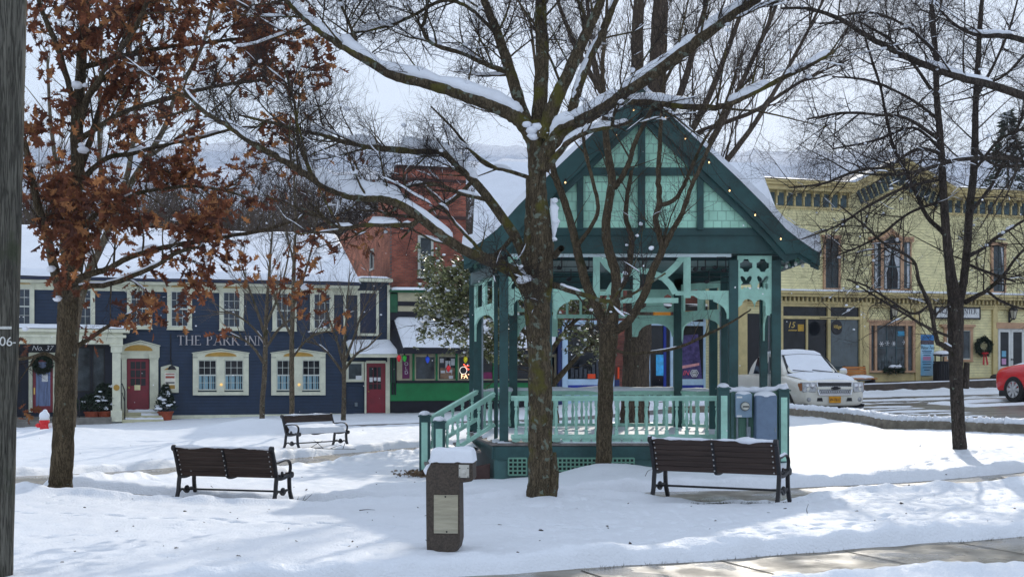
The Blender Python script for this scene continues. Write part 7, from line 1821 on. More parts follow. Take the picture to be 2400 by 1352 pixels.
T.twigs(dens=(6.5,7.5,0),length=(1.7,.8,.3),rmax=(.02,.01,.005),up=.1,snowp=.0,spread=(35,75),levels=2,leafcb=ev)
base=np.array(EL); _w=base+T.O; _x=1200+_w[:,0]*F/_w[:,1]; _y=H-(_w[:,2]-CZ)*F/_w[:,1]; base=base[(_x>975)&~((_x<1140)&(_y>832))&~((_x<1140)&(_y>745)&(_r2.random(len(base))<.55))&(_y<850)&(_x<1425)&~((_x>1330)&(_r2.random(len(base))<.5))]; keep=_r2.random(len(base))<min(1,16000/max(1,len(base))); base=base[keep]
q=QB()
for mi,frac in enumerate((.5,.25,.25)):
    sel=base[_r2.random(len(base))<frac*1.6]
    n=len(sel)
    for rep in range(3):
        d=_r2.standard_normal((n,3)); d[:,2]=d[:,2]*.5-.35; d/=np.linalg.norm(d,axis=1,keepdims=True)
        u=_r2.standard_normal((n,3)); sd=np.cross(d,u); sd/=np.linalg.norm(sd,axis=1,keepdims=True); nn_=np.cross(sd,d)
        L=.085+.06*_r2.random((n,1)); w=L*.24; b0=sel+_r2.standard_normal((n,3))*.03
        V=np.stack([b0,b0+d*L*.35+sd*w,b0+d*L*.75+sd*w*.7+nn_*L*.08,b0+d*L+nn_*L*.16,b0+d*L*.75-sd*w*.7+nn_*L*.08,b0+d*L*.35-sd*w],1).reshape(-1,3)
        q.addarr(V,np.arange(6*n).reshape(n,6),6,mi)
q.build('foliage',gl,T.root,smooth=False)
for p in base[::4]:
    T.blob(p+np.array([0,-.03,.05]),.018+.04*_r2.random()**2)
for px,py in ((1000,745),(1015,728),(1030,740),(985,760),(1050,735),(1070,745),(1040,718),(1008,712)): T.blob(T.loc((px,py,-.1+.5)),.10+.05*_r2.random())
T.finish()

# ---- 10. distant trees behind the roofs
def far_tree(px,py,Y,h,seed,label,name='bare_tree',group=None,twig=twig_b,col=bark_oak,wid=1.0,dens=1.0):
    T=Tree(name,label,'tree',px,py,Y,seed,col,twig,group); r=T.rng
    hp=h*F/Y
    T.limb([(px,py+hp*.1,.011*hp),(px,py,.010*hp),(px+r.normal()*hp*.01,py-hp*.3,.008*hp),(px+r.normal()*hp*.03,py-hp*.6,.005*hp),(px+r.normal()*hp*.05,py-hp*.95,.0015*hp)],k=7,per=4,grow=(.2,1,1))
    for i in range(9):
        u=.22+.55*r.random(); a=(r.random()-.5)*1.5*wid; L=hp*(.28+.25*r.random())
        x0=px; y0=py-hp*u; T.limb([(x0,y0,.0042*hp),(x0+math.sin(a)*L*.45,y0-math.cos(a)*L*.45,.003*hp,r.normal()*.8),(x0+math.sin(a*.8)*L,y0-math.cos(a*.8)*L,.0012*hp,r.normal()*1.6)],k=5,per=3,grow=(.1,1,1),noise=0)
    s_=h/9.0
    T.twigs(dens=(1.5*dens/s_,2.4*dens/s_,4.0/s_),length=(2.3*s_,1.2*s_,.75*s_),rmax=(.024*s_,.016*s_,.013),up=.35,snowp=.03,spread=(20,50),kk=(3,3,3),taper=.6,fine=2.2/s_); T.finish(); return T
ft=[(1850,905,72,11,'bare tree crown rising just right of the bandstand roof behind the yellow building'),(1760,900,76,12,'tall bare tree behind the bandstand roof right of the old trunk'),(1950,880,78,10,'low bare tree behind the left cornice of the yellow building'),
    (520,940,78,13,'bare tree behind the inn roof right of its middle'),(400,940,82,12,'bare tree behind the inn roof left of its middle'),(300,940,76,12.5,'bare tree over the left end of the inn roof'),(640,940,84,14,'bare tree behind the inn roof next to the brick building'),(740,935,90,14.5,'bare tree behind the brick building side wall'),
    (90,940,80,14,'bare tree above the inn porch far left'),(1120,930,88,13,'bare tree between the brick building and bandstand roof')]
for i,(px,py,Y,h,lb) in enumerate(ft): far_tree(px,py,Y,h,300+i,lb,group='bare trees behind the roofs')
# conifer behind the yellow building
def conifer(px,py,Y,h,label,seed):
    T=Tree('conifer_tree',label,'tree',px,py,Y,seed,bark_dark,twig_d); r=T.rng; hp=h*F/Y
    T.limb([(px,py,.012*hp),(px,py-hp*.5,.008*hp),(px,py-hp,.001*hp)],k=8)
    q=QB(); n=5200; t=r.random(n)**1.2; rad=h*.24*(1-t)*(.25+.75*r.random(n)**.6)*(1+.25*np.sin(t*46)); a=r.random(n)*6.28
    base=np.stack([rad*np.cos(a),rad*np.sin(a),h*(.08+.92*t)-.14*rad],1); d=np.stack([np.cos(a),np.sin(a),-.35+.3*r.standard_normal(n)],1)+.3*r.standard_normal((n,3)); d/=np.linalg.norm(d,axis=1,keepdims=True)
    sd=np.cross(d,r.standard_normal((n,3))); sd/=np.linalg.norm(sd,axis=1,keepdims=True); L=.35+.35*r.random((n,1))
    V=np.stack([base,base+d*L*.5+sd*.05,base+d*L,base+d*L*.5-sd*.05],1).reshape(-1,3); q.addarr(V,np.arange(4*n).reshape(n,4),4); q.build('foliage',evergreen,T.root)
    for p in base[:90]: T.blob(p+np.array([0,0,.1]),.12+.15*r.random())
    T.finish()
conifer(2362,900,80,17.0,'dark snow flecked conifer behind the right end of the yellow building',401)
# thick brush on the slope behind the inn: one far mass
def slope_z(x,y): return -1.0+9.5*np.clip((y-68)/56,0,1)**.9*np.clip((12-x)/14,0,1)+.5*fbm(np.asarray(x,float)*.12,np.asarray(y,float)*.12,66,3)
_gx,_gy=np.meshgrid(np.linspace(-75,14,70),np.linspace(66,175,60)); grid_mesh('hillside',_gx,_gy,slope_z(_gx,_gy),mfar)
q=QB(); r=np.random.default_rng(900)
for i in range(620):
    x=-48+r.random()*50; y=88+r.random()*40; h=6+6*r.random(); zb_=float(slope_z(x,y))-.1
    p=np.array([[x,y,zb_],[x+r.normal()*.3,y,zb_+h*.5],[x+r.normal()*.8,y,zb_+h]]); q.tube(p,np.array([.10,.07,.03]),3)
    for k in range(14):
        u=.15+.8*r.random(); b0=p[0]*(1-u)+p[2]*u; d=np.array([r.normal()*.7,r.normal()*.4,.8+.3*r.normal()]); d/=np.linalg.norm(d); L=(1.0+1.4*r.random())
        e=b0+d*L; q.tube(np.stack([b0,(b0+e)/2+r.standard_normal(3)*.1,e]),np.array([.035,.026,.016]),3)
        for m_ in range(7):
            v=r.random(); c0=b0*(1-v)+e*v; dd=d+r.standard_normal(3)*.6; dd/=np.linalg.norm(dd); q.tube(np.stack([c0,c0+dd*(.4+.5*r.random())]),np.array([.020,.013]),3)
o=q.build('woods',twig_b); tag(o,'dense brush of grey brown twigs on the slope behind the inn roof','woods',kind='stuff')
# ================================================================== park furniture
iron=mat('cast_iron',(.014,.013,.016,1),.42,.3,12,.25,60,spec=.45)
slat=mat('brown_slats',(.052,.034,.028,1),.6,.4,5,.3,40,stretch=(.25,5,5),spec=.3)
boltm=mat('bolt_steel',(.55,.55,.55,1),.35,.2,metal=.5)
def smooth2(pts,n=5): return [tuple(p) for p in catmull(np.array(pts,float),n)]
def bench(name,label,c,rz,L=1.83,snowy=.5,seed=1,snow_back=False):
    rng=np.random.default_rng(seed)
    root=empty(name,c,rz,label,'bench','cast iron park benches')
    def strip(b,pts,x,w,t):
        pts=smooth2(pts)
        for (y0,z0_),(y1,z1_) in zip(pts[:-1],pts[1:]):
            d=Vector((0,y1-y0,z1_-z0_)); n=Vector((0,-d.z,d.y)).normalized()*t/2; e=d.normalized()*.004
            a=Vector((0,y0,z0_))-e; c_=Vector((0,y1,z1_))+e
            q=[a-n,c_-n,c_+n,a+n]
            b.hexa([(x-w/2,p.y,p.z) for p in q],[(x+w/2,p.y,p.z) for p in q])
    BACK=[(.03,.40),(.0,.46),(-.05,.62),(-.11,.78),(-.145,.86)]
    SEAT=[(.03,.41),(.10,.385),(.25,.39),(.42,.42),(.52,.43)]
    for sx in (-1,1):
        x=sx*(L/2-.05)
        b=MB(); strip(b,BACK,x,.055,.05); strip(b,SEAT,x,.055,.045)
        strip(b,[(-.02,.64),(.08,.645),(.26,.665),(.42,.655),(.50,.59),(.50,.50),(.46,.44)],x,.05,.026)
        strip(b,[(.03,.42),(.10,.45),(.17,.42),(.21,.49),(.25,.42)],x,.03,.02)
        b.lathe([(.045,-.03),(.05,-.02),(.05,.02),(.045,.03)],14,(x,-.155,.865),axis='x'); b.lathe([(.05,-.03),(.055,0),(.05,.03)],14,(x,.535,.425),axis='x')
        b.build('end_frame',iron,root,bevel=.006)
        b=MB(); strip(b,[(.02,.42),(-.005,.30),(-.03,.15),(-.10,.0)],x,.055,.05); b.build('leg',iron,root,bevel=.006)
        b=MB(); strip(b,[(.47,.42),(.465,.30),(.49,.15),(.57,.0)],x,.055,.05); b.build('leg',iron,root,bevel=.006)
        b=MB(); strip(b,[(-.07,.05),(.02,.17),(.12,.19),(.24,.13),(.36,.19),(.46,.17),(.53,.05)],x,.03,.03); b.ball((x,.24,.195),.06,12,8,(.55,1.05,.8)); b.build('foot_scroll',iron,root,smooth=False)
    b=MB(); b.box(-L/2+.06,L/2-.06,.225,.255,.165,.195); b.build('stretcher',iron,root,bevel=.004)
    b=MB(); strip(b,BACK,0,.04,.03); strip(b,SEAT,0,.04,.03); b.build('centre_strap',iron,root)
    bp=np.array(smooth2(BACK,8)); bl=np.concatenate([[0],np.cumsum(np.linalg.norm(np.diff(bp,axis=0),axis=1))])
    ns=6
    for i in range(ns):
        u=bl[-1]*(i+.5)/ns+.015; y=np.interp(u,bl,bp[:,0]); z=np.interp(u,bl,bp[:,1]); y2=np.interp(u+.02,bl,bp[:,0]); z2=np.interp(u+.02,bl,bp[:,1]); d=Vector((0,y2-y,z2-z)).normalized(); n=Vector((0,d.z,-d.y))
        cc=Vector((0,y,z))+n*.012; h=bl[-1]/ns*.47; t=.017
        b=MB(); q=[cc-d*h-n*t,cc+d*h-n*t,cc+d*h+n*t,cc-d*h+n*t]; b.hexa([(-L/2+.075,p.y,p.z) for p in q],[(L/2-.075,p.y,p.z) for p in q]); b.build('back_slat',slat,root,bevel=.005)
    sp=np.array(smooth2(SEAT,8)); 
    for i in range(5):
        y=.07+i*.096; z=np.interp(y,sp[:,0],sp[:,1])+.03; b=MB(); b.box(-L/2+.075,L/2-.075,y-.041,y+.041,z-.014,z+.014); b.build('seat_slat',slat,root,bevel=.005)
    b=MB()
    for x in (-L/2+.11,0,L/2-.11):
        for i in range(6):
            u=bl[-1]*(i+.3)/6+.02; y=np.interp(u,bl,bp[:,0]); z=np.interp(u,bl,bp[:,1]); b.ball((x,y-.034,z),.012,6,4)
    b.build('bolt',boltm,root)
    # snow: along the top rail, on the seat, on the arms
    q=QB(); n=60; xs=np.linspace(-L/2+.02,L/2-.02,n); v=np.interp(np.arange(n),np.arange(0,n+5,5),rng.standard_normal(len(np.arange(0,n+5,5))))
    q.tube(np.stack([xs,np.full(n,-.15),np.full(n,.885)+.0*v],1),np.clip(.022+.012*v,.004,.05),7,.1,rng)
    m=30; ys=np.linspace(.02,.54,12); X,Y=np.meshgrid(np.linspace(-L/2+.08,L/2-.08,m),ys); ed=np.clip(np.minimum(np.minimum(X+L/2-.08,L/2-.08-X)/.08,np.minimum(Y-.02,.54-Y)/.06),0,1)
    hh=.43+ (.06+.07*snowy)*np.sqrt(ed)*(1+.35*fbm(X*2+seed,Y*3,seed,3))+ .10*snowy*np.clip(1-Y/.25,0,1)*ed
    V=np.stack([X,Y,hh],2).reshape(-1,3); i,j=np.meshgrid(np.arange(11),np.arange(m-1),indexing='ij'); p=(i*m+j).ravel(); q.addarr(V,np.stack([p,p+1,p+m+1,p+m],1),4)
    for sx in (-1,1):
        x=sx*(L/2-.05); q.tube(np.array([(x,.0,.665),(x,.15,.68),(x,.3,.69),(x,.42,.675)]),np.array([.012,.02,.022,.010]),6,.1,rng)
        for k in range(5): 
            pass
    if snow_back:
        X,Z=np.meshgrid(np.linspace(-L/2+.1,L/2-.1,30),np.linspace(.45,.70,8)); 
        Yb=np.interp(Z,[z for y,z in BACK],[y for y,z in BACK])+.05+.03*fbm(X*4,Z*8,seed,3)+.12*np.clip((.62-Z)/.17,0,1); V=np.stack([X,Yb,Z],2).reshape(-1,3); i,j=np.meshgrid(np.arange(7),np.arange(29),indexing='ij'); p=(i*30+j).ravel(); q.addarr(V,np.stack([p,p+1,p+31,p+30],1),4)
    q.build('snow',SNOW,root)
    return root
def place(px,py,Y): p=P(px,py,Y); return (p.x,p.y,p.z)
bench('park_bench','dark brown slatted bench seen from behind in front of the bandstand on the right',place(1676,1176,18.0),R(-27),L=1.92,seed=3,snowy=.5)
bench('park_bench','dark brown slatted bench seen from behind on the left lawn beside the oak',place(532,1178,20.2),R(-16),L=1.8,seed=4,snowy=.9)
bench('park_bench','far bench seen from the front with its seat deep in snow by the young tree',place(728,1051,33.6),R(-131),L=1.75,seed=5,snowy=1.2,snow_back=True)
# drinking fountain
agg=mat('aggregate_concrete',(.10,.078,.060,1),.85,0,55,.6,70,col2=(.045,.036,.030,1),bdist=.012)
steel=mat('brushed_steel',rgb(176,170,150,1.0),.34,.25,2.2,metal=.75,stretch=(1,1,9))
steel2=mat('plate_steel',rgb(190,188,180,1.0),.4,.15,4,metal=.6)
YF_=13.0; fo=empty('drinking_fountain',place(1046,1287,YF_),R(-4),'brown pebbled concrete drinking fountain with a snow cap and steel access panel','drinking fountain')
sc=YF_/F
fx=lambda px:(px-1046)*sc; fzz=lambda py:(1287-py)*sc
prof_f=[(1006,1300),(1004,1262),(1003,1150),(1003,1112),(1006,1098),(1017,1078),(1107,1076),(1112,1080),(1113,1118),(1110,1124),(1081,1128),(1082,1150),(1083,1262),(1078,1284),(1030,1300)]
b=MB(); b.prism([(fx(x),fzz(y)) for x,y in prof_f],lambda a,c,d:(a,d,c),-.17,.19); b.build('pillar',agg,fo,bevel=.022,seg=3)
b=MB(); b.box(fx(1022),fx(1078),-.180,-.171,fzz(1244),fzz(1155)); pn=b.build('access_panel',steel,fo,bevel=.003)
b=MB()
for px,py in ((1049,1159),(1052,1240)): b.lathe([(.009,.0),(.009,-.006)],10,(fx(px),-.180,fzz(py)),axis='y')
b.build('screws',wire,pn)
b=MB(); b.box(fx(1080),fx(1104),-.184,-.171,fzz(1115),fzz(1085)); pl_=b.build('button_plate',steel2,fo,bevel=.003)
b=MB(); b.lathe([(.030,.0),(.030,-.012),(.020,-.016),(.018,-.04),(.0,-.043)],16,(fx(1092),-.184,fzz(1103)),axis='y',cap=False); b.build('push_button',steel2,pl_,smooth=False)
b=MB()
for px,py in ((1082.5,1093),(1101.5,1093),(1082.5,1113),(1101.5,1113)): b.lathe([(.006,.0),(.006,-.004)],8,(fx(px),-.184,fzz(py)),axis='y')
b.build('screws',wire,pl_)
q=QB(); nx,ny=40,24; U,W=np.meshgrid(np.linspace(0,1,nx),np.linspace(0,1,ny)); X=fx(1012)+(fx(1113)-fx(1012))*U; Yy=-.185+.39*W
ed=np.clip(np.minimum(np.minimum(U,1-U)*9,np.minimum(W,1-W)*8),0,1); hh=fzz(1078)-.012+(.135)*np.sqrt(1-(1-ed)**2)*(1+.14*fbm(X*7,Yy*7,3,3))+.02*np.clip(fbm(X*16,Yy*16,8,2),0,1)
V=np.stack([X-.012*np.sin(U*6),Yy,hh],2).reshape(-1,3); i,j=np.meshgrid(np.arange(ny-1),np.arange(nx-1),indexing='ij'); p=(i*nx+j).ravel(); q.addarr(V,np.stack([p,p+1,p+nx+1,p+nx],1),4)
q.tube(np.array([(fx(1003),-.13,fzz(1110)),(fx(1004),-.05,fzz(1102)),(fx(1006),.03,fzz(1098)),(fx(1007),.10,fzz(1098))]),np.array([.01,.045,.05,.02]),8,.06,np.random.default_rng(2))
q.build('snow',SNOW,fo)
# utility pole
polem=bark_mat('weathered_pole',(.22,.21,.175,1),(.13,.125,.105,1),moss=(.085,.095,.062,1),mossy=.06,zscale=.05)
YPp=11.4; up=empty('utility_pole',place(-14,1356,YPp),0,'weathered grey wooden utility pole with white numerals at the left edge','utility pole')
O_=np.array(P(-14,1356,YPp)); q=QB(); rng=np.random.default_rng(8)
pp=np.array([np.array(P(-14+ (y-1356)/-1352*38,y,YPp))-O_ for y in np.linspace(1390,-900,40)]); rad=np.linspace(.158,.128,40)
k=40; q.tube(pp,rad,k,.012,rng); q.build('shaft',polem,up)
numm=mat('tag_white',(.62,.63,.60,1),.5,.3,20)
def on_pole(px,py): return Vector(np.array(P(px,py,YPp-.165))-O_)
text_mesh('numeral','06',.115,numm,up,on_pole(14,801),R(6),.004,tilt=R(2))
b=MB(); c=on_pole(12,768); b.box(c.x-.06,c.x+.055,c.y-.0,c.y+.006,c.z-.012,c.z+.012); c=on_pole(31,803); b.box(c.x-.012,c.x+.012,c.y+.02,c.y+.025,c.z-.006,c.z+.006); b.build('number_plate',numm,up)
# hydrant
hy=empty('fire_hydrant',place(104,1022,37.5),R(10),'small red fire hydrant wearing a snow cap left of the oak trunk','fire hydrant')
redh=mat('hydrant_red',rgb(200,30,36,1.2),.45,.2,5,spec=.5); whh=mat('hydrant_white',(.7,.7,.7,1),.5,.15)
b=MB(); b.lathe([(.17,-.1),(.17,.04),(.13,.05),(.125,.40),(.15,.41),(.15,.45),(.13,.48)],18); b.build('barrel',redh,hy)
b=MB(); b.lathe([(.15,.48),(.14,.52),(.10,.60),(.05,.65),(.05,.69)],18); b.build('bonnet',whh,hy)
for sx in (-1,1):
    b=MB(); b.lathe([(.06,0),(.065,sx*.05),(.065,sx*.09),(.03,sx*.10),(.03,sx*.13)],12,(sx*.12,0,.32),axis='x'); b.build('hose_cap',whh if sx>0 else redh,hy)
b=MB(); b.lathe([(.085,0),(.085,-.06),(.04,-.07)],14,(0,-.12,.26),axis='y'); b.build('steamer_cap',redh,hy)
b=MB(); b.ball((0,0,.60),.15,14,9,(1,1,.95)); b.ball((.02,0,.72),.07,10,7); b.build('snow',SNOW,hy,smooth=True)

# ================================================================== vehicles
tyre=mat('tyre_rubber',(.014,.014,.015,1),.75,.3,10); alloy=mat('alloy_rim',(.55,.55,.56,1),.4,.15,8,metal=.35)
chrome=mat('chrome',(.6,.6,.62,1),.12,.1,4,metal=.95); lampg=mat('headlamp_glass',(.45,.46,.48,1),.08,.35,14,spec=.6); amber=mat('amber_lens',(.35,.12,.03,1),.2,.2)
def wheel(root,x,y,r,w=.25,spokes=6,side=1):
    b=MB(); b.lathe([(r*.62,-w/2),(r*.93,-w/2),(r,-w*.3),(r,w*.3),(r*.93,w/2),(r*.62,w/2)],30,(x,y,r),axis='x',cap=False); t=b.build('wheel',tyre,root)
    b=MB(); xo=x+side*(w/2-.03); b.lathe([(r*.63,-side*.10),(r*.66,side*.02),(r*.60,side*.03),(r*.57,-side*.04),(r*.2,-side*.06)],28,(xo,y,r),axis='x')
    for k in range(spokes):
        for da in (-.11,.11):
            a=2*math.pi*k/spokes+da; b.bar((xo+side*.0,y+r*.10*math.cos(a),r+r*.10*math.sin(a)),(xo+side*.005,y+r*.60*math.cos(a),r+r*.60*math.sin(a)),.05,.035,up=(1,0,0))
    b.lathe([(r*.14,-side*.04),(r*.14,side*.02),(.0,side*.025)],14,(xo,y,r),axis='x',cap=False); b.build('rim',alloy,t)
    return t
def body_loft(secs,nm,m,root,smooth=True):
    """secs: (y, [(x,z)...]) half outline from bottom centre outward to top centre, mirrored"""
    b=MB(); rings=[]
    for y,hf in secs:
        full=[(x,z) for x,z in hf]+[(-x,z) for x,z in hf[::-1]]
        rings.append([(x,y,z) for x,z in full])
    n=len(rings[0]); V=[p for r_ in rings for p in r_]; Fc=[]
    for i in range(len(rings)-1):
        for j in range(n): a=i*n+j; c=i*n+(j+1)%n; Fc.append((a,c,c+n,a+n))
    Fc.append(tuple(range(n))[::-1]); Fc.append(tuple(range((len(rings)-1)*n,len(rings)*n)))
    b.add(V,Fc); o=b.build(nm,m,root,smooth=smooth)
    o.modifiers.new('sub','SUBSURF').levels=2; o.modifiers['sub'].render_levels=2
    return o
def half(w,zb,zm,zt,tw,crown=.03):
    return [(0.001,zb),(w*.80,zb),(w*.96,zb+.05),(w,zm-.12),(w,zm),(w*.985,zt-.10),(tw,zt-.015),(tw*.93,zt),(0.001,zt+crown)]
pearl=mat('pearl_white_paint',(.72,.70,.62,1),.28,.06,2,spec=.5,coat=.6)
tr=empty('pickup_truck',place(1862,972,45.0),math.atan2(-math.sin(R(11)),-math.cos(R(11))),'pearl white crew cab pickup with snow on its hood and windshield parked beyond the kerb','pickup truck'); tr.scale=(1.15,1.15,1.13)
secs=[(2.80,half(.78,.42,.66,.86,.66,.01)),(2.78,half(.86,.36,.66,1.0,.72,.02)),(2.66,half(.96,.33,.70,1.09,.78,.04)),(2.35,half(1.0,.32,.75,1.15,.84,.06)),(1.6,half(1.0,.32,.8,1.22,.88,.07)),(1.2,half(1.0,.32,.8,1.25,.9,.05)),(-1.1,half(1.0,.32,.8,1.25,.92,.03)),(-1.6,half(1.0,.32,.8,1.26,.93,.0)),(-2.6,half(1.0,.36,.8,1.26,.93,.0)),(-2.78,half(.95,.42,.8,1.2,.9,.0))]
body_loft(secs,'body',pearl,tr)
cabs=[(1.42,[(.001,1.2),(.86,1.2),(.87,1.22),(.84,1.24),(.80,1.25),(.001,1.27)]),(1.1,[(.001,1.2),(.90,1.2),(.90,1.24),(.84,1.45),(.78,1.48),(.001,1.5)]),(.55,[(.001,1.2),(.92,1.2),(.92,1.25),(.76,1.82),(.68,1.86),(.001,1.9)]),(.2,[(.001,1.2),(.92,1.2),(.92,1.25),(.74,1.88),(.66,1.93),(.001,1.97)]),(-.9,[(.001,1.2),(.92,1.2),(.92,1.25),(.74,1.88),(.66,1.93),(.001,1.96)]),(-1.15,[(.001,1.2),(.92,1.2),(.92,1.25),(.76,1.80),(.68,1.86),(.001,1.88)]),(-1.9,[(.001,1.2),(.92,1.2),(.92,1.22),(.88,1.26),(.80,1.27),(.001,1.27)])]
body_loft(cabs,'cab',pearl,tr)
b=MB()
for sx in (1,-1):
    for ya,yb in ((.95,-.05),(-.12,-1.0)):
        b.hexa([(sx*.925,ya+.15,1.28),(sx*.935,ya+.15,1.28),(sx*.935,yb,1.28),(sx*.925,yb,1.28)],[(sx*.775,ya-.35,1.78),(sx*.785,ya-.35,1.78),(sx*.785,yb,1.80),(sx*.775,yb,1.80)])
b.build('side_window',glassd,tr)
b=MB(); b.add([(-.80,1.35,1.29),(.80,1.35,1.29),(.66,.58,1.86),(-.66,.58,1.86)],[(0,1,2,3)]); b.build('windshield',glassd,tr)
def sheet(nm,grid,mat_,root): 
    G=np.array(grid,float); r_,c_=G.shape[:2]; q=QB(); i,j=np.meshgrid(np.arange(r_-1),np.arange(c_-1),indexing='ij'); p=(i*c_+j).ravel(); q.addarr(G.reshape(-1,3),np.stack([p,p+1,p+c_+1,p+c_],1),4); return q.build(nm,mat_,root)
# snow on windshield, hood and roof
def car_snow(rows_,th,seed,nx=26):
    """rows_: (y,halfwidth,z)"""
    y=np.array([r_[0] for r_ in rows_]); w_=np.array([r_[1] for r_ in rows_]); z=np.array([r_[2] for r_ in rows_]); n=30; t=np.linspace(0,len(rows_)-1,n); idx=np.arange(len(rows_))
    yy=np.interp(t,idx,y); ww=np.interp(t,idx,w_); zz=np.interp(t,idx,z); u=np.linspace(-1,1,nx)
    X=ww[:,None]*u; Yv=np.broadcast_to(yy[:,None],X.shape); ed=np.clip(np.minimum((1-np.abs(u))[None]*8,np.minimum(np.arange(n),n-1-np.arange(n))[:,None]/1.5),0,1)
    Z=zz[:,None]-.035*(u**2)[None]*1.5+th*np.sqrt(ed)*(1+.35*fbm(X*2.5+seed,Yv*2.5,seed,3))-.004
    return np.stack([X,Yv,Z],2)
sheet('snow',car_snow([(1.33,.80,1.315),(.95,.74,1.60),(.58,.67,1.87)],.035,3),SNOW,tr)
sheet('snow',car_snow([(2.62,.74,1.11),(2.3,.82,1.205),(1.9,.85,1.255),(1.42,.86,1.30)],.055,4),SNOW,tr)
sheet('snow',car_snow([(.56,.64,1.895),(.2,.64,1.965),(-.9,.66,1.955),(-1.2,.64,1.87)],.07,5),SNOW,tr)
for dx in (0,.62):
    b=MB(); b.tube([(-.62+dx,1.36,1.335),(-.30+dx,1.33,1.365),(.0+dx,1.30,1.40)],.014,5); b.build('wiper',blackm,tr)
grm=mat('grille_black',(.02,.02,.022,1),.4,.4,40)
b=MB(); b.hexa([(-.46,2.79,.70),(.46,2.79,.70),(.46,2.83,.70),(-.46,2.83,.70)],[(-.52,2.72,1.04),(.52,2.72,1.04),(.52,2.795,1.04),(-.52,2.795,1.04)]); g=b.build('grille',grm,tr,bevel=.02)
b=MB()
for i in range(15):
    for s_ in (1,-1): b.bar((-.48+i*.068,2.835,.70),(-.48+i*.068+s_*.16,2.79,1.03),.010,.006,up=(0,1,0))
b.build('grille_mesh',chrome,g)
b=MB(); b.hexa([(-.53,2.79,.84),(.53,2.79,.84),(.53,2.85,.84),(-.53,2.85,.84)],[(-.53,2.77,.915),(.53,2.77,.915),(.53,2.835,.915),(-.53,2.835,.915)]); br_=b.build('grille_bar',pearl,g,bevel=.012)
b=MB(); b.prism([(-.14,.85),(-.075,.85),(-.06,.825),(.045,.825),(.065,.85),(.14,.85),(.115,.905),(.055,.905),(.04,.93),(-.065,.93),(-.085,.905),(-.165,.905)],lambda a,c,d:(a,d,c),2.84,2.865); b.build('emblem',blackm,br_)
b=MB()
for (xa,za),(xb,zb_) in (((-.54,1.055),(.54,1.055)),((-.48,.69),(.48,.69)),((-.48,.69),(-.54,1.055)),((.48,.69),(.54,1.055))): b.bar((xa,2.79 if za>1 else 2.83,za),(xb,2.79 if zb_>1 else 2.83,zb_),.03,.03)
b.build('grille_surround',chrome,g)
for sx in (1,-1):
    b=MB(); b.hexa([(sx*.57,2.70,.76),(sx*.93,2.55,.76),(sx*.93,2.76,.76),(sx*.57,2.84,.76)],[(sx*.56,2.62,1.05),(sx*.93,2.50,1.05),(sx*.93,2.71,1.05),(sx*.56,2.80,1.05)]); h_=b.build('headlight',lampg,tr,bevel=.02)
    b=MB()
    for xx in (.66,.79): b.ball((sx*xx,2.785-(.04 if xx>.7 else 0),.93),.075,12,8,(1,.4,1))
    b.build('lamp_reflector',chrome,h_,smooth=True)
    b=MB(); b.box(min(sx*.93,sx*.96),max(sx*.93,sx*.96),2.45,2.68,.80,1.02); b.build('turn_signal',amber,h_)
    b=MB(); b.lathe([(.075,0),(.075,.03),(.05,.04)],16,(sx*.76,2.755,.55),axis='y'); fl=b.build('fog_light',mat('fog_grey',(.3,.3,.3,1),.25,.3),tr)
    b=MB(); b.lathe([(.05,.04),(.02,.045)],14,(sx*.76,2.755,.55),axis='y'); b.build('fog_lens',lampg,fl)
    b=MB(); b.hexa([(sx*.36,2.78,.50),(sx*.54,2.74,.50),(sx*.54,2.80,.50),(sx*.36,2.815,.50)],[(sx*.39,2.78,.60),(sx*.52,2.76,.60),(sx*.52,2.805,.60),(sx*.39,2.82,.60)]); b.build('tow_hook_slot',blackm,tr)
    b=MB(); b.ball((sx*1.10,1.05,1.34),.13,12,8,(1,.55,.75)); b.bar((sx*.90,1.05,1.28),(sx*1.02,1.05,1.30),.05); mr_=b.build('mirror',pearl,tr,smooth=True)
    b=MB(); b.ball((sx*1.10,1.05,1.40),.12,10,6,(1,.55,.5)); b.build('mirror_snow',SNOW,mr_,smooth=True)
    for yy in (1.78,-1.72): wheel(tr,sx*.87,yy,.40,.27,6,sx)
b=MB(); b.hexa([(-.92,2.3,.20),(.92,2.3,.20),(.92,2.70,.26),(-.92,2.70,.26)],[(-.96,2.3,.42),(.96,2.3,.42),(.95,2.765,.42),(-.95,2.765,.42)]); b.box(-.9,.9,-2.6,2.3,.25,.45); b.build('lower_valance',blackm,tr,bevel=.02)
plm=mat('plate_orange',rgb(216,150,20,1.1),.45,.15,8)
b=MB(); b.box(-.18,.18,2.815,2.835,.45,.64); pt_=b.build('license_plate',plm,tr,bevel=.006)
text_mesh('plate_letters','W-7617',.115,mat('plate_ink',rgb(70,30,20),.5,.1),pt_,(0,2.84,.54),R(180),.004,sx=.85)
text_mesh('plate_state','NEW YORK',.045,mat('plate_ink',rgb(70,30,20),.5,.1),pt_,(0,2.84,.615),R(180),.004) if False else None
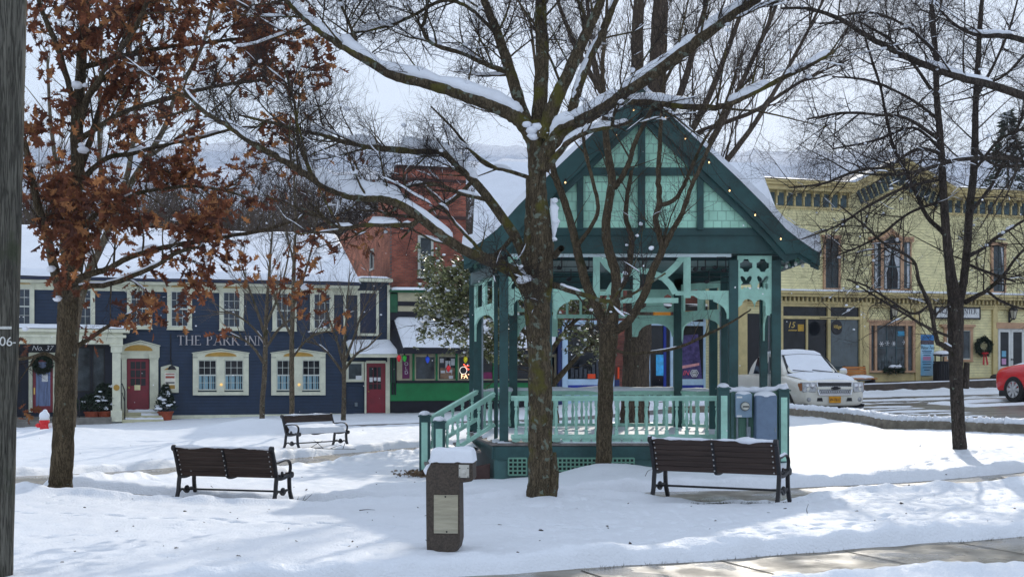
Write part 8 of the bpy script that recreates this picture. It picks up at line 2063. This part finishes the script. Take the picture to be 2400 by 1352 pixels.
# red car
redp=mat('bright_red_paint',rgb(206,26,34,1.15),.25,.06,2,spec=.55,coat=.8)
ca=empty('red_car',(0,0,0),math.atan2(.45,.89),'shiny bright red sport utility car cut off by the right edge, parked facing the shops','car'); ca.scale=(1.1,1.1,1.22)
wp=P(2394,944,43.0); hd=Vector((-.45,.89,0)).normalized(); lf=Vector((-.89,-.45,0)).normalized()
c0=Vector((wp.x,wp.y,wp.z))-hd*1.42-lf*.82; ca.location=c0
secs=[(2.30,half(.68,.40,.62,.80,.60,.01)),(2.25,half(.80,.30,.62,.92,.68,.02)),(2.05,half(.90,.26,.66,.99,.76,.04)),(1.6,half(.94,.26,.7,1.04,.82,.06)),(1.0,half(.95,.26,.75,1.10,.86,.04)),(-1.5,half(.95,.26,.75,1.14,.88,.02)),(-2.1,half(.93,.30,.75,1.12,.86,.02)),(-2.3,half(.84,.36,.7,1.0,.78,.0))]
body_loft(secs,'body',redp,ca)
cabs=[(1.15,[(.001,1.05),(.80,1.05),(.80,1.07),(.78,1.09),(.74,1.10),(.001,1.12)]),(.75,[(.001,1.05),(.85,1.05),(.85,1.1),(.76,1.32),(.70,1.35),(.001,1.38)]),(.25,[(.001,1.05),(.86,1.05),(.86,1.1),(.68,1.56),(.60,1.60),(.001,1.64)]),(-.4,[(.001,1.05),(.86,1.05),(.86,1.1),(.66,1.62),(.58,1.66),(.001,1.69)]),(-1.5,[(.001,1.05),(.86,1.05),(.86,1.12),(.66,1.58),(.58,1.62),(.001,1.64)]),(-2.0,[(.001,1.05),(.84,1.05),(.84,1.12),(.70,1.42),(.62,1.46),(.001,1.47)]),(-2.2,[(.001,1.05),(.80,1.05),(.80,1.08),(.76,1.12),(.7,1.14),(.001,1.14)])]
body_loft(cabs,'cab',redp,ca)
b=MB()
for sx in (1,-1):
    for ya,yb in ((.85,-.25),(-.33,-1.3)):
        b.hexa([(sx*.865,ya,1.12),(sx*.875,ya,1.12),(sx*.875,yb,1.14),(sx*.865,yb,1.14)],[(sx*.705,ya-.5 if ya>0 else ya,1.52),(sx*.715,ya-.5 if ya>0 else ya,1.52),(sx*.715,yb,1.54),(sx*.705,yb,1.54)])
b.build('side_window',glassd,ca)
for sx in (1,-1):
    b=MB(); b.ball((sx*1.03,.72,1.18),.12,12,8,(1,.6,.75)); b.bar((sx*.85,.7,1.12),(sx*.97,.72,1.15),.05); b.build('mirror',blackm if sx<0 else redp,ca,smooth=True)
    for yy in (1.42,-1.38):
        b=MB(); b.lathe([(.42,-.12),(.42,.12)],26,(sx*.72,yy,.39),axis='x'); b.build('wheel_arch',blackm,ca)
        wheel(ca,sx*.85,yy,.37,.25,8,sx)
b=MB(); b.box(-.88,.88,-2.1,2.05,.18,.34); b.build('sill',blackm,ca,bevel=.02)
sheet('snow',car_snow([(1.95,.5,1.035),(1.6,.6,1.10),(1.2,.62,1.135)],.03,6),SNOW,ca)
# orange wooden bench before the yellow building
ob=empty('wooden_bench',FY.world(2018,911,.95),YAW+R(4),'orange brown wooden bench with snow on its seat outside the yellow shop front','bench')
wo=mat('orange_wood',rgb(176,112,56,1.1),.6,.3,4,stretch=(.4,5,5)); dkw=mat('dark_wood',rgb(56,44,44,1.1),.6,.3,4)
for i in range(4): b=MB(); b.box(-.62,.52,.30+.03*i,.335+.03*i,.50+.11*i,.59+.11*i); b.build('back_slat',wo,ob,bevel=.008)
b=MB(); b.box(-.62,.60,-.30,.30,.40,.45); b.build('seat',wo,ob,bevel=.008)
for x in (-.52,.44): b=MB(); b.hexa([(x,-.32,0),(x+.09,-.32,0),(x+.09,.42,0),(x,.42,0)],[(x,-.24,.40),(x+.09,-.24,.40),(x+.09,.33,.40),(x,.33,.40)]); b.bar((x+.045,.33,.4),(x+.045,.44,.95),.09,.05); b.build('leg',dkw,ob,bevel=.008)
b=MB(); b.ball((-.0,-.0,.45),.5,20,8,(1.25,.62,.26)); b.build('snow',SNOW,ob,smooth=True)
st_=empty('stone_doorstop',FY.world(2334,893,.5),0,'small dark rounded stone by the left door post of the yellow building','stone')
b=MB(); b.ball((0,0,.12),.26,12,8,(1,.8,.75)); o=b.build('stone',mat('dark_stone',(.05,.045,.04,1),.9,.3,6,.5,20),st_,smooth=True)

# ================================================================== small stuff on the ground and in the air
rng=np.random.default_rng(44)
def gpt(px,Y): x=XX(px,Y); return np.array([x,Y,gz(x,Y)])
# leaves blown into a heap by the steps
q=QB(); n=420; c=P(1003,1106,26.6); bx=c.x+rng.standard_normal(n)*.26; by=c.y+rng.standard_normal(n)*.35
zz=z0(bx,by)+np.maximum(snow_h(bx,by),0)+.02+.05*rng.random(n); d=rng.standard_normal((n,3)); d[:,2]*=.4; d/=np.linalg.norm(d,axis=1,keepdims=True)
add_leaves(q,np.stack([bx,by,zz],1),d,np.full((n,1),.10),rng,0); o=q.build('fallen_leaves',[mat('dry_leaf',(.22,.15,.09,1),.8,.7,9)],smooth=False); tag(o,'heap of dry brown leaves at the foot of the bandstand steps','leaves',kind='stuff')
# scattered bits of leaf and bark on the snow
q=QB(); n=150; Yv=11.8+rng.random(n)**1.2*16; X=(rng.random(n)-.5)*.8*Yv; zz=z0(X,Yv)+snow_h(X,Yv)+.008; d=rng.standard_normal((n,3)); d[:,2]*=.15; d/=np.linalg.norm(d,axis=1,keepdims=True)
add_leaves(q,np.stack([X,Yv,zz],1),d,.02+.04*rng.random((n,1)),rng,0); o=q.build('leaf_litter',[mat('dark_litter',(.05,.032,.022,1),.8,.4,9)],smooth=False); tag(o,'dark bits of leaf and bark scattered on the snow','litter',kind='stuff')
# grass poking out along the edges of the cleared walks
q=QB(); n=3000; t=rng.random(n)
side=rng.random(n)<.8
Xc=1+t*15; Yc=12.07+(Xc-2.6)*.455; off=np.where(side,.86+.10*np.abs(rng.standard_normal(n)),-.86-.08*np.abs(rng.standard_normal(n)))
gx_=Xc-.40*off; gy_=Yc+.916*off; cl=fbm(gx_*1.3,gy_*1.3,5,3); kp_=cl>-.05; n2=int(kp_.sum())
t2=rng.random(1800); m_=np.array(PATH_LEFT); mi_=np.interp(t2*(len(m_)-1),np.arange(len(m_)),m_[:,0])+.9*rng.choice((-1,1),1800); mj=np.interp(t2*(len(m_)-1),np.arange(len(m_)),m_[:,1])+.12*rng.standard_normal(1800)
ux=2.6+rng.standard_normal(700)*.5+.6; uy=18.2+.2*rng.standard_normal(700); vx=-4.3+.6*rng.standard_normal(900); vy=20.15+.22*rng.standard_normal(900)
GX=np.concatenate([gx_[kp_],mi_,ux,vx]); GY=np.concatenate([gy_[kp_],mj,uy,vy]); n=len(GX); GZ=z0(GX,GY)-.0
d=np.stack([rng.standard_normal(n)*.9,rng.standard_normal(n)*.9,np.ones(n)],1); d/=np.linalg.norm(d,axis=1,keepdims=True); L=.02+.045*rng.random((n,1))**1.5; w=np.stack([np.full(n,.003),rng.standard_normal(n)*.002,np.zeros(n)],1); B0=np.stack([GX,GY,GZ],1)
V=np.stack([B0-w,B0+w,B0+d*L],1).reshape(-1,3); q.addarr(V,np.arange(3*n).reshape(n,3),3)
o=q.build('grass',mat('winter_grass',(.075,.070,.045,1),.8,.5,6),smooth=False); tag(o,'tufts of dull grass showing along the edges of the cleared walks','grass',kind='stuff')
# fallen twigs, each one its own
def fallen(label,pts,r,subs=()):
    root=empty('fallen_twig',pts[0],0,label,'twig'); o0=np.array(pts[0]); q=QB(); P_=catmull(np.array(pts,float)-o0,5); q.tube(P_,np.linspace(r,r*.35,len(P_)),5)
    for k,dv in subs:
        b0=P_[int(k*(len(P_)-1))]; q.tube(np.stack([b0,b0+np.array(dv)*.6+np.array([0,0,.01]),b0+np.array(dv)]),np.array([r*.6,r*.45,r*.3]),4)
    q.build('stick',twig_d,root); return root
a=gpt(690,19.9)
fallen('thin twig sticking up at the right foot of the left bench',[a+np.array([-.15,0,.0]),a+np.array([.0,0,.03]),a+np.array([.15,.02,.10]),a+np.array([.27,.02,.20])],.008,((.4,(.03,0,.12)),(.6,(.05,0,.10))))
a=gpt(760,32.4)
fallen('dark branch lying below the far bench',[a+np.array([-.75,0,.02]),a+np.array([-.4,-.1,.08]),a+np.array([0,-.15,.06]),a+np.array([.4,-.1,.05]),a+np.array([.8,0,.04])],.014,((.3,(.3,0,.18)),(.5,(-.25,0,.22)),(.6,(.3,0,.1)),(.8,(.1,0,.25))))
a=gpt(1893,16.2)
fallen('curved twig standing in the snow right of the right bench',[a+np.array([0,0,-.02]),a+np.array([-.012,0,.05]),a+np.array([.01,0,.12])],.006)
a=gpt(1110,21.5)
fallen('thin twig on the snow between the fountain and the maple',[a+np.array([0,0,.01]),a+np.array([.15,0,.02]),a+np.array([.35,-.1,.015])],.007)
a=gpt(1512,22.6)
fallen('bent grass stem in the snow left of the right bench',[a+np.array([0,0,.0]),a+np.array([.06,0,.10]),a+np.array([.18,0,.13])],.006)
a=gpt(860,16.9)
fallen('short twig lying on the snow left of the fountain',[a+np.array([-.1,0,.01]),a+np.array([.0,0,.02]),a+np.array([.1,.05,.01])],.007)
# snow flakes drifting down
q=QB(); n=420; Yv=7+rng.random(n)**.7*34; px=rng.random(n)*2400; py=rng.random(n)*1250
for i in range(n):
    c=np.array(P(px[i],py[i],Yv[i])); r_=(.5+1.3*rng.random()**2)*.0062*(.4+Yv[i]/26)
    th=np.linspace(0,np.pi,5); q.tube(np.stack([0*th,0*th,np.cos(th)*r_],1)+c,np.sin(th)*r_*(.8+.3*rng.random())+1e-4,6)
o=q.build('snowflakes',mat('snowflake',(.9,.9,.92,1),.8,0,spec=.1)); tag(o,'loose snow flakes and bits of snow drifting down through the air','snow',kind='stuff')
# ================================================================== the air: thin winter haze
b=MB(); b.box(-1150,1350,-40,1320,-3.2,215)
hz=bpy.data.materials.new('haze_air'); hz.use_nodes=True; nt=hz.node_tree; nt.nodes.remove(nt.nodes['Principled BSDF'])
pv=nt.nodes.new('ShaderNodeVolumePrincipled'); pv.inputs['Color'].default_value=(.80,.87,1,1); pv.inputs['Density'].default_value=.00028; pv.inputs['Anisotropy'].default_value=.2
nt.links.new(pv.outputs[0],nt.nodes['Material Output'].inputs['Volume'])
o=b.build('haze',hz); tag(o,'thin pale winter haze over the village and hills','haze',kind='stuff')
# ================================================================== camera, light, sky
cam=bpy.data.cameras.new('camera'); co=bpy.data.objects.new('camera',cam); COL.objects.link(co)
co.location=(0,0,CZ); co.rotation_euler=(R(90),0,0)
cam.sensor_width=36; cam.lens=45.0; cam.shift_y=(H-676)/2400.0; cam.clip_start=.05; cam.clip_end=8000
scene.camera=co
SUN_EL=R(27); SUN_AZ=R(11)      # azimuth measured from +Y towards +X
w=bpy.data.worlds.new('World'); scene.world=w; w.use_nodes=True
nt=w.node_tree; bg=nt.nodes['Background']
sky=nt.nodes.new('ShaderNodeTexSky'); sky.sky_type='NISHITA'; sky.sun_disc=False
sky.sun_elevation=SUN_EL; sky.sun_rotation=SUN_AZ; sky.air_density=1.0; sky.dust_density=.6; sky.ozone_density=1.5
tc=nt.nodes.new('ShaderNodeTexCoord'); mp=nt.nodes.new('ShaderNodeMapping'); mp.inputs['Scale'].default_value=(1,1,2.4)
n=nt.nodes.new('ShaderNodeTexNoise'); n.inputs['Scale'].default_value=3.2; n.inputs['Detail'].default_value=8; n.inputs['Roughness'].default_value=.55
nt.links.new(tc.outputs['Generated'],mp.inputs[0]); nt.links.new(mp.outputs[0],n.inputs['Vector'])
rp=nt.nodes.new('ShaderNodeMapRange'); rp.inputs[1].default_value=.35; rp.inputs[2].default_value=.62; rp.inputs[3].default_value=.72; rp.inputs[4].default_value=.95
nt.links.new(n.outputs['Fac'],rp.inputs[0])
mx=nt.nodes.new('ShaderNodeMix'); mx.data_type='RGBA'; mx.inputs['B'].default_value=(6.9,7.9,9.5,1)
nt.links.new(rp.outputs[0],mx.inputs['Factor']); nt.links.new(sky.outputs[0],mx.inputs['A'])
nt.links.new(mx.outputs['Result'],bg.inputs['Color']); bg.inputs['Strength'].default_value=.10
sl=bpy.data.lights.new('sun','SUN'); sl.energy=2.3; sl.angle=R(.6); sl.color=(1,.93,.82)
so=bpy.data.objects.new('sun',sl); COL.objects.link(so)
d=Vector((math.sin(SUN_AZ)*math.cos(SUN_EL),math.cos(SUN_AZ)*math.cos(SUN_EL),math.sin(SUN_EL)))
so.rotation_euler=(-d).to_track_quat('-Z','Y').to_euler(); so.location=(10,40,30)
scene.view_settings.view_transform='Standard'; scene.view_settings.look='None'; scene.view_settings.exposure=0.2; scene.view_settings.gamma=1.0
scene.cycles.max_bounces=6; scene.cycles.transparent_max_bounces=8; scene.cycles.use_denoising=True
try: scene.cycles.denoiser='OPENIMAGEDENOISE'
except Exception: pass
scene.cycles.sample_clamp_indirect=8

# separate the disjoint pieces of parts that the eye can count
def islands(me):
    n=len(me.vertices); par=list(range(n))
    def fd(a):
        while par[a]!=a: par[a]=par[par[a]]; a=par[a]
        return a
    for p in me.polygons:
        v=p.vertices; r0=fd(v[0])
        for k in v[1:]:
            r1=fd(k)
            if r1!=r0: par[r1]=r0
    return [fd(i) for i in range(n)]
SPLIT={'music_staff','name_letter','bolt','pilaster','curtain','conduit','rafter','side_window','corner_post','awning_frame','notice','pipe','fretwork','chain','handrail'}
for o in list(bpy.data.objects):
    if o.type!='MESH' or o.name.split('.')[0] not in SPLIT or o.parent is None: continue
    me=o.data; rt=islands(me); ids=sorted(set(rt))
    if len(ids)<2 or len(ids)>400: continue
    V_=np.array([tuple(v.co) for v in me.vertices]); R_=np.array(rt)
    bb=[(V_[R_==g].min(0)-.006,V_[R_==g].max(0)+.006) for g in ids]; cl_=list(range(len(ids)))
    def ff(a):
        while cl_[a]!=a: a=cl_[a]
        return a
    for i in range(len(ids)):
        for j in range(i):
            if (bb[i][0]<=bb[j][1]).all() and (bb[j][0]<=bb[i][1]).all():
                a_,b_=ff(i),ff(j)
                if a_!=b_: cl_[a_]=b_
    mp2={g:ids[ff(k)] for k,g in enumerate(ids)}; rt=[mp2[r_] for r_ in rt]; ids=sorted(set(rt))
    if len(ids)<2 or len(ids)>60: continue
    nm=o.name.split('.')[0]; co_=[tuple(v.co) for v in me.vertices]; base=None
    for g in ids:
        mp_={}; vs=[]
        for i,r_ in enumerate(rt):
            if r_==g: mp_[i]=len(vs); vs.append(co_[i])
        fs=[[mp_[k] for k in p.vertices] for p in me.polygons if rt[p.vertices[0]]==g]
        m2=bpy.data.meshes.new(nm); m2.from_pydata(vs,[],fs)
        for mm in me.materials: m2.materials.append(mm)
        if base is None:
            for md in me.polygons[:1]: sm_=md.use_smooth
            o.data=m2; base=o; tgt=o
        else:
            tgt=o.copy(); tgt.data=m2; COL.objects.link(tgt); tgt.parent=o.parent
        if sm_: m2.polygons.foreach_set('use_smooth',[True]*len(m2.polygons))
